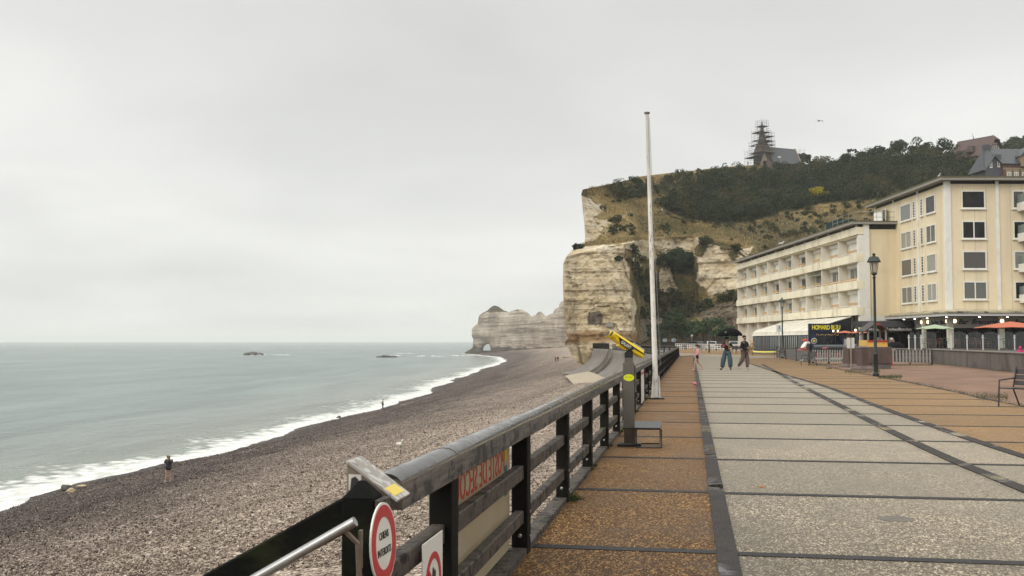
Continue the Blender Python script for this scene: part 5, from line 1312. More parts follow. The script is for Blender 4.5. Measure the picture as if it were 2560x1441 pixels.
# step
mb = MB(); mb.prism([(.06, -.30, .27), (.30, -.32, .27), (.44, -.30, .27), (.47, .0, .30), (.48, .30, .32), (.30, .33, .32), (.09, .31, .32)], (0, 0, 0), (0, 0, .028)); o = mb.build('step_plate', M_tb, tel)
mb = MB()
for p in ((.10, -.26, .303), (.41, -.26, .303), (.44, .26, .346), (.14, .26, .346), (.2, .1, .33)): mb.blob(p, (.008, .008, .005), 1, 0, 1)
mb.build('rivet', M_bolt, o)
mb = MB()
for y in (-.29, .29): mb.tube([(.10, y, .28), (.10, y, .02), (.455, y, .02), (.455, y, .28)], .011, 6)
mb.tube([(.455, -.29, .02), (.455, .29, .02)], .011, 6); mb.build('step_frame', M_tb, tel)

# ---------------------------------------------------------- flagpole
q = NT('peeling_white_paint'); v = q.tc.outputs['Object']
k_ = q.ramp(q.noise(q.map(v, (26, 26, 3.2)), 1.0, 5, .7, .5), [(.60, 0), (.63, 1)]); c = q.mix(k_, q.ramp(q.noise(v, 3, 4), [(.3, (.60, .57, .52)), (.7, (.78, .75, .69))]), (.16, .12, .085))
zz = q.n('ShaderNodeSeparateXYZ', {0: v}).outputs[2]
c = q.mix(q.math('MULTIPLY', q.n('ShaderNodeMapRange', {0: zz, 1: 5.2, 2: 6.2}).outputs[0], .45), c, (.33, .30, .28))
M_pole = q.fin(c, .6, q.bump(k_, .3, .003))
fp = G(1640, 999); flag = thing('flagpole', fp, 0, 'tall white peeling wooden flagpole leaning slightly beside the railing', 'flagpole')
top = P(1617.5, 284, fp.y - .05) - fp
mb = MB(); mb.tube([(0, 0, .06), Vector(top) * .5, Vector(top)], [.071, .060, .044], 14); mb.build('pole', M_pole, flag, smooth=60)
mb = MB(); mb.tube([top + Vector((0, 0, -.01)), top + Vector((0, 0, .03))], .075, 12); mb.build('truck', mk('brown_cap', (.12, .08, .06), .6, .2, 6), flag)
mb = MB(); mb.lohi((-.20, -.15, 0), (.20, .15, .045)); mb.build('base_plate', M_tb, flag)
for sx in (-1, 1):
    mb = MB(); mb.prism([(sx*.06, 0, .045), (sx*.13, 0, .045), (sx*.115, 0, .16), (sx*.085, 0, .62), (sx*.07, 0, .62)], (0, -.05, 0), (0, .05, 0)); mb.build('side_cheek', M_pole, flag)
mb = MB(); mb.tube([top * .985 + Vector((.05, -.06, 0)), Vector(top) * .5 + Vector((.09, -.09, 0)), Vector((.11, -.08, .9))], .006, 5); mb.build('halyard', mk('grey_rope', (.25, .24, .22), .8, .1, 9, 0), flag)

# ---------------------------------------------------------- railings farther along
def railing(name, pts, gap, h, label, rails=(.3, .62), pw=.13, zs=None, thick=.1, cat='railing', mat_p=None, mat_r=None, cap=True, group=None):
    base = pts[0]; t_ = thing(name, base, 0, label, cat, group); mp, mr = mat_p or M_post, mat_r or M_rwood
    for a, b in zip(pts[:-1], pts[1:]):
        a, b = a - base, b - base; L = (b - a).length; n = max(1, int(round(L / gap))); d = (b - a) / n
        for i in range(n + 1):
            if i == n and not b == pts[-1] - base: continue
            p = a + d * i; mb = MB(); mb.box(p + Vector((0, 0, h/2 - .02)), (pw, pw, h - .0), math.atan2(d.y, d.x)); mb.build('post', mp, t_)
        up = Vector((0, 0, 1))
        mb = MB(); mb.bar(a + up * (h + .04), b + up * (h + .04), thick * 1.5, .09); mb.build('top_rail', mr, t_)
        for z in rails:
            mb = MB(); mb.bar(a + up * z, b + up * z, thick * .55, .1); mb.build('rail', mr, t_)
    return t_
railing('bend_railing', [p + Vector((.15, 0, 0)) for p in [EDGE[0] + Vector((.0, 1.2, 0))] + EDGE[1:4]], 2.4, .95, 'dark timber railing turning away along the curved sea wall')
mbp = [EDGE[3].lerp(EDGE[4], .18) + Vector((.1, 0, .1)), EDGE[4] + Vector((0, 0, .1))]
railing('cliff_foot_railing', mbp, .55, .98, 'close boarded dark railing at the foot of the chalk cliff', (.3, .62), .16)
# platform with its railing under the tamarisks
zt_ = 1.45
mb = MB(); a_, b_ = P(1655, 862, 226), P(1842, 862, 216)
mb.prism([Vector((a_.x, a_.y, -.5)), Vector((b_.x, b_.y, -.5)), Vector((b_.x, b_.y, zt_)), Vector((a_.x, a_.y, zt_))], (0, 0, 0), (1, 14, 0))
o = mb.build('terrace_wall', mk('dark_brown_wall', (.045, .034, .028), .85, .25, .6, .3)); tag(o, 'dark brown retaining wall under the platform below the tamarisks', 'wall')
railing('platform_railing', [Vector((a_.x, a_.y + .4, zt_)), Vector((b_.x, b_.y + .4, zt_))], 2.6, 1.15, 'dark timber railing on the raised platform below the tamarisks', (.3, .58, .86), .14)
for i, (px, ) in enumerate(((1662,), (1684,))):
    p = P(px, 851, a_.y - .4 + (px - 1655) * -.05); t_ = thing('notice_board', p, 0, ['pale blue notice board on the platform railing, left of two', 'pale blue notice board with dark picture, right of two'][i], 'notice', 'pale blue boards on the platform railing')
    mb = MB(); mb.lohi((-.42, -.03, -.33), (.42, .03, .33)); mb.build('board', mk('pale_blue_board', (.36, .46, .49), .5, .08, 3, 0), t_)
    if i: mb = MB(); mb.prism([(-.3, -.035, -.15), (.3, -.035, -.2), (.32, -.035, .15), (.05, -.035, .0)], (0, 0, 0), (0, .004, 0)); mb.build('picture', M_dark, t_)
    else:
        mb = MB(); [mb.lohi((-.3, -.034, z), (.25, -.031, z + .03)) for z in (-.15, -.05, .05, .15)]; mb.build('print', M_soffit, t_)
# roofed stair down to the cliff foot: long dark lattice slope seen edge on
st = thing('stair_canopy', P(1546, 835, 186), 0, 'dark sloping timber stair side rising in front of the cliff', 'stair')
mb = MB(); e0 = P(1600, 861, 180) - P(1546, 835, 186); mb.prism([(0, 0, 0), (-1.6, 0, -.0), (1.9, 0, -1.65), Vector(e0) + Vector((-.7, 0, -.3)), e0][1:] , (0, 0, 0), (0, 1.2, 0)); mb.build('side', M_post, st)
mb = MB(); mb.bar((-1.6, -.05, .05), e0 + Vector((0, -.05, .1)), .1, .12); mb.build('handrail', M_rwood, st)
r2 = thing('ramp_stair', P(1606, 858, 190), 0, 'dark stair stringers leading up to the platform behind the flagpole', 'stair')
for y in (0, 1.4):
    mb = MB(); mb.bar((-.4, y, -.3), P(1630, 843, 192) - P(1606, 858, 190) + Vector((1.2, y, .35)), .12, .12); mb.build('stringer', M_post, r2)
for i in range(5):
    mb = MB(); mb.lohi((.1 + i*.5, .0, -.25 + i*.28), (.5 + i*.5, 1.4, -.2 + i*.28)); mb.build('tread', M_post, r2)
# ================================================================== STREET FURNITURE, TERRACE, VEHICLES, BOATS
# ---------------------------------------------------------- lamp posts
M_lgreen = mk('dark_green_cast_iron', (.010, .020, .014), .4, .3, 6, .1)
M_lglass = mk('lantern_glass', (.42, .40, .33), .2, .1, 4, 0)
def lamp_post(loc, label, H=5.3):
    t_ = thing('lamp_post', loc, 0, label, 'street lamp', 'green lantern lamp posts')
    mb = MB(); mb.lathe([(.14, 0), (.14, .12), (.10, .16), (.085, .9), (.105, .95), (.07, 1.05), (.055, 3.4), (.048, 4.25), (.075, 4.3), (.05, 4.36), (.05, 4.42)], 12); mb.build('pole', M_lgreen, t_, smooth=35)
    mb = MB(); mb.lathe([(.05, 4.40), (.14, 4.46), (.10, 4.52)], 12)
    for k in range(4):
        a = math.pi/4 + k * math.pi/2; c_, s_ = math.cos(a), math.sin(a)
        mb.tube([(.12*c_, .12*s_, 4.5), (.205*c_, .205*s_, 4.98)], .014, 5)
    mb.build('lantern_cage', M_lgreen, t_)
    mb = MB(); mb.lathe([(.09, 4.53), (.165, 4.96)], 8); mb.build('lantern_glass', M_lglass, t_)
    mb = MB(); mb.lathe([(.30, 4.97), (.31, 5.0), (.20, 5.20), (.11, 5.23), (.06, 5.24), (.06, 5.3), (.09, 5.32), (.02, 5.38)], 8); mb.build('lantern_cap', M_lgreen, t_)
    return t_
l1 = lamp_post(G(2190, 941), 'tall green lantern lamp post nearest the viewer, before the playhouse')
def again(root, loc, label, rz=None):
    c_ = copy_tree(root); c_.location = loc; c_['label'] = label
    if rz is not None: c_.rotation_euler = (0, 0, rz)
    return c_
again(l1, P(1957, 898, 92) * 1 - Vector((0, 0, P(1957, 898, 92).z)), 'green lantern lamp post before the long white awning')
again(l1, G(1773, 882), 'distant green lamp post standing in front of the parked silver car')
p_ = P(1653, 870, 172); p_.z = 0; again(l1, p_, 'thin far lamp post just right of the white flagpole')

# ---------------------------------------------------------- benches and armchairs
M_bench = mk('plum_brown_metal', (.035, .026, .027), .4, .25, 8, .05)
def bench(loc, rz, W, label, cat, group):
    t_ = thing('bench' if W > 1 else 'metal_armchair', loc, rz, label, cat, group)
    xs = (-W/2, W/2) if W < 1 else (-W/2, -W/2 + .42, W/2 - .42, W/2)
    for i, x in enumerate(xs):
        mb = MB(); mb.tube([(x, -.33, 0), (x, -.30, .44), (x, -.28, .62) if x in (xs[0], xs[-1]) else (x, -.30, .44), (x, .24, .66) if x in (xs[0], xs[-1]) else (x, .16, .42)], .019, 6); mb.build('arm_frame', M_bench, t_)
        mb = MB(); mb.tube([(x, .42, 0), (x, .20, .42), (x, .34, .92)], .019, 6); mb.build('leg', M_bench, t_)
    mb = MB()
    for k in range(6): mb.lohi((-W/2, -.31 + k*.085, .425), (W/2, -.31 + k*.085 + .07, .45))
    mb.build('seat', M_bench, t_)
    mb = MB()
    for k in range(3):
        a = (.215 + .05*k, .50 + .13*k); mb.prism([(-W/2, a[0], a[1]), (-W/2, a[0] + .04, a[1] + .105), (-W/2, a[0] + .062, a[1] + .1), (-W/2, a[0] + .022, a[1] - .005)], (0, 0, 0), (W, 0, 0))
    mb.build('backrest', M_bench, t_)
    return t_
bench(G(2533, 1020) + Vector((.30, .155, 0)), R(-62), .78, 'nearest dark metal armchair, cut by the right edge on the brown paving', 'armchair', 'dark metal seats')
bench(G(2022, 915), R(-62), .62, 'dark metal armchair on the brown paving before the grey picket fence', 'armchair', 'dark metal seats')
bench(G(1950, 898.5), R(-62), .62, 'dark metal armchair in front of the grey mesh fence beside the yellow kayak', 'armchair', 'dark metal seats')
for (x, y, rz, lb) in ((1710, 875.5, -20, 'far dark metal armchair at the left end of the white fence'), (1747, 878, -20, 'far dark metal armchair behind the girl in pink'), (1836, 883, 160, 'dark metal armchair at the white fence left of the lone man'), (1846, 883.5, 165, 'dark metal armchair at the white fence close behind the bearded man')):
    bench(G(x, y), R(rz), .62, lb, 'armchair', 'dark metal seats')

# ---------------------------------------------------------- white post and rail fence, grey fences
M_wf = mk('white_fence_paint', (.70, .68, .62), .6, .08, 3, .1)
def white_fence(pxs, label):
    pts = [G(x, y) for x, y in pxs]; base = pts[0]; t_ = thing('white_fence', base, 0, label, 'fence', 'white post and rail fence along the road')
    a, b = pts[0] - base, pts[-1] - base; L = (b - a).length; n = max(2, int(L / 1.45)); rz = math.atan2((b-a).y, (b-a).x)
    for i in range(n + 1):
        mb = MB(); mb.box(a.lerp(b, i/n) + Vector((0, 0, .5)), (.10, .10, 1.0), rz); mb.build('post', M_wf, t_)
    for z in (.42, .72): mb = MB(); mb.bar(a + Vector((0, 0, z)), b + Vector((0, 0, z)), .05, .11); mb.build('rail', M_wf, t_)
    mb = MB(); mb.bar(a + Vector((0, 0, 1.03)), b + Vector((0, 0, 1.03)), .16, .08); mb.build('top_rail', M_wf, t_)
white_fence([(1689, 874.5), (1758, 877)], 'white post and rail fence, far left length behind the girl')
white_fence([(1762, 877.2), (1852, 880.5)], 'white post and rail fence, middle length behind the umbrella')
white_fence([(1872, 880.8), (1921, 883)], 'white post and rail fence, short length behind the yellow kayak')
white_fence([(1926, 883.5), (2022, 888)], 'white post and rail fence, right length before the glazed terrace')
M_pick = mk('grey_picket', (.25, .245, .23), .75, .1, 4, .1); M_pickd = mk('dark_fence_steel', (.03, .024, .022), .6, .2, 5, .1)
def picket(pa, pb, n, label, hgt=.95):
    base = pa; t_ = thing('picket_fence', base, 0, label, 'fence', 'grey picket fences by the playground'); d = pb - pa; rz = math.atan2(d.y, d.x)
    for i in range(n):
        p = d * ((i + .5) / n); m2 = MB(); w = d.length / n * .27; M_ = Matrix.Rotation(rz, 3, 'Z')
        out = [(-w, 0, .12), (w, 0, .12), (w, 0, hgt - .2), (w*.55, 0, hgt - .17), (w*.95, 0, hgt - .11), (w*.7, 0, hgt - .03), (0, 0, hgt), (-w*.7, 0, hgt - .03), (-w*.95, 0, hgt - .11), (-w*.55, 0, hgt - .17), (-w, 0, hgt - .2)]
        m2.prism([M_ @ Vector(q_) + p for q_ in out], M_ @ Vector((0, -.015, 0)), M_ @ Vector((0, .015, 0))); m2.build('picket', M_pick, t_)
    nn = M_ @ Vector((0, .045, 0))
    for z in (.22, .60, hgt - .12): m2 = MB(); m2.bar(nn + Vector((0, 0, z)), d + nn + Vector((0, 0, z)), .05, .07); m2.build('rail', M_pickd, t_)
    for i in (0, .5, 1): m2 = MB(); m2.box(d * i + nn * 2.2 + Vector((0, 0, .5)), (.10, .10, 1.0), rz); m2.build('post', M_pickd, t_)
picket(G(2030, 909), G(2110, 911), 13, 'grey picket fence before the inflatable boat and granite pillars')
picket(G(2221, 911), G(2330, 912), 13, 'grey picket fence between the granite block and the terrace wall')
t_ = thing('mesh_fence', G(1943, 895), 0, 'low grey mesh panel fence behind the two metal armchairs', 'fence')
d = G(2024, 909) - G(1943, 895)
for i in range(3):
    mb = MB(); a = d * (i/3) ; b = d * ((i+1)/3); mb.bar(a + Vector((0, 0, .5)), b + Vector((0, 0, .5)), .03, .72); mb.build('panel', mk('grey_slatted_panel', (.105, .10, .10), .6, .15, 6, .2), t_)
for i in range(4):
    mb = MB(); mb.box(d * (i/3) + Vector((0, 0, .52)), (.10, .10, 1.04)); mb.build('post', M_pickd, t_)
mb = MB(); mb.bar(Vector((0, 0, .95)), d + Vector((0, 0, .95)), .07, .08); mb.build('rail', M_pickd, t_)

# ---------------------------------------------------------- yellow kayak, jet ski, inflatable boat
kl = G(1917, 886.5); ky = thing('kayak', kl + Vector((0, 0, .0)), R(-4), 'yellow sit-on kayak with white underside lying on the paving', 'kayak')
def hull(L, W, H, z0, n=16, m=12):
    V = []; F = []
    for i in range(n + 1):
        u_ = i / n * 2 - 1; w_ = W * (1 - abs(u_)**2.6) ** .6 + .01; zc = z0 + .18 * abs(u_)**3
        for j in range(m): a = 2*math.pi*j/m; V.append((u_ * L, w_*math.cos(a), zc + H * (1 - .35*abs(u_)**2) * math.sin(a)))
    for i in range(n):
        for j in range(m): F.append((i*m+j, i*m+(j+1)%m, (i+1)*m+(j+1)%m, (i+1)*m+j))
    return V, F
Vh, Fh_ = hull(1.85, .40, .16, .17)
mb = MB(); mb.add(Vh, Fh_); mb.build('hull', mk('kayak_white', (.55, .54, .48), .4, .08, 3, 0), ky, smooth=True)
Vh, Fh_ = hull(1.86, .405, .15, .215)
mb = MB(); mb.add([(x, y, max(z, .20)) for x, y, z in Vh], Fh_); mb.build('deck', mk('kayak_yellow', (.70, .62, .05), .35, .08, 3, 0), ky, smooth=True)
for x in (-.5, .5):
    mb = MB(); mb.blob((x, 0, .36), (.3, .24, .035), 1, .05, 2); mb.build('seat', mk('kayak_seat', (.45, .40, .03), .5, .1, 3, 0), ky)
jl = P(2024, 880, 84); jl.z = 0
M_jr = mk('jet_ski_red', (.58, .05, .02), .3, .1, 4, 0); M_jw = mk('jet_ski_white', (.68, .66, .62), .35, .08, 4, 0)
js = thing('jet_ski', jl, R(18), 'red and white jet ski on a pale trailer behind the picket fence', 'jet ski')
mb = MB(); mb.prism([(-1.1, 0, .55), (.9, 0, .55), (1.0, 0, .82), (.45, 0, .98), (-.15, 0, 1.05), (-.75, 0, .95), (-1.2, 0, .82)], (0, -.42, 0), (0, .42, 0)); mb.build('hull', M_jr, js, bevel=.10, seg=3)
mb = MB(); mb.prism([(-.75, 0, .98), (-.15, 0, 1.04), (-.05, 0, 1.45), (-.3, 0, 1.5), (-.55, 0, 1.25)], (0, -.24, 0), (0, .24, 0)); mb.build('nose_cowl', M_jw, js, bevel=.06, seg=2)
mb = MB(); mb.lohi((-.35, -.25, 1.18), (-.12, .25, 1.38)); mb.build('cowl_badge', M_jr, js, bevel=.05)
mb = MB(); mb.tube([(-.45, -.36, 1.62), (-.25, 0, 1.5), (-.45, .36, 1.62)], .035, 8); mb.blob((-.5, -.2, 1.62), (.13, .1, .1), 2, .1); mb.build('handlebar', M_jr, js)
mb = MB(); mb.lohi((.0, -.16, 1.0), (.85, .16, 1.17)); mb.build('saddle', M_black, js, bevel=.05)
mb = MB(); mb.lohi((-1.0, -.34, .28), (.9, -.26, .5)); mb.lohi((-1.0, .26, .28), (.9, .34, .5)); mb.lohi((-.1, -.6, .25), (.1, .6, .33)); mb.build('trailer', M_jw, js)
for y in (-.62, .54):
    mb = MB(); mb.tube([(0, y, .25), (0, y + .1, .25)], .25, 14); mb.build('wheel', M_black, js)
bl = P(2080, 880, 80); bl.z = 0
rb = thing('inflatable_boat', bl, R(3), 'dark grey inflatable boat with red and white flashes behind the picket fence', 'boat')
M_rub = mk('dark_rubber_tube', (.045, .052, .060), .45, .15, 4, .05)
for y in (-.75, .75):
    mb = MB(); mb.tube([(-1.7, y, 1.02), (1.1, y, 1.02), (1.6, y * .6, 1.08), (1.85, 0, 1.14)], [.21, .22, .2, .18], 12); mb.build('tube', M_rub, rb, smooth=40)
mb = MB(); mb.prism([(-1.5, 0, .45), (1.2, 0, .5), (1.75, 0, .95), (-1.5, 0, .9)], (0, -.6, 0), (0, .6, 0)); mb.build('hull', M_black, rb)
for x in (-1.1, .55):
    mb = MB(); mb.prism([(x, -.985, .92), (x + .34, -.985, .95), (x + .42, -.985, 1.08), (x + .06, -.985, 1.05)], (0, 0, 0), (0, .05, 0)); mb.build('flash', mk('red_white_flash', (.5, .12, .12), .4, .1, 9, 0, tint=(.65, .6, .58)), rb)
mb = MB(); mb.lohi((-1.9, -.3, .85), (-1.55, .3, 1.35)); mb.build('outboard_motor', M_black, rb, bevel=.05)
mb = MB(); mb.tube([(-.4, -.3, .25), (-.4, .3, .25)], .25, 12); mb.build('trailer_wheel', M_black, rb)
mb = MB(); mb.lohi((-1.6, -.05, .3), (2.2, .05, .42)); mb.build('trailer', M_rail, rb)
# red life vests heap behind the pickets: low red rack
rk = thing('equipment_rack', P(2072, 890, 77) - Vector((0, 0, P(2072, 890, 77).z)), 0, 'low rack of red life vests seen through the grey pickets', 'rack')
for i, x in enumerate((-.8, -.3, .2, .7)):
    mb = MB(); mb.blob((x, 0, .48), (.2, .14, .2), i, .2, 2); mb.build('life_vest', mk('vest_red', (.22, .01, .02), .7, .15, 6, .1), rk, smooth=True)
mb = MB(); mb.lohi((-1.1, -.2, .22), (1.0, .2, .28)); [mb.lohi((x, -.18, 0), (x + .06, .18, .22)) for x in (-1.05, -.1, .9)]; mb.build('shelf', M_jw, rk)

# ---------------------------------------------------------- granite monument and playhouse
q = NT('red_granite'); v = q.tc.outputs['Object']
f = q.math('MULTIPLY_ADD', q.noise(v, 26, 4, .75), .6, q.math('MULTIPLY', q.noise(v, 1.6, 4, .6), .4))
M_gran = q.fin(q.ramp(f, [(.34, (.055, .036, .032)), (.55, (.105, .070, .060)), (.7, (.19, .14, .122))]), .55, q.bump(f, .2, .004))
def pillar(loc, label):
    t_ = thing('granite_pillar', loc, R(12), label, 'pillar', 'granite pillars')
    mb = MB(); mb.add([(-.46,-.46,0),(.46,-.46,0),(.46,.46,0),(-.46,.46,0),(-.44,-.44,.07),(.44,-.44,.07),(.44,.44,.07),(-.44,.44,.07),(-.27,-.27,.22),(.27,-.27,.22),(.27,.27,.22),(-.27,.27,.22)],
        [(0,1,5,4),(1,2,6,5),(2,3,7,6),(3,0,4,7),(4,5,9,8),(5,6,10,9),(6,7,11,10),(7,4,8,11),(8,9,10,11),(3,2,1,0)]); mb.build('plinth', M_gran, t_)
    mb = MB(); mb.prism([(-.25,-.19,.215),(-.19,-.25,.215),(.19,-.25,.215),(.25,-.19,.215),(.25,.19,.215),(.19,.25,.215),(-.19,.25,.215),(-.25,.19,.215)], (0,0,0), (0,0,.93)); mb.build('shaft', M_gran, t_)
    mb = MB(); mb.lohi((-.27,-.27,1.146),(.27,.27,1.19)); mb.add([(-.27,-.27,1.191),(.27,-.27,1.191),(.27,.27,1.191),(-.27,.27,1.191),(-.12,-.12,1.27),(.12,-.12,1.27),(.12,.12,1.27),(-.12,.12,1.27)], [(0,1,5,4),(1,2,6,5),(2,3,7,6),(3,0,4,7),(4,5,6,7)]); mb.build('cap', M_gran, t_)
    return t_
pl = pillar(G(2124, 919), 'left granite pillar under the white back of a notice')
again(pl, G(2157, 925), 'right granite pillar just left of the granite block and playhouse')
bk = thing('granite_block', G(2198, 922.5), R(3), 'big reddish brown granite block beside the pillars, below the yellow playhouse', 'granite block')
mb = MB(); mb.lohi((-.55, -.2, .0), (.58, .9, .28)); mb.build('base', M_conc, bk)
mb = MB(); mb.lohi((-.66, -.25, .28), (.62, .9, 1.21)); mb.build('slab', M_gran, bk, bevel=.02)
mb = MB(); mb.lohi((.15, 5.4, .0), (1.5, 5.9, .42)); mb.lohi((.15, 5.5, .42), (1.5, 5.8, 1.2)); mb.build('rear_slab', M_gran, bk)
ns = thing('playground_notice', P(2127, 869, 59.5), 0, 'white back of a notice panel rising behind the left granite pillar', 'notice')
mb = MB(); mb.lohi((-.215, 0, -.05), (.215, .02, .55)); mb.build('sheet', M_menu, ns)
mb = MB(); mb.lohi((-.03, -.03, -1.25), (.02, -.002, .55)); mb.build('stake', mk('pale_wood_stake', (.35, .30, .21), .7, .15, 6, .1), ns)
ph = thing('playhouse', P(2194, 890, 64) - Vector((0, 0, P(2194, 890, 64).z)), R(0), 'yellow playhouse with red trim, grey posts and dark pitched roof', 'playhouse')
M_py = mk('play_yellow', (.66, .40, .09), .5, .06, 3, 0); M_pr = mk('play_red', (.36, .03, .025), .5, .08, 3, 0); M_pg = mk('play_grey_post', (.25, .22, .19), .7, .12, 5, .1); M_pk = mk('play_dark_roof', (.055, .048, .045), .7, .2, 4, .1)
mb = MB(); mb.lohi((-.62, 0, .85), (.62, .04, 1.50)); mb.lohi((-.62, 1.16, .85), (.62, 1.2, 1.50)); mb.lohi((-.74, .0, .9), (-.625, 1.2, 1.58)); mb.lohi((.58, .045, .85), (.62, 1.155, 1.50)); mb.build('side_panel', M_py, ph)
mb = MB(); mb.lohi((-.56, -.03, 1.46), (.62, -.003, 1.58)); mb.build('trim', M_pr, ph)
for x in (-.58, .52):
    for y in (.05, 1.08):
        mb = MB(); mb.lohi((x, y, 0), (x + .09, y + .09, 2.25)); mb.build('post', M_pg, ph)
mb = MB(); mb.prism([(-.78, 0, 2.08), (0, 0, 2.64), (.78, 0, 2.08), (.78, 0, 2.16), (0, 0, 2.74), (-.78, 0, 2.16)], (0, -.12, 0), (0, 1.35, 0)); mb.build('roof', M_pk, ph)
mb = MB(); mb.prism([(-.22, 0, 2.50), (.22, 0, 2.50), (0, 0, 2.66)], (0, -.135, 0), (0, -.122, 0)); mb.build('gable_panel', M_pr, ph)
for x, z in ((-.1, 1.36), (.4, 1.36), (-.1, 1.0), (.4, 1.0)):
    mb = MB(); mb.tube([(x, -.004, z), (x, -.012, z)], .025, 8); mb.build('peep_hole', M_dark, ph)
sdp = thing('playground_slide', P(2224, 885, 62) - Vector((0, 0, P(2224, 885, 62).z)), 0, 'small red slide rail beside the granite block', 'slide')
mb = MB(); mb.bar((-.15, 0, 1.15), (.12, 0, .6), .05, .12); mb.bar((.1, 0, .62), (.12, 0, .05), .05, .1); mb.build('rail', M_pr, sdp)
mb = MB(); mb.lohi((.0, .0, .95), (.35, .1, 1.05)); mb.build('platform', M_pg, sdp)

# ---------------------------------------------------------- terrace wall, glass screens, parasols, chairs
a_ = G(2222, 905) ; a_ = P(2222, 873, 78); b_ = P(2332, 878, 72); c_ = P(2562, 889, 50); d2 = P(3300, 925, 30)
wl = thing('terrace_wall', Vector((0, 0, 0)), 0, 'long stained concrete wall in front of the brasserie terrace', 'wall')
pts = [Vector((p.x, p.y, 0)) for p in (a_, b_, c_, d2)]; tops = [.97, .97, .97, .97]
M_wallc = mk('stained_terrace_wall', (.125, .112, .10), .85, .35, .8, .4, .03, tint=(.06, .055, .045), streak=.75, world=True)
for (p0, p1) in zip(pts[:-1], pts[1:]):
    n_ = (p1 - p0).normalized(); n_ = Vector((-n_.y, n_.x, 0)); n_ = n_ if n_.y > 0 else -n_
    mb = MB(); mb.prism([p0, p1, p1 + Vector((0, 0, .93)), p0 + Vector((0, 0, .93))], (0, 0, 0), n_ * .3); mb.build('wall_face', M_wallc, wl)
    mb = MB(); mb.prism([p0 + Vector((0, 0, .932)), p1 + Vector((0, 0, .932)), p1 + Vector((0, 0, .99)), p0 + Vector((0, 0, .99))], -n_ * .05, n_ * .36); mb.build('coping', mk('coping', (.22, .20, .175), .8, .15, 2, .2), wl)
td = thing('terrace_deck', Vector((0, 0, 0)), 0, 'dark raised timber deck of the brasserie terrace', 'deck')
mb = MB(); mb.prism([(a_.x - .5, 79.0, 0), (36.5, 92.2, 0), (66, 92.2, 0), (66, 45, 0), (c_.x + .5, 51, 0), (b_.x + .3, 72.5, 0)], (0, 0, .3), (0, 0, .90)); mb.build('boards', mk('dark_deck', (.035, .026, .022), .6, .2, 2, .1), td)
M_screen = bpy.data.materials.new('clear_screen_glass'); M_screen.use_nodes = True; t2 = M_screen.node_tree; t2.nodes.clear()
oo_ = t2.nodes.new('ShaderNodeOutputMaterial'); m2_ = t2.nodes.new('ShaderNodeMixShader'); tb_ = t2.nodes.new('ShaderNodeBsdfTransparent'); gb_ = t2.nodes.new('ShaderNodeBsdfGlossy'); gb_.inputs['Roughness'].default_value = .03; tb_.inputs[0].default_value = (.86, .89, .88, 1)
fr_ = t2.nodes.new('ShaderNodeFresnel'); fr_.inputs['IOR'].default_value = 1.5; t2.links.new(fr_.outputs[0], m2_.inputs[0]); t2.links.new(tb_.outputs[0], m2_.inputs[1]); t2.links.new(gb_.outputs[0], m2_.inputs[2]); t2.links.new(m2_.outputs[0], oo_.inputs[0])
M_spost = mk('screen_post_white', (.62, .62, .60), .4, .06, 6, 0)
scr = None; yS = 72.8; zD = .905
for i in range(13):
    px = 2259.5 + i * 39.6 if i > 2 else (2272.5, 2288, 2303)[i]
    x0 = P(px, 870, yS).x; x1 = P((2288, 2303, 2342)[i] if i < 3 else px + 39.6, 870, yS).x; W = x1 - x0
    t_ = thing('glass_screen', Vector((x0, yS, zD)), 0, '', 'glass screen', 'curved glass wind screens along the terrace edge')
    t_['label'] = 'clear curved top wind screen with white posts on the brasserie terrace'
    mb = MB(); mb.lohi((-.03, -.03, 0), (.03, .03, 1.06)); mb.lohi((-.09, -.04, .85), (.09, .04, .89)); mb.build('post', M_spost if i != 9 else mk('wood_screen_post', (.42, .33, .16), .6, .1, 6, 0), t_)
    mb = MB(); n_ = 10; hh_ = 1.06
    mb.prism([(.05, 0, .08), (W - .05, 0, .08)] + [(W/2 + (W/2 - .05)*math.cos(math.pi*k/n_), 0, hh_ + .2*math.sin(math.pi*k/n_)) for k in range(n_ + 1)], (0, -.006, 0), (0, .006, 0)); mb.build('pane', M_screen, t_)
    mb = MB(); mb.tube([(W/2 + (W/2 - .05)*math.cos(math.pi*k/n_), 0, hh_ + .2*math.sin(math.pi*k/n_)) for k in range(n_ + 1)], .006, 4); mb.build('pane_edge', M_bench, t_)
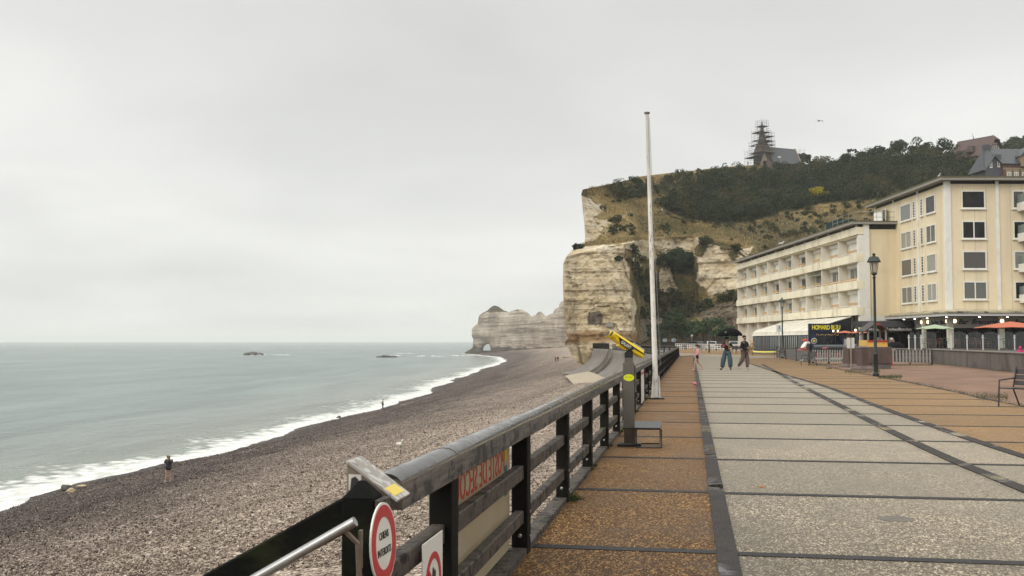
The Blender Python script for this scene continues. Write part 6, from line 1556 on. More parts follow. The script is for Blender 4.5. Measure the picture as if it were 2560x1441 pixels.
def parasol(loc, rad, H, dz, mat, label, n=8, rz=0.0):
    t_ = thing('parasol', loc, rz, label, 'parasol')
    mb = MB(); mb.tube([(0, 0, 0), (0, 0, H - .05)], .03, 8); mb.build('pole', M_bench, t_)
    mb = MB(); V = [(0, 0, H)]; F_ = []
    for k in range(n):
        a = 2*math.pi*k/n; b = 2*math.pi*(k+.5)/n
        V += [(rad*math.cos(a), rad*math.sin(a), H - dz), (rad*.95*math.cos(b)*math.cos(math.pi/n)*1.02, rad*.95*math.sin(b)*math.cos(math.pi/n)*1.02, H - dz + .05), (rad*.5*math.cos(a), rad*.5*math.sin(a), H - dz*.42)]
    for k in range(n):
        i0 = 1 + 3*k; j0 = 1 + 3*((k+1) % n); F_ += [(0, i0+2, j0+2), (i0+2, i0, i0+1), (i0+2, i0+1, j0+2), (j0+2, i0+1, j0)]
    mb.add(V, F_); o = mb.build('canopy', mat, t_); o.modifiers.new('t', 'SOLIDIFY').thickness = .015
    mb = MB()
    for k in range(n):
        a = 2*math.pi*k/n; mb.tube([(0, 0, H - .08), (rad*.5*math.cos(a), rad*.5*math.sin(a), H - dz*.42 - .04), (rad*.98*math.cos(a), rad*.98*math.sin(a), H - dz - .02)], .01, 4); mb.tube([(0, 0, H - dz - .25), (rad*.5*math.cos(a), rad*.5*math.sin(a), H - dz*.42 - .04)], .009, 4)
    mb.build('rib', M_bench, t_)
    return t_
M_ter = mk('terracotta_canvas', (.42, .115, .055), .85, .08, 2, .1); M_grn = mk('sage_canvas', (.30, .37, .24), .85, .08, 2, .1)
def ppos(px, py, d): p = P(px, py, d); return Vector((p.x, p.y, .0)), p.z
for (px, py, d, rad, dz, mat, lb, base) in ((2337.5, 811.5, 80, 1.46, .36, M_grn, 'sage green parasol on the brasserie terrace', .9), (2526, 804, 78, 2.75, .50, M_ter, 'large terracotta parasol at the right end of the terrace', .9),
        (2112, 827, 97, .98, .24, M_ter, 'left terracotta parasol before the navy restaurant front', 0), (2147, 827, 95, 1.0, .24, M_ter, 'right terracotta parasol before the black pavilion', 0)):
    l_, z_ = ppos(px, py, d); l_.z = base; parasol(l_, rad, z_ - base, dz, mat, lb)
def chair(loc, rz, mat, label):
    t_ = thing('terrace_armchair', loc, rz, label, 'armchair', 'round backed armchairs on the brasserie terrace')
    mb = MB(); mb.tube([(.26*math.cos(a), .24*math.sin(a), .70 + .12*max(0, math.sin(a))) for a in [R(-25 + 230*k/12) for k in range(13)]], .018, 6); mb.tube([(.24*math.cos(a), .22*math.sin(a), .56 + .06*max(0, math.sin(a))) for a in [R(-20 + 220*k/10) for k in range(11)]], .014, 5); mb.build('backrest', mat, t_)
    mb = MB(); mb.tube([(0, 0, .42), (0, 0, .45)], .25, 14); mb.build('seat', mat, t_)
    for k in range(4):
        a = R(45 + 90*k); mb = MB(); mb.tube([(.26*math.cos(a), .26*math.sin(a), 0), (.21*math.cos(a), .2*math.sin(a), .44), (.25*math.cos(a), .23*math.sin(a), .66)], .014, 5); mb.build('leg', mat, t_)
    return t_
M_rat = mk('red_brown_cane', (.16, .062, .045), .5, .15, 9, .1); M_gch = mk('dark_green_chair', (.02, .035, .03), .5, .2, 6, 0)
cps = [(2322, 79, 20, 0), (2349, 78, 200, 0), (2362, 76, 160, 1), (2393, 76, 40, 0), (2432, 76, 190, 0), (2446, 77, 60, 0), (2470, 78, 120, 0), (2516, 76, 150, 1), (2532, 77, 30, 1), (2305, 80, 80, 0)]
proto = {}
for i, (px, d, rz, k) in enumerate(cps):
    p = P(px, 870, d); p.z = zD; mt = (M_rat, M_gch)[k]
    lb = ('red brown cane armchair behind the glass screens of the terrace', 'dark green armchair behind the glass screens of the terrace')[k]
    if k not in proto: proto[k] = chair(p, R(rz), mt, lb)
    else: again(proto[k], p, lb, R(rz))
# stone of terrace tables
for i, (px, d, lb) in enumerate(((2336, 80, 'small round terrace table under the sage parasol'), (2412, 77.5, 'small round terrace table between two cane armchairs'), (2492, 78, 'small round terrace table under the large terracotta parasol'))):
    p = P(px, 870, d); p.z = zD; t_ = thing('terrace_table', p, 0, lb, 'table')
    mb = MB(); mb.tube([(0, 0, .72), (0, 0, .75)], .35, 18); mb.build('table_top', M_bench, t_); mb = MB(); mb.tube([(0, 0, .02), (0, 0, .72)], .03, 8); mb.lathe([(.2, 0), (.18, .02)], 12); mb.build('pedestal', M_bench, t_)
# twin globe lamp on the terrace
def twin_lamp(loc, H, label):
    t_ = thing('twin_lamp', loc, 0, label, 'lamp', 'lit twin globe lamps')
    mb = MB(); mb.tube([(0, 0, 0), (0, 0, H - .15)], .045, 8); mb.tube([(-.22, 0, H - .2), (-.15, 0, H - .02), (0, 0, H + .1), (.15, 0, H - .02), (.22, 0, H - .2)], .02, 6); mb.tube([(0, 0, H), (0, 0, H + .25)], [.05, .01], 6); mb.build('stand', M_black, t_)
    for x in (-.22, .22):
        mb = MB(); mb.blob((x, 0, H - .3), (.085, .085, .10), 1, 0, 2); mb.build('globe', M_globe2, t_, smooth=True)
M_globe2 = glow('warm_globe', (1.0, .84, .6), 3.2)
l_, z_ = ppos(2145, 826, 88); twin_lamp(l_, z_ + .3, 'lit twin globe lamp right, standing between the parasols')
l_, z_ = ppos(2089, 828, 100); twin_lamp(l_, z_ + .3, 'lit twin globe lamp left, before the navy sign box')

# ---------------------------------------------------------- pedestrian sign, cars, cone
l_ = G(1948, 892); sgn = thing('pedestrian_sign', l_, 0, 'blue and white pedestrian sign on a pale pole near the white awning', 'sign')
mb = MB(); mb.tube([(0, 0, 0), (0, 0, 3.1)], .04, 8); mb.build('pole', mk('pale_pole', (.48, .47, .40), .5, .1, 6, 0), sgn)
mb = MB(); mb.lohi((-.25, -.05, 2.6), (.25, -.03, 3.1)); o = mb.build('plate', M_menu, sgn)
mb = MB(); mb.lohi((-.25, -.055, 2.45), (.25, -.03, 2.595)); mb.build('lower_plate', mk('sign_pale', (.5, .53, .55), .5, .1, 6, 0), sgn)
M_sblue = mk('sign_blue', (.05, .16, .33), .5, .1, 6, 0)
mb = MB(); mb.blob((.04, -.055, 3.03), (.035, .006, .04), 1, 0, 1); mb.prism([(-.02, 0, 2.98), (.09, 0, 2.97), (.10, 0, 2.82), (.13, 0, 2.66), (.08, 0, 2.66), (.04, 0, 2.80), (-.05, 0, 2.66), (-.10, 0, 2.66), (-.01, 0, 2.84)], (0, -.058, 0), (0, -.052, 0)); mb.build('pictogram', M_sblue, o)
def car(loc, rz, col, label):
    t_ = thing('parked_car', loc, rz, label, 'car', 'cars parked beyond the white fence')
    M_c = mk('car_paint', col, .28, .05, 3, 0, metal=.3)
    def sec(prof, w, name, mat, dx=.0):
        mb = MB(); mb.prism([(0, y, z) for y, z in prof], (-w, 0, 0), (w, 0, 0)); return mb.build(name, mat, t_, bevel=.06, seg=2)
    sec([(-2.1, .35), (-2.15, .8), (-2.0, 1.0), (1.0, 1.0), (2.0, .85), (2.15, .6), (2.1, .3), (-2.0, .28)], .88, 'body', M_c)
    sec([(-1.95, 1.0), (-1.55, 1.48), (.2, 1.5), (1.05, 1.0)], .76, 'roof', M_c)
    mb = MB(); mb.prism([(-.66, -1.97, 1.03), (.66, -1.97, 1.03), (.56, -1.62, 1.42), (-.56, -1.62, 1.42)], (0, -.03, 0), (0, .03, 0)); mb.build('rear_window', M_glass, t_)
    for s_ in (-1, 1):
        mb = MB(); mb.prism([(s_*.765, -1.75, 1.03), (s_*.765, .9, 1.03), (s_*.765, .15, 1.42), (s_*.765, -1.45, 1.42)], (0, 0, 0), (s_*.012, 0, 0)); mb.build('side_window', M_glass, t_)
        mb = MB(); mb.lohi((s_*.86, -2.17, .78), (s_*.52, -2.10, .92)); mb.build('tail_light', mk('tail_red', (.20, .01, .012), .3, .1, 5, 0), t_)
        for y in (-1.35, 1.35):
            mb = MB(); mb.tube([(s_*.72, y, .33), (s_*.90, y, .33)], .33, 16); w_ = mb.build('wheel', M_black, t_); mb = MB(); mb.tube([(s_*.90, y, .33), (s_*.905, y, .33)], .2, 10); mb.build('rim', M_rail, w_)
    mb = MB(); mb.lohi((-.26, -2.185, .55), (.26, -2.152, .66)); mb.build('number_plate', M_menu, t_)
def zero(p): p.z = 0; return p
car(zero(P(1778, 870, 176)), R(-8), (.42, .43, .44), 'silver parked car seen from behind beyond the white fence')
car(zero(P(1735, 870, 190)), R(35), (.05, .06, .065), 'dark parked car behind the white fence near the orange cone')
car(zero(P(1836, 870, 172)), R(-15), (.30, .31, .32), 'grey parked car half hidden by the black umbrella')
cn = thing('traffic_cone', zero(P(1725, 870, 184)), 0, 'orange cone beside the dark parked car', 'cone')
mb = MB(); mb.lathe([(.22, .02), (.05, 1.0)], 10); mb.build('cone', mk('cone_orange', (.62, .10, .03), .5, .1, 4, 0), cn); mb = MB(); mb.lohi((-.28, -.28, 0), (.28, .28, .04)); mb.build('base', M_black, cn)

# ---------------------------------------------------------- small things
pt = thing('pink_sandal', G(1738, 965) + Vector((0, 0, .016)), 0, 'small pink toy ball lying on the dark timber strip', 'toy ball')
pt.name = 'toy_ball'
mb = MB(); mb.blob((0, 0, .055), (.06, .06, .055), 3, .1, 2); mb.build('ball', mk('toy_pink', (.62, .14, .25), .5, .15, 9, 0), pt, smooth=True)
lf = MB(); lf.add([(0, 0, .012), (.05, .02, .022), (.09, 0, .014), (.05, -.03, .010)], [(0, 1, 2, 3)]); lo = lf.build('fallen_leaf', mk('leaf_orange', (.30, .11, .03), .7, .2, 20, 0), None, loc=G(1893, 1220)); tag(lo, 'single orange fallen leaf on the pale paving', 'leaf'); lo.modifiers.new('t', 'SOLIDIFY').thickness = .004
mh = MB(); mh.tube([(0, 0, 0), (0, 0, .0062)], .155, 24); mo = mh.build('drain_cover', mk('worn_iron_cover', (.10, .085, .066), .55, .3, 9, .3, .003), None, loc=G(2240, 1299)); tag(mo, 'round worn drain cover set in the pale paving', 'drain cover')
# plaque on the chalk
pq = terr(1523, 812); t_ = thing('cliff_plaque', pq + Vector((0, -.9, 0)), R(-4), 'grey memorial plaque fixed to the foot of the chalk cliff', 'plaque')
mb = MB(); mb.lohi((-.72, -.05, -.46), (.72, .35, .46)); mb.build('slab', mk('plaque_stone', (.26, .235, .205), .8, .12, 3, .1), t_)
mb = MB(); [mb.lohi((-.5, -.056, z), (.5, -.051, z + .06)) for z in (-.25, -.05, .15)]; mb.build('inscription', M_soffit, t_)
# fence and steps climbing the hill
hp = [terr(x, y) for x, y in ((1762, 556), (1800, 562), (1835, 574), (1865, 588), (1890, 602))]
railing('hill_railing', hp, 2.6, 1.0, 'thin dark railing along the hillside path above the cliff', (.5,), .1, thick=.06)
sp_ = [terr(1958 - i * 1.6, 600 + i * 3.0) for i in range(9)]
hs_ = thing('hill_steps', sp_[0], 0, 'flight of weathered steps on the hillside below the lone walker', 'steps')
for i, p in enumerate(sp_):
    mb = MB(); mb.box(p - sp_[0] + Vector((0, -.2, .1)), (2.3, .8, .3)); mb.build('tread', mk('grey_step', (.14, .12, .095), .85, .2, 3, .1), hs_)
# hillside footpath
pp = [(1640, 538), (1650, 528), (1662, 534), (1680, 543), (1705, 549), (1740, 555), (1775, 560), (1810, 566)]
pw_ = [terr(x, y) for x, y in pp]
mb = MB()
vs = [p + Vector((0, -.7, .12)) for p in pw_] + [p + Vector((0, .9, .3)) for p in pw_]; n_ = len(pw_)
mb.add(vs, [(i, i+1, n_+i+1, n_+i) for i in range(n_-1)]); tag(mb.build('footpath', mk('dark_path', (.07, .06, .048), .9, .2, 1)), kind='structure')

# ---------------------------------------------------------- rocks and drift on the shore and in the sea
M_rock = mk('wet_reef_rock', (.050, .042, .032), .6, .35, .35, .5, .3); M_boul = mk('chalk_boulder', (.40, .31, .19), .7, .2, 1.5, .4, .05, tint=(.06, .055, .04)); M_boulD = mk('dark_boulder', (.03, .028, .022), .5, .3, 1.5, .4, .05)
def sea_rock(px0, px1, pyt, pyb, label, seed):
    a = G(px0, pyb, WL); b = G(px1, pyb, WL); c = (a + b) / 2; w_ = (b - a).length / 2; h = (pyb - pyt) * c.y / 2600
    mb = MB()
    for k in range(4):
        u_ = (k - 1.5) / 1.9; mb.blob((u_ * w_ * .8, 0, h * (.12 - .12 * abs(u_))), (w_ * .42, w_ * .4, h * (.8 - .22 * abs(u_ + .2))), seed + k, .3, 3, 1.4)
    o = mb.build('sea_rock', M_rock, None, smooth=35, loc=c); tag(o, label, 'rock', 'dark reef rocks in the bay')
sea_rock(609, 657, 879, 888, 'dark rounded rock in the bay with a white wash on its right', 3)
sea_rock(941, 992, 887.5, 894, 'dark flat rock in the bay, nearer the arch headland', 9)
def boulder(px, py, w, h, mat, label, seed, z=None, name='boulder'):
    p = on_beach(px, py); 
    mb = MB(); mb.blob((0, 0, h * .25), (w, w * .6, h), seed, .32, 3, 1.1); o = mb.build(name, mat, None, smooth=40, loc=p); return tag(o, label, 'boulder' if name == 'boulder' else 'driftwood')
boulder(166, 1226, .42, .35, M_boulD, 'dark weedy boulder at the edge of the foam', 1)
boulder(178, 1230, .34, .2, M_boul, 'pale chalk boulder leaning on the dark weedy boulder', 5)
boulder(205, 1216, .38, .10, M_boul, 'low flat tan rock just behind the two shore boulders', 2)
boulder(272, 1190, .45, .14, M_boul, 'tan rock lying alone in the foam towards the woman', 8)
boulder(847, 1046, .36, .28, M_boulD, 'dark pointed rock in the foam left of the angler', 4)
boulder(1010, 1014, .62, .16, M_conc, 'grey driftwood log on the shingle right of the angler', 6, name='driftwood_log')
boulder(1422, 893, 2.3, .45, M_slab, 'long pale concrete block on the shingle below the cliff', 7)
# white water streaks on the sea
M_foam = mk('white_water', (.80, .80, .77), .8, .06, 1, 0)
Vf_, Ff_ = [], []
rf_ = random.Random(8)
def streak(px0, px1, py, thick, n=9):
    for i in range(n):
        a = rf_.random(); px = px0 + (px1 - px0) * a; c = G(px, py + rf_.uniform(-.4, .4), WL); w_ = (px1 - px0) / n * rf_.uniform(.5, 1.3) * c.y / 2600; t__ = thick * rf_.uniform(.4, 1.1) * c.y / 2600
        b = len(Vf_); m = 9
        Vf_.extend([(c.x + w_*math.cos(2*math.pi*k/m)*rf_.uniform(.7, 1.1), c.y + t__*12*math.sin(2*math.pi*k/m), WL + .12 + t__ * .5 * max(0, math.sin(2*math.pi*k/m))) for k in range(m)]); Vf_.append((c.x, c.y, WL + .15 + t__ * .6))
        for k in range(m): Ff_.append((b + k, b + (k+1) % m, b + m))
streak(603, 722, 888, .8, 12); streak(962, 1000, 889.5, .6, 6); streak(1040, 1085, 891, .9, 9); streak(1086, 1106, 893, .8, 5); streak(1132, 1186, 890, .8, 10); streak(1200, 1236, 893.5, .6, 6); streak(990, 1040, 884, .4, 5)
tag(np_mesh('breaking_wavelets', Vf_, Ff_, M_foam, smooth=True), kind='stuff', label='white streaks of breaking wavelets around the rocks and headland')
# ================================================================== PEOPLE, DOG, GULLS
def skin_mesh(name, J, E, rad, mat, parent, root, sub=1, jit=0.0):
    """one continuous surface grown over connected joints with a radius at each"""
    keys = list(J); idx = {k: i for i, k in enumerate(keys)}
    me = bpy.data.meshes.new(name); me.from_pydata([tuple(J[k]) for k in keys], [(idx[a], idx[b]) for a, b in E], [])
    o = bpy.data.objects.new(name + '_tmp', me); COL.objects.link(o)
    m = o.modifiers.new('skin', 'SKIN'); m.use_smooth_shade = True; m.branch_smoothing = .6
    sv = me.skin_vertices[0].data
    for k in keys:
        r = rad.get(k, .05); r = r if isinstance(r, tuple) else (r, r)
        sv[idx[k]].radius = r; sv[idx[k]].use_root = (k == root)
    if sub: s_ = o.modifiers.new('sub', 'SUBSURF'); s_.levels = sub; s_.render_levels = sub
    dg = bpy.context.evaluated_depsgraph_get(); dg.update()
    m2 = bpy.data.meshes.new_from_object(o.evaluated_get(dg)); bpy.data.objects.remove(o); bpy.data.meshes.remove(me)
    m2.name = name; m2.materials.clear(); m2.materials.append(mat); m2.polygons.foreach_set('use_smooth', [True] * len(m2.polygons))
    if jit:
        for v in m2.vertices: v.co += v.normal * jit * (noise.noise(v.co * 26) + .5 * noise.noise(v.co * 60))
    ob = bpy.data.objects.new(name, m2); COL.objects.link(ob); ob.parent = parent
    return ob
BASE = dict(pelvis=(0,0,.96), waist=(0,0,1.08), chest=(0,-.01,1.28), neckb=(0,.005,1.45), neck=(0,-.005,1.52), head=(0,-.015,1.60), crown=(0,-.005,1.69),
    hipL=(.09,0,.92), kneeL=(.10,-.01,.50), ankL=(.10,.03,.09), toeL=(.11,-.13,.035), hipR=(-.09,0,.92), kneeR=(-.10,-.01,.50), ankR=(-.10,.03,.09), toeR=(-.11,-.13,.035),
    shL=(.17,.01,1.40), elL=(.22,.03,1.12), wrL=(.23,-.06,.88), shR=(-.17,.01,1.40), elR=(-.22,.03,1.12), wrR=(-.23,-.06,.88))
BE = [('pelvis','waist'),('waist','chest'),('chest','neckb'),('neckb','neck'),('neck','head'),('head','crown'),('pelvis','hipL'),('hipL','kneeL'),('kneeL','ankL'),('ankL','toeL'),
    ('pelvis','hipR'),('hipR','kneeR'),('kneeR','ankR'),('ankR','toeR'),('chest','shL'),('shL','elL'),('elL','wrL'),('chest','shR'),('shR','elR'),('elR','wrR')]
BR = dict(pelvis=(.13,.10), waist=(.115,.09), chest=(.14,.10), neckb=(.075,.07), neck=.052, head=(.082,.098), crown=(.06,.07), hipL=.085, kneeL=.058, ankL=.04, toeL=.03, hipR=.085, kneeR=.058, ankR=.04, toeR=.03,
    shL=.058, elL=.042, wrL=.03, shR=.058, elR=.042, wrR=.03)
SKIN = mk('skin', (.42, .25, .18), .55, .08, 9, 0)
def person(loc, rz, H, pose, garments, hair, label, fingers=True, fat=1.0, skin=None, group=None):
    t_ = thing('person', loc, rz, label, 'person', group, H / 1.75)
    J = {k: Vector(v) for k, v in BASE.items()}
    for k, v in pose.items():
        if k != 'look': J[k] = Vector(v)
    E = list(BE); Rd = dict(BR)
    for s_ in 'LR':
        w_ = J['wr' + s_]; d = (w_ - J['el' + s_]).normalized(); palm = w_ + d * .075; J['palm' + s_] = palm; E.append(('wr' + s_, 'palm' + s_)); Rd['palm' + s_] = (.030, .016)
        if fingers:
            side = d.cross(Vector((0, 1, .3))).normalized(); fwd = side.cross(d).normalized()
            for i, (off, ln) in enumerate(((-.028, .065), (-.010, .078), (.009, .072), (.026, .055))):
                a = palm + side * off + d * .012; b = a + d * ln * .5 + fwd * .004; c_ = b + d * ln * .45 + fwd * .018
                for q_, n_ in ((a, 'a'), (b, 'b'), (c_, 'c')): J[f'f{s_}{i}{n_}'] = q_; Rd[f'f{s_}{i}{n_}'] = .0085
                E += [('palm' + s_, f'f{s_}{i}a'), (f'f{s_}{i}a', f'f{s_}{i}b'), (f'f{s_}{i}b', f'f{s_}{i}c')]
            a = w_ + d * .03 + side * .034; b = a + side * .022 + d * .035 + fwd * .01
            J[f't{s_}a'] = a; J[f't{s_}b'] = b; Rd[f't{s_}a'] = .011; Rd[f't{s_}b'] = .009; E += [('wr' + s_, f't{s_}a'), (f't{s_}a', f't{s_}b')]
    skin_mesh('body', J, E, Rd, skin or SKIN, t_, 'pelvis')
    # face: brow and nose, eyes and mouth sit on the front of the head
    hd = J['head']; fz = Vector((0, -1, 0)) if 'look' not in pose else Vector(pose['look']).normalized(); rt = fz.cross(Vector((0, 0, 1))).normalized()
    mb = MB(); mb.blob(hd + fz * .100 + Vector((0, 0, -.005)), (.012, .014, .02), 1, 0, 1); nose = mb.build('nose', skin or SKIN, t_, smooth=True)
    for s_ in (-1, 1):
        mb = MB(); mb.blob(hd + fz * .090 + rt * .032 * s_ + Vector((0, 0, .022)), (.009, .005, .006), 1, 0, 1); mb.build('eye', M_black, t_)
        mb = MB(); mb.blob(hd + rt * .083 * s_ + Vector((0, 0, 0)), (.012, .018, .03), 1, 0, 1); mb.build('ear', skin or SKIN, t_, smooth=True)
    mb = MB(); mb.blob(hd + fz * .090 + Vector((0, 0, -.05)), (.022, .008, .006), 1, 0, 1); mb.build('mouth', mk('lips', (.30, .10, .09), .5, .1, 9, 0), t_)
    for (nm, ks, rr_, mat) in garments:
        for s_ in 'LR': J['th' + s_] = J['hip' + s_].lerp(J['knee' + s_], .42); Rd['th' + s_] = .075
        JJ = {k: J[k] for k in ks}; EE = [(a, b) for a, b in BE + [('hipL', 'thL'), ('hipR', 'thR')] if a in JJ and b in JJ]
        RR = {}
        for k in ks:
            b = Rd[k]; add = rr_.get(k, rr_.get('*', .018)); RR[k] = (b[0] + add, b[1] + add) if isinstance(b, tuple) else b + add
        if nm == 'shoe':
            for s_ in 'LR':
                if 'ank' + s_ in ks:
                    a, b = J['ank' + s_], J['toe' + s_]; skin_mesh('shoe', {'h': a + Vector((0, .02, -.03)), 'm': (a + b) / 2 + Vector((0, 0, -.01)), 't': b}, [('h', 'm'), ('m', 't')], {'h': .05, 'm': .048, 't': .042}, mat, t_, 'm')
            continue
        skin_mesh(nm, JJ, EE, RR, mat, t_, ks[0], jit=.004)
    if hair:
        kind, mat = hair; mb = MB(); cr_ = hd + Vector((0, 0, .062)) - fz * .022
        mb.blob(cr_ - fz * .012, (.097, .106, .080), 4, .10, 3, 3)
        if kind == 'long': mb.blob(hd - fz * .07 + Vector((0, 0, -.07)), (.085, .05, .16), 5, .12, 3, 2)
        if kind == 'tail': mb.tube([hd - fz * .09 + Vector((0, 0, .06)), hd - fz * .17 + Vector((0, 0, .0)), hd - fz * .17 + Vector((0, 0, -.16))], [.04, .038, .015], 8)
        if kind == 'beard': mb.blob(hd + fz * .045 + Vector((0, 0, -.055)), (.062, .052, .045), 6, .1, 2, 3)
        if kind == 'cap': mb.blob(hd + fz * .10 + Vector((0, 0, .055)), (.07, .07, .012), 2, 0, 2)
        if kind == 'hood': mb.blob(hd - fz * .03, (.115, .115, .135), 3, .08, 3, 2)
        mb.build('hair' if kind not in ('cap', 'hood') else kind, mat, t_, smooth=True)
    return t_, J
cl = lambda n, c, v=.15: mk(n, c, .85, v, 9, .2, .004)
C_black = cl('black_cotton', (.010, .010, .012)); C_jean = cl('faded_denim', (.050, .085, .115), .3); C_tau = cl('taupe_trousers', (.185, .135, .125)); C_pink = cl('pink_hoodie', (.58, .27, .31)); C_dnavy = cl('dark_navy_knit', (.012, .013, .02))
C_wsh = cl('white_shoe', (.55, .53, .49)); C_psh = cl('pink_shoe', (.58, .30, .31)); H_dark = cl('dark_hair', (.012, .009, .008)); H_brn = cl('brown_hair', (.055, .032, .02)); H_blond = cl('blond_hair', (.22, .14, .07)); C_white = cl('white_top', (.60, .57, .52)); C_red = cl('red_jacket', (.36, .02, .03)); C_gray = cl('grey_fleece', (.22, .21, .20)); C_char = cl('charcoal_trousers', (.035, .034, .036)); C_tan = cl('tan_trousers', (.36, .28, .20))
TOP = ['waist', 'chest', 'neckb', 'pelvis', 'shL', 'elL', 'shR', 'elR']; TOPL = TOP + ['wrL', 'wrR']
LEG = ['pelvis', 'hipL', 'kneeL', 'ankL', 'hipR', 'kneeR', 'ankR']; SHORT = ['pelvis', 'hipL', 'hipR', 'kneeL', 'kneeR']; SHOE = ['ankL', 'toeL', 'ankR', 'toeR']

# girl in pink walking to the left
g_ = dict(hipL=(.06,0,.92), kneeL=(.06,-.17,.53), ankL=(.06,-.19,.11), toeL=(.06,-.35,.05), hipR=(-.06,0,.92), kneeR=(-.06,.06,.52), ankR=(-.06,.36,.24), toeR=(-.06,.30,.06),
    shL=(.13,.01,1.38), elL=(.17,.06,1.13), wrL=(.14,-.14,1.02), shR=(-.13,.01,1.38), elR=(-.17,.04,1.13), wrR=(-.15,-.15,1.02), chest=(0,-.03,1.28), head=(0,-.05,1.60), crown=(0,-.04,1.69))
L_ = G(1743.5, 928) + Vector((0, 0, .016))
person(L_, R(-90), 1.36, g_, [('hoodie', TOPL, {'*': .022}, C_pink), ('shorts', ['pelvis', 'hipL', 'hipR', 'thL', 'thR', 'waist'], {'*': .035, 'waist': .0, 'hipL': .045, 'hipR': .045}, C_black), ('shoe', SHOE, {}, C_psh)], ('tail', H_dark), 'girl in pink hoodie and black shorts walking left along the timber strip')
# person under the black umbrella, wide jeans, looking at a phone
u_ = dict(kneeL=(.16,-.05,.50), ankL=(.17,.03,.09), toeL=(.19,-.13,.035), kneeR=(-.20,-.02,.50), ankR=(-.26,.05,.09), toeR=(-.36,-.07,.035), elR=(-.27,-.02,1.14), wrR=(-.22,-.22,1.22), elL=(.28,-.06,1.16), wrL=(.05,-.24,1.30), head=(0,-.03,1.60))
L_ = G(1818, 926) + Vector((0, 0, .016))
um_p, J_ = person(L_, R(-10), 1.74, u_, [('t_shirt', TOP, {'*': .035, 'elL': .045, 'elR': .045, 'pelvis': .03, 'waist': .045}, C_black), ('wide_jeans', LEG, {'*': .04, 'kneeL': .085, 'kneeR': .085, 'ankL': .075, 'ankR': .075, 'pelvis': .022}, C_jean), ('shoe', SHOE, {}, C_black)], ('cap', C_black), 'person in black T-shirt and wide blue jeans under a black umbrella')
M_umb = mk('umbrella_cloth', (.006, .006, .008), .9, .2, 3, .1, spec=.1)
um = thing('umbrella', L_ + Vector((.10, -.25, 1.25)), 0, 'open black umbrella held over the person in wide jeans', 'umbrella')
mb = MB(); mb.tube([(-.06, 0, 0.0), (.02, .05, .95)], .009, 6); mb.build('shaft', M_rail, um)
mb = MB(); mb.tube([(-.06, 0, .0), (-.065, 0, -.14), (-.03, 0, -.18), (.0, 0, -.14)], .016, 8); mb.build('handle', mk('orange_handle', (.50, .17, .04), .4, .1, 9, 0), um)
n_ = 8; V = [(.02, .05, .97)]; F_ = []; rings_ = ((.22, .93), (.45, .83), (.62, .66), (.68, .52))
for r_, z_ in rings_:
    for k in range(16):
        a = 2*math.pi*k/16; sc = 1 if k % 2 == 0 else (.96 if r_ > .5 else .985); V.append((.02 + r_*sc*math.cos(a), .05 + r_*sc*math.sin(a), z_ + (0 if k % 2 == 0 else .035 * (r_ > .6))))
for k in range(16):
    F_.append((0, 1 + k, 1 + (k+1) % 16))
    for j in range(3): F_.append((1 + j*16 + k, 1 + (j+1)*16 + k, 1 + (j+1)*16 + (k+1) % 16, 1 + j*16 + (k+1) % 16))
mb = MB(); mb.add(V, F_); o = mb.build('canopy', M_umb, um, smooth=True); o.modifiers.new('t', 'SOLIDIFY').thickness = .004
mb = MB(); mb.prism([(-.34, -.405, .68), (-.24, -.44, .68), (-.26, -.39, .76), (-.32, -.365, .755)], (0, -.02, 0), (0, -.014, 0)); mb.build('green_print', mk('green_print', (.10, .28, .05), .6, .1, 9, 0), um)
ph_ = thing('mobile_phone', L_ + Vector((-.26, -.33, 1.25)), 0, 'pink mobile phone in the hand of the umbrella holder', 'phone')
mb = MB(); mb.lohi((-.02, -.02, -.05), (.05, -.008, .10)); mb.build('case', mk('pink_case', (.5, .05, .16), .4, .1, 9, 0), ph_)
# bearded man carrying a fluffy dog
m_ = dict(kneeL=(.11,-.10,.50), ankL=(.12,-.05,.09), toeL=(.12,-.22,.035), kneeR=(-.12,.02,.52), ankR=(-.16,.30,.16), toeR=(-.17,.20,.04), elL=(.27,-.02,1.14), wrL=(.14,-.26,1.16), elR=(-.27,.0,1.12), wrR=(-.02,-.26,1.02), look=(-.25,-1,0))
L_ = G(1862, 925) + Vector((0, 0, .016))
person(L_, R(38), 1.83, m_, [('jumper', TOPL, {'*': .03, 'waist': .035, 'elL': .035, 'elR': .035}, C_dnavy), ('baggy_trousers', LEG, {'*': .03, 'kneeL': .055, 'kneeR': .055, 'ankL': .04, 'ankR': .04, 'pelvis': .02}, C_tau), ('shoe', SHOE, {}, C_wsh)], ('beard', H_dark), 'bearded man in dark jumper and taupe trousers carrying a fluffy dog')
dg_ = thing('dog', L_ + Vector((.235, -.25, 1.12)), R(38), 'small fluffy golden dog carried in the arms of the bearded man', 'dog')
q = NT('golden_fur'); v = q.tc.outputs['Object']; f = q.noise(v, 22, 4, .7)
M_fur = q.fin(q.ramp(f, [(.3, (.26, .15, .06)), (.55, (.46, .31, .16)), (.75, (.60, .47, .30))]), .9, q.bump(f, .8, .02))
DJ = dict(rump=(.02,.0,-.16), belly=(.0,-.02,.0), chest=(-.02,-.03,.14), neck=(.02,-.06,.24), head=(.06,-.10,.30), muz=(.10,-.20,.28), tail=(.05,.10,-.20), tail2=(.13,.10,-.14), fl=(.05,-.16,.10), flp=(.07,-.21,.0), fr=(-.09,-.15,.10), frp=(-.09,-.20,.0), hl=(.10,-.08,-.24), hlp=(.12,-.13,-.33), hr=(-.06,-.08,-.24), hrp=(-.06,-.13,-.32))
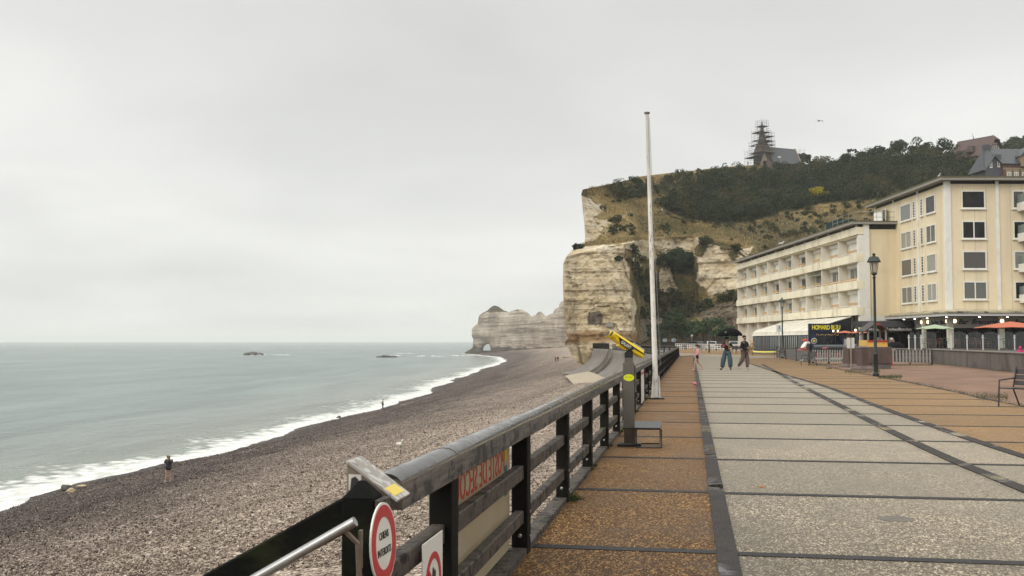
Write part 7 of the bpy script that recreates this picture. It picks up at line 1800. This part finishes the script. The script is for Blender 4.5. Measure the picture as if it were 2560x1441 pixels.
DE = [('rump','belly'),('belly','chest'),('chest','neck'),('neck','head'),('head','muz'),('rump','tail'),('tail','tail2'),('chest','fl'),('fl','flp'),('chest','fr'),('fr','frp'),('rump','hl'),('hl','hlp'),('rump','hr'),('hr','hrp')]
skin_mesh('body', {k: Vector(v) for k, v in DJ.items()}, DE, dict(rump=.11, belly=.125, chest=.125, neck=.095, head=.09, muz=.04, tail=.055, tail2=.06, fl=.045, flp=.032, fr=.045, frp=.032, hl=.055, hlp=.034, hr=.055, hrp=.034), M_fur, dg_, 'belly', 2, .018)
for s_ in (-1, 1):
    mb = MB(); mb.prism([(.06 + s_*.05, -.08, .36), (.06 + s_*.095, -.06, .37), (.06 + s_*.085, -.075, .44)], (0, -.012, 0), (0, .012, 0)); mb.build('ear', M_fur, dg_)
    mb = MB(); mb.blob((.075 + s_*.035, -.178, .325), (.010, .008, .010), 1, 0, 1); mb.build('eye', M_black, dg_)
mb = MB(); mb.blob((.105, -.238, .288), (.016, .012, .013), 1, 0, 1); mb.build('nose', M_black, dg_)
# woman photographing the sea
w_ = dict(kneeL=(.14,-.01,.50), ankL=(.20,.02,.09), toeL=(.21,-.13,.03), kneeR=(-.10,-.01,.50), ankR=(-.10,.03,.09), elL=(.20,-.20,1.24), wrL=(.05,-.33,1.46), elR=(-.22,-.18,1.24), wrR=(-.08,-.34,1.46))
p = on_beach(421, 1205)
person(p, R(-150), 1.66, w_, [('dark_jacket', TOPL, {'*': .05, 'pelvis': .06, 'waist': .06}, C_dnavy), ('shorts', ['pelvis', 'hipL', 'hipR', 'thL', 'thR'], {'*': .045}, C_black), ('shoe', SHOE, {}, C_wsh)], ('long', H_blond), 'woman in dark jacket and shorts photographing the sea from the shingle')
ph_ = thing('mobile_phone', p + Matrix.Rotation(R(-150), 3, 'Z') @ Vector((-.01, -.43, 1.50)), R(-150), 'dark phone held up by the woman on the shingle', 'phone')
mb = MB(); mb.lohi((-.05, -.006, -.08), (.05, .006, .09)); mb.build('case', M_black, ph_)
# angler
a_ = dict(elL=(.24,-.10,1.14), wrL=(.06,-.28,1.16), elR=(-.24,-.10,1.14), wrR=(-.10,-.28,1.18))
p = on_beach(957, 1025)
person(p, R(-95), 1.76, a_, [('fleece', TOPL, {'*': .035}, C_gray), ('shoulder_panel', ['chest', 'neckb', 'shL', 'shR'], {'*': .045}, cl('maroon_yoke', (.10, .015, .02))), ('trousers', LEG, {'*': .03}, C_char), ('shoe', SHOE, {}, C_black)], ('short', H_dark), 'man in grey and maroon top fishing alone at the foam edge')
rod = thing('fishing_rod', p, 0, 'long thin fishing rod held out by the angler towards the sea', 'fishing rod'); mb = MB(); mb.tube([(-.25, 0, 1.1), (-3.6, .3, 3.0)], [.012, .004], 5); mb.build('blank', M_black, rod)
# couple under the cliff
p = on_beach(1389, 905); person(p, R(160), 1.64, {}, [('red_jacket', TOPL, {'*': .05}, C_red), ('trousers', LEG, {'*': .025}, C_char), ('shoe', SHOE, {}, C_black)], ('long', H_dark), 'walker in red jacket beside a companion on the far shingle', False)
p = on_beach(1395, 905); person(p, R(170), 1.80, {}, [('black_jacket', TOPL, {'*': .05}, C_black), ('trousers', LEG, {'*': .025}, C_char), ('shoe', SHOE, {}, C_gray)], ('short', H_dark), 'walker all in black beside the one in red on the far shingle', False)
# on the platform
def on_platform(px): p = P(px, 853, a_plat_y(px)); return p
def a_plat_y(px): return 226 - (px - 1655) / 187 * 10 + 2.2
for px, lab, gar, hr in ((1730, 'woman in white on the raised platform below the tamarisks', [('white_top', TOPL, {'*': .03}, C_white), ('skirt', SHORT, {'*': .05}, C_tan)], ('long', H_brn)), (1751, 'person in dark red on the raised platform, right of the woman in white', [('dark_top', TOPL, {'*': .03}, cl('brick_top', (.10, .03, .025))), ('trousers', LEG, {'*': .025}, C_char)], ('long', H_brn))):
    p = P(px, 853, a_plat_y(px)); p.z = 1.452; person(p, R(-30), 1.70, dict(elL=(.22,-.12,1.14), wrL=(.05,-.2,1.12), elR=(-.22,-.12,1.14), wrR=(-.05,-.2,1.1)), gar, hr, lab, False)
# on the hillside
for px, py, H, rz, lab, top, leg, hr in ((1740, 553, 1.78, 120, 'hiker in dark green on the hillside path left of the red rucksack', cl('green_jacket', (.04, .055, .035)), C_char, H_dark), (1743.5, 552, 1.7, 120, 'hiker in bright red on the hillside path', C_red, C_char, H_dark), (1675, 545, 1.7, -60, 'hiker in dark grey on the path near the flagpole line', C_char, C_char, H_dark), (1655, 535, 1.7, 100, 'hiker in white at the bend of the hillside path', C_white, C_gray, H_blond), (1950, 596, 1.75, 0, 'lone walker in black standing on the hill steps', C_black, C_char, H_dark), (1870, 414, 1.7, 40, 'tiny walker in red on the skyline left of the chapel', C_red, C_char, H_dark)):
    p = terr(px, py)
    if p is None:
        for k in range(12):
            p = terr(px, py + k)
            if p is not None: break
    person(p, R(rz), H, {}, [('jacket', TOPL, {'*': .05}, top), ('trousers', LEG, {'*': .03}, leg), ('shoe', SHOE, {}, C_wsh if px == 1950 else C_black)], ('short', hr), lab, False)
# terrace guests
p = P(2230, 870, 84); p.z = 0.0; person(p, R(20), 1.78, {}, [('red_scarf_coat', TOPL, {'*': .05}, C_black), ('scarf', ['neckb', 'neck'], {'*': .05}, C_red), ('trousers', LEG, {'*': .03}, C_char), ('shoe', SHOE, {}, C_black)], ('cap', C_white), 'person in dark coat with red scarf by the black pavilion')
p = P(2551, 884, 53.5); p.z = .15; person(p, R(10), 1.12, {}, [('pink_coat', TOPL, {'*': .06}, cl('hot_pink_coat', (.60, .02, .14))), ('trousers', LEG, {'*': .03}, C_char)], ('hood', cl('hot_pink_hood', (.62, .02, .15))), 'child in hot pink hood just showing over the terrace wall')
for i, (px, d, c_) in enumerate(((2066, 108.0, C_white), (2052, 108.2, C_black))):
    pass
# folded dark parasol leaning by the pavilion
p = P(2243, 870, 83); p.z = .0; t_ = thing('dark_umbrella', p, 0, 'half open dark umbrella over a table by the black pavilion', 'umbrella')
mb = MB(); mb.tube([(0, 0, 0), (0, 0, 1.4)], .02, 6); mb.build('pole', M_bench, t_); mb = MB(); mb.lathe([(.72, 1.02), (.55, 1.22), (.3, 1.38), (.03, 1.46)], 10); mb.build('canopy', M_umb, t_)
# gulls
M_gw = mk('gull_white', (.66, .65, .62), .7, .05, 9, 0); M_gg = mk('gull_grey', (.10, .10, .105), .7, .1, 9, 0); M_gb = mk('gull_yellow', (.5, .3, .03), .5, .05, 9, 0)
def gull_fly(loc, rz, span, label, tilt=.12):
    t_ = thing('gull', loc, rz, label, 'gull', None, span / 1.3)
    mb = MB(); mb.tube([(0, -.26, .0), (0, -.2, .02), (0, -.05, 0), (0, .15, 0), (0, .28, .01)], [.02, .045, .075, .055, .012], 8); mb.build('body', M_gg, t_, smooth=True)
    for s_ in (-1, 1):
        mb = MB(); st = [(0.04, -.10, .10, .02), (.22, -.16, .08, .10), (.42, -.12, .10, .09), (.65, .02, .10, tilt * -.3)]
        A_ = [Vector((s_*x, y0, z)) for x, y0, y1, z in st]; B_ = [Vector((s_*x, y0 + .18*(1 - x), z - .01)) for x, y0, y1, z in st]
        mb.add(A_ + B_, [(i, i+1, 5+i, 4+i) for i in range(3)]); o = mb.build('wing', M_gg, t_); o.modifiers.new('t', 'SOLIDIFY').thickness = .012
    mb = MB(); mb.prism([(-.03, .26, .01), (.03, .26, .01), (.07, .40, .01), (-.07, .40, .01)], (0, 0, 0), (0, 0, .01)); mb.build('tail', M_gg, t_)
gull_fly(P(2048, 303, 130), R(20), 1.25, 'large dark gull gliding in the sky right of the chapel')
gull_fly(P(1210, 722, 420), R(60), 1.3, 'tiny far gull in the sky above the arch headland')
def gull_sit(loc, rz, label, s=1.0):
    t_ = thing('gull', loc, rz, label, 'gull', None, s)
    mb = MB(); mb.tube([(0, -.16, .20), (0, -.06, .19), (0, .12, .17), (0, .28, .15)], [.045, .085, .075, .015], 10); mb.tube([(0, -.12, .22), (0, -.17, .31), (0, -.20, .37), (0, -.245, .365)], [.05, .038, .045, .02], 8); mb.build('body', M_gw, t_, smooth=True)
    for s_ in (-1, 1):
        mb = MB(); mb.blob((s_*.07, .08, .20), (.02, .17, .05), 1, .05, 2); mb.build('wing', M_gg if s < 1.2 else M_gw, t_, smooth=True)
        mb = MB(); mb.tube([(s_*.03, .0, .12), (s_*.03, -.01, .0)], .008, 5); mb.build('leg', M_gb, t_)
    mb = MB(); mb.tube([(0, -.25, .365), (0, -.31, .352)], [.014, .004], 6); mb.build('beak', M_gb, t_)
gull_sit(on_beach(1000, 1121), R(40), 'white gull standing alone on the shingle beyond the sloping box', 1.3)
gy = 116.0; pr0 = A0 + (B0 - A0).normalized() * 27 + Vector((-.5, 0, 13.93)); gull_sit(pr0, R(80), 'white gull perched on the mossy roof edge of the long hotel', 1.4)
gull_sit(Vector((K0.x - .5, K0.y + .2, 16.56)), R(10), 'white gull perched at the roof corner of the taller block', 1.0)
pg = G(2002, 908); gull_sit(pg, R(60), 'dark pigeon walking by the grey mesh fence', .8)
# ================================================================== PLANTS
rp = np.random.default_rng(21)
def leafmat(name, stops, rough=.75):
    q = NT(name); t = q.attr('tint'); ri = q.geo.outputs['Random Per Island']
    f = q.math('MULTIPLY_ADD', ri, .35, q.math('MULTIPLY', t, .65))
    return q.fin(q.ramp(f, stops), rough, None, 0, .25)
M_scr = leafmat('scrub_leaf', [(.05, (.005, .013, .005)), (.32, (.013, .027, .008)), (.55, (.030, .043, .013)), (.75, (.058, .052, .019)), (.95, (.095, .066, .028))])
M_tree = leafmat('tree_leaf', [(.05, (.006, .014, .005)), (.45, (.018, .034, .010)), (.8, (.046, .060, .019)), (1, (.075, .060, .026))])
M_tam = leafmat('tamarisk_leaf', [(.05, (.022, .045, .020)), (.5, (.050, .085, .036)), (1, (.105, .135, .060))])
M_broom = leafmat('yellow_blossom', [(.05, (.05, .06, .01)), (.4, (.28, .24, .01)), (1, (.62, .50, .02))])
M_dry = leafmat('dry_grass_blade', [(.05, (.055, .058, .02)), (.35, (.16, .12, .045)), (.7, (.34, .25, .11)), (1, (.50, .39, .20))])
M_gr = leafmat('green_grass_blade', [(.05, (.018, .030, .008)), (.5, (.045, .070, .018)), (1, (.12, .13, .05))])
M_bark = mk('bark', (.055, .043, .033), .9, .3, 5, .3)
def leaves(C_, S, rng, flat=.0):
    """quads of size S at points C_, random tilt"""
    n = len(C_); a = rng.normal(size=(n, 3)); a /= np.linalg.norm(a, axis=1)[:, None]
    if flat: a[:, 2] *= (1 - flat); a /= np.linalg.norm(a, axis=1)[:, None]
    b = np.cross(a, rng.normal(size=(n, 3))); b /= np.linalg.norm(b, axis=1)[:, None] + 1e-9
    S = np.asarray(S).reshape(-1, 1) if np.ndim(S) else S
    asp = rng.uniform(.5, .9, (n, 1))
    V = np.stack([C_ + a*S, C_ + b*S*asp, C_ - a*S, C_ - b*S*asp], 1).reshape(-1, 3)
    return V, np.arange(n * 4).reshape(n, 4)
def crown_points(c, rad, n, rng, clumps=14, lo=-.5):
    u = rng.normal(size=(clumps, 3)); u /= np.linalg.norm(u, axis=1)[:, None]; u[:, 2] = np.where(u[:, 2] < lo, -u[:, 2], u[:, 2])
    cc_ = u * rng.uniform(.45, .92, (clumps, 1)); sz = rng.uniform(.22, .46, clumps)
    k = rng.integers(0, clumps, n); d = rng.normal(size=(n, 3)); d /= np.linalg.norm(d, axis=1)[:, None]
    p = cc_[k] + d * (sz[k] * rng.uniform(.5, 1, n) ** .5)[:, None]
    return np.asarray(c) + p * np.asarray(rad), k
def area_pts(poly, n, rng):
    xs = [p[0] for p in poly]; ys = [p[1] for p in poly]; out = []
    while len(out) < n:
        x = rng.uniform(min(xs), max(xs), n * 3); y = rng.uniform(min(ys), max(ys), n * 3); m = inpoly(x, y, poly); out += list(zip(x[m], y[m]))
    return out[:n]
def parea(p): return abs(sum(p[i][0]*p[(i+1) % len(p)][1] - p[(i+1) % len(p)][0]*p[i][1] for i in range(len(p)))) / 2
# hillside scrub: one leafy mass nobody could count
VS, FS, TS = [], [], []; nb_ = 0
def emit(V, F, T):
    global nb_
    VS.append(V); FS.append(F + nb_); TS.append(T); nb_ += len(V)
SC2 = [[(1655,525),(1664,508),(1688,486),(1722,470),(1760,462),(1800,448),(1860,432),(1900,424),(2060,416),(2250,398),(2420,396),(2480,400),(2480,470),(2190,500),(2110,503),(2050,508),(1990,528),(1930,530),(1890,554),(1840,558),(1760,551),(1700,541)]] + SCR[1:6]
SC2 += [[(1480,545),(1560,520),(1640,545),(1720,560),(1850,570),(1900,600),(1850,606),(1740,585),(1600,590),(1500,598)],[(1485,480),(1560,450),(1620,452),(1560,500),(1500,530)],[(1840,565),(1990,530),(2110,505),(2190,500),(2190,560),(2100,600),(1990,620),(1900,625)]]
for poly, dn in zip(SC2, (1.0, .75, .7, .7, .45, .5, .11, .14, .2)):
    n = int(parea(poly) / 62 * dn)
    for (x, y) in area_pts(poly, n, rp):
        yr = np.interp(x, cc, py_t[:, 7])
        if (x < 1995 and y < yr + 11) or (1872 < x < 1995 and y < 434): continue
        p = terr(x, y)
        if p is None: continue
        big = 1.0 if poly is SC2[0] else (.62 if poly in (SC2[1], SC2[2]) else (.55 if poly in SC2[:6] else .36))
        if noise.fractal(Vector((p.x*.055, p.y*.05, 11)), 1, 2, 3) > .42 and poly is SC2[0] and rp.random() < .85: continue
        r = (1.0 + 3.0 * rp.random() ** 1.8) * big * (1.25 if x > 2000 and y < 480 else 1)
        r *= min(1.0, p.y / 300 + .15)
        m = int(90 + 130 * r)
        c_, k = crown_points((p.x, p.y - r*.2, p.z + r*.35), (r*1.15, r*1.0, r*1.0), m, rp, 9)
        V, F = leaves(c_, rp.uniform(.13, .26, m) * (.8 + .25*big), rp)
        hue = .5 + .5 * noise.fractal(Vector((p.x*.035, p.y*.03, 5)), 1, 2, 3) + rp.normal() * .27 + (.22 if poly in SC2[3:] else 0)
        emit(V, F, np.repeat(np.clip(hue - .08 + (rp.random(9)[k] - .5) * .55, 0, 1), 4))
for (x, y) in area_pts([(2490, 372), (2530, 360), (2580, 345), (2700, 330), (2700, 400), (2490, 392)], 150, rp):
    p = P(x, y, 515 - (y - 340) * .6); r = rp.uniform(3, 5); m = 120
    c_, k = crown_points((p.x, p.y, p.z), (r, r, r*.8), m, rp, 8); V, F = leaves(c_, rp.uniform(.4, .7, m), rp); emit(V, F, np.repeat(rp.uniform(.2, .8, 8)[k], 4))
so_ = np_mesh('hillside_scrub', np.concatenate(VS), np.concatenate(FS), M_scr, attrs={'tint': np.concatenate(TS)}); tag(so_, kind='stuff', label='dense dark green scrub covering the slope under the chapel')
# dry grass on the slope
VS, FS, TS = [], [], []; nb_ = 0
def tuft(p, h, n, rng, lean=.5):
    a = rng.uniform(0, 2*np.pi, n); w_ = h * .10; b = np.stack([np.cos(a)*h*.25, np.sin(a)*h*.25, np.zeros(n)], 1) + np.asarray(p)
    t_ = b + np.stack([np.cos(a)*h*lean*rng.uniform(.3, 1, n), np.sin(a)*h*lean*rng.uniform(.3, 1, n), h*rng.uniform(.6, 1, n)], 1)
    s_ = np.stack([-np.sin(a)*w_, np.cos(a)*w_, np.zeros(n)], 1)
    V = np.stack([b - s_, b + s_, t_ + s_*.25, t_ - s_*.25], 1).reshape(-1, 3); return V, np.arange(n*4).reshape(n, 4)
GR = [[(1470,470),(1600,442),(1660,438),(1800,425),(1880,420),(1980,405),(1980,420),(1880,432),(1700,470),(1660,520),(1700,550),(1840,565),(1900,600),(1880,612),(1800,600),(1740,588),(1600,595),(1490,600),(1520,560),(1510,510)],
      [(1840,565),(1990,530),(2110,505),(2190,500),(2190,560),(2100,600),(1990,620),(1900,625),(1890,600)], [(1440,616),(1500,603),(1600,597),(1745,590),(1790,602),(1880,612),(1840,622),(1790,612),(1740,596),(1600,602),(1500,612)]]
for poly, dn in zip(GR, (1.0, 1.0, 2.5)):
    for (x, y) in area_pts(poly, int(parea(poly) / 11 * dn), rp):
        p = terr(x, y)
        if p is None: continue
        n = int(rp.integers(5, 9)); h = rp.uniform(.3, .75)
        V, F = tuft((p.x, p.y, p.z - .05), h, n, rp)
        hue = .60 + .55 * noise.fractal(Vector((p.x*.07, p.y*.06, 2)), 1, 2, 3) + rp.normal() * .12
        emit(V, F, np.repeat(np.clip(hue + rp.normal(size=n)*.08, 0, 1), 4))
tag(np_mesh('dry_grass', np.concatenate(VS), np.concatenate(FS), M_dry, attrs={'tint': np.concatenate(TS)}), kind='stuff', label='dry golden grass over the slope and the cliff rim')
# green grass along the paving edge and by the playground
VS, FS, TS = [], [], []; nb_ = 0
gp_ = []
for _ in range(900):
    i = rp.integers(2, len(C3s) - 1); p = C3s[i].lerp(C3s[i-1], rp.random()); gp_.append((p.x + abs(rp.normal()) * .16 + .08, p.y, .004, .03))
for (x0, x1, y0, y1, n) in ((2024, 2110, 910.5, 915, 900), (2224, 2332, 912, 915, 800), (2340, 2560, 917, 940, 0), (2195, 2255, 939, 947, 900), (2112, 2200, 925, 934, 900), (2066, 2080, 921, 923, 160), (2440, 2520, 985, 1000, 350)):
    for _ in range(n): g1_ = G(rp.uniform(x0, x1), rp.normal((y0 + y1) / 2, (y1 - y0) / 3.2)); gp_.append((g1_.x, g1_.y, .004, .03))
for _ in range(1300):
    t_ = rp.random(); q0, q1 = ((b_w, c_w) for b_w, c_w in ((pts[1], pts[2]),)).__next__(); p = q0.lerp(q1, t_); gp_.append((p.x - abs(rp.normal()) * .18, p.y - abs(rp.normal()) * .25 - .03, .004, .05))
for x, y, z, h in gp_:
    V, F = tuft((x, y, z), h * rp.uniform(.6, 1.5), 4, rp, .6); emit(V, F, np.repeat(rp.uniform(.1, .9, 4), 4))
for t_, s_ in [(rp.uniform(2, 40), rp.uniform(-.10, .03)) for _ in range(160)] + [(SP_ * 1 + .1 + rp.normal() * .05, .03 + abs(rp.normal()) * .03) for _ in range(40)] + [(SP_ * k + .3, .02) for k in range(1, 9) for _ in range(6)]:
    p = prom(t_, s_, .02); V, F = tuft((p.x, p.y, p.z), .045, 4, rp, .8); emit(V, F, np.repeat(rp.uniform(.1, .6, 4), 4))
tag(np_mesh('grass', np.concatenate(VS), np.concatenate(FS), M_gr, attrs={'tint': np.concatenate(TS)}), kind='stuff', label='short green grass and weeds along the paving edges and wall foot')
# countable trees and bushes
def tree(name, base, H, rad, n, mat, label, cat, group=None, lo=-.9, leaf=.3, trunk=True, clumps=20, cz=.45, limbs=6, hue=.5):
    t_ = thing(name, base, 0, label, cat, group)
    rx_, rz_ = rad; c0 = np.array([0, 0, H * cz])
    c_, k = crown_points(c0, (rx_, rx_ * .9, rz_), n, rp, clumps, lo); V, F = leaves(c_, rp.uniform(.6, 1.1, n) * leaf, rp)
    T = np.repeat(np.clip(hue + (rp.random(clumps)[k] - .5) * .7, 0, 1), 4)
    np_mesh('crown', V, F, mat, t_, attrs={'tint': T})
    mb = MB(); mb.tube([(0, 0, -.6), (.05*H*.2, 0, H*.22), (-.02*H, .02*H, H*.5)], [H*.035, H*.026, H*.012], 7)
    for i in range(limbs):
        a = i * 2.4; mb.tube([(.01*H, 0, H*(.2 + .04*i)), (rx_*.35*math.cos(a), rx_*.35*math.sin(a), H*(.42 + .03*i)), (rx_*.72*math.cos(a), rx_*.72*math.sin(a), H*(.6 + .03*i))], [H*.015, H*.010, H*.004], 5)
    mb.build('trunk', M_bark, t_)
    return t_
def at_terr(px, py):
    for k in range(0, 40):
        p = terr(px, py + k)
        if p is not None: return p
for px, py, H, rx_, rz_, lb, hue in ((2006, 412, 5.2, 2.8, 2.1, 'round dark bush on the skyline just right of the chapel', .35), (2200, 402, 6.5, 3.6, 2.4, 'tree on the ridge just right of the bare arch hoop', .4), (2160, 408, 5.5, 3.4, 2.0, 'tree on the ridge below the lone windblown pine', .35), (2245, 398, 7, 3.8, 2.7, 'light olive tree on the ridge left of the tall round one', .65), (2300, 396, 8, 3.8, 3.0, 'tall round tree on the ridge between the pine and the villa', .45), (2352, 402, 9, 4.2, 3.4, 'broad dark tree on the ridge touching the villa roof', .4), (2395, 425, 8, 4.4, 3.6, 'olive tree standing in front of the villa', .62), (2432, 432, 8, 4.2, 3.6, 'brownish tree standing below the villa gable', .82), (2458, 410, 7, 3.2, 3.0, 'reddish tree between the villa and the slate roofed house', .9), (2325, 430, 7, 4.5, 3.2, 'dark bushy tree on the slope above the taller block roof', .3), (2260, 440, 7, 4.2, 3.0, 'blue green tree on the slope behind the block roof edge', .25), (2120, 425, 6, 3.8, 2.6, 'dark bushy tree on the slope below the ridge left of the pine line', .3)):
    p = at_terr(px, py); tree('hill_tree', p - Vector((0, 0, .6)), H, (rx_ * 1.25, rz_ * 1.25), 3400, M_tree, lb, 'tree', None, -.9, .32, hue=hue)
p = at_terr(2131, 408); p = Vector((p.x, p.y, p.z)); t_ = thing('windblown_pine', p, 0, 'lone windblown pine with flat crown on the skyline', 'pine')
Hp = (p.z, 0); zt2 = P(2131, 373, p.y).z - p.z
mb = MB(); mb.tube([(0, 0, -.5), (-.3, 0, zt2*.4), (-.9, 0, zt2*.75), (-.2, 0, zt2*.9), (1.2, 0, zt2*.86)], [.22, .16, .12, .08, .03], 7); mb.build('trunk', M_bark, t_)
c_ = np.concatenate([crown_points((ox, 0, zt2*oz), (sx, 1.0, .45), 420, rp, 7)[0] for ox, oz, sx in ((-.6, .93, 1.3), (.6, .9, 1.2), (1.5, .78, .8), (-1.2, .82, .6))]); V, F = leaves(c_, rp.uniform(.12, .22, len(c_)), rp); np_mesh('crown', V, F, M_tree, t_, attrs={'tint': np.full(len(V), .15)})
hpn = at_terr(2216, 408); t_ = thing('arch_hoop', hpn, 0, 'thin bare hoop with a bird perched on top on the skyline', 'hoop'); zt3 = P(2216, 380, hpn.y).z - hpn.z
mb = MB(); mb.tube([(1.35*math.cos(a), 0, zt3 - 1.35 + 1.35*math.sin(a)) for a in [math.pi*k/14 for k in range(15)]], .035, 5); mb.tube([(-1.35, 0, -1), (-1.35, 0, zt3 - 1.35)], .035, 5); mb.tube([(1.35, 0, -1), (1.35, 0, zt3 - 1.35)], .035, 5); mb.build('hoop', M_rail, t_)
mb = MB(); mb.blob((0, 0, zt3 + .25), (.12, .1, .28), 2, .1, 2); mb.build('perched_figure', M_black, t_)
p = at_terr(2042, 506); tree('broom_bush', p + Vector((0, -2.2, .6)), 4.0, (3.0, 1.9), 1900, M_broom, 'bright yellow flowering bush on the dark slope', 'bush', None, -.3, .17, cz=.5)
# tamarisks at the foot of the cliff
for px, d, H, rx_, lb in ((1630, 233, 4.2, 3.6, 'feathery green tamarisk at the left end of the platform'), (1680, 236, 7.2, 4.4, 'tallest feathery green tamarisk behind the blue notice boards'), (1735, 233, 5.4, 4.4, 'feathery green tamarisk behind the woman in white'), (1782, 229, 5.6, 4.4, 'feathery green tamarisk above the silver car'), (1815, 225, 3.4, 3.0, 'low feathery tamarisk beside the hotel end')):
    b = P(px, 858, d); b.z = 1.2; tree('tamarisk', b, H, (rx_, H*.46), 3600, M_tam, lb, 'tamarisk', 'tamarisks behind the platform', -.6, .22, clumps=22, cz=.5, hue=.45)
p = terr(1688, 655); tree('cliff_bush', p + Vector((0, -1.2, -1.0)), 5.0, (3.6, 2.0), 3600, M_tam, 'large dark green bush growing in the hollow of the chalk cliff', 'bush', None, -.9, .22, clumps=22, cz=.4, hue=.12)
for px, py, r, lb in ((1580, 630, 1.6, 'small dark bush at the top of the cliff gully'), (1765, 612, 1.9, 'grey green bush hanging on the rim of the right chalk face'), (1838, 628, 1.5, 'dark bush on the rim of the chalk face by the hotel roof'), (1588, 690, 2.2, 'ragged bush halfway down the cliff gully'), (1445, 622, 1.2, 'small bush at the seaward corner of the cliff ledge'), (1545, 649, .9, 'little bush growing on the bare face of the cliff')):
    p = terr(px, py)
    if p is not None: tree('cliff_bush', p + Vector((0, -.3, -.6)), r * 1.6, (r, r * .7), 900, M_scr, lb, 'bush', None, -.8, .17, cz=.5, limbs=3, hue=.4)
# clipped hedge lines on the slope
for (x0, y0, x1, y1, lb) in ((1870, 513, 2035, 506, 'clipped dark hedge line left of the yellow bush'), (2055, 503, 2188, 492, 'clipped dark hedge line right of the yellow bush')):
    a = terr(x0, y0); b = terr(x1, y1); t_ = thing('hedge', a, 0, lb, 'hedge'); n = 3600
    u_ = rp.random(n)[:, None]; c_ = u_ * np.array((b - a))[None, :] + np.stack([np.zeros(n), rp.uniform(-.6, .6, n), rp.uniform(-1.0, 1.5, n)], 1)
    V, F = leaves(c_, rp.uniform(.12, .22, n), rp); np_mesh('foliage', V, F, M_scr, t_, attrs={'tint': np.repeat(rp.uniform(.0, .35, n), 4)})
# ================================================================== HAZE
mb = MB(); mb.lohi((-40000, -400, -16), (40000, 40000, 112))
hm = bpy.data.materials.new('haze'); hm.use_nodes = True; t_ = hm.node_tree; t_.nodes.clear()
o_ = t_.nodes.new('ShaderNodeOutputMaterial'); pv = t_.nodes.new('ShaderNodeVolumePrincipled')
pv.inputs['Color'].default_value = (.93, .95, .93, 1); pv.inputs['Density'].default_value = HAZE; pv.inputs['Anisotropy'].default_value = 0.0
t_.links.new(pv.outputs[0], o_.inputs['Volume'])
hz = mb.build('haze', hm); tag(hz, kind='stuff', label='pale sea haze filling the air over the bay and cliffs')
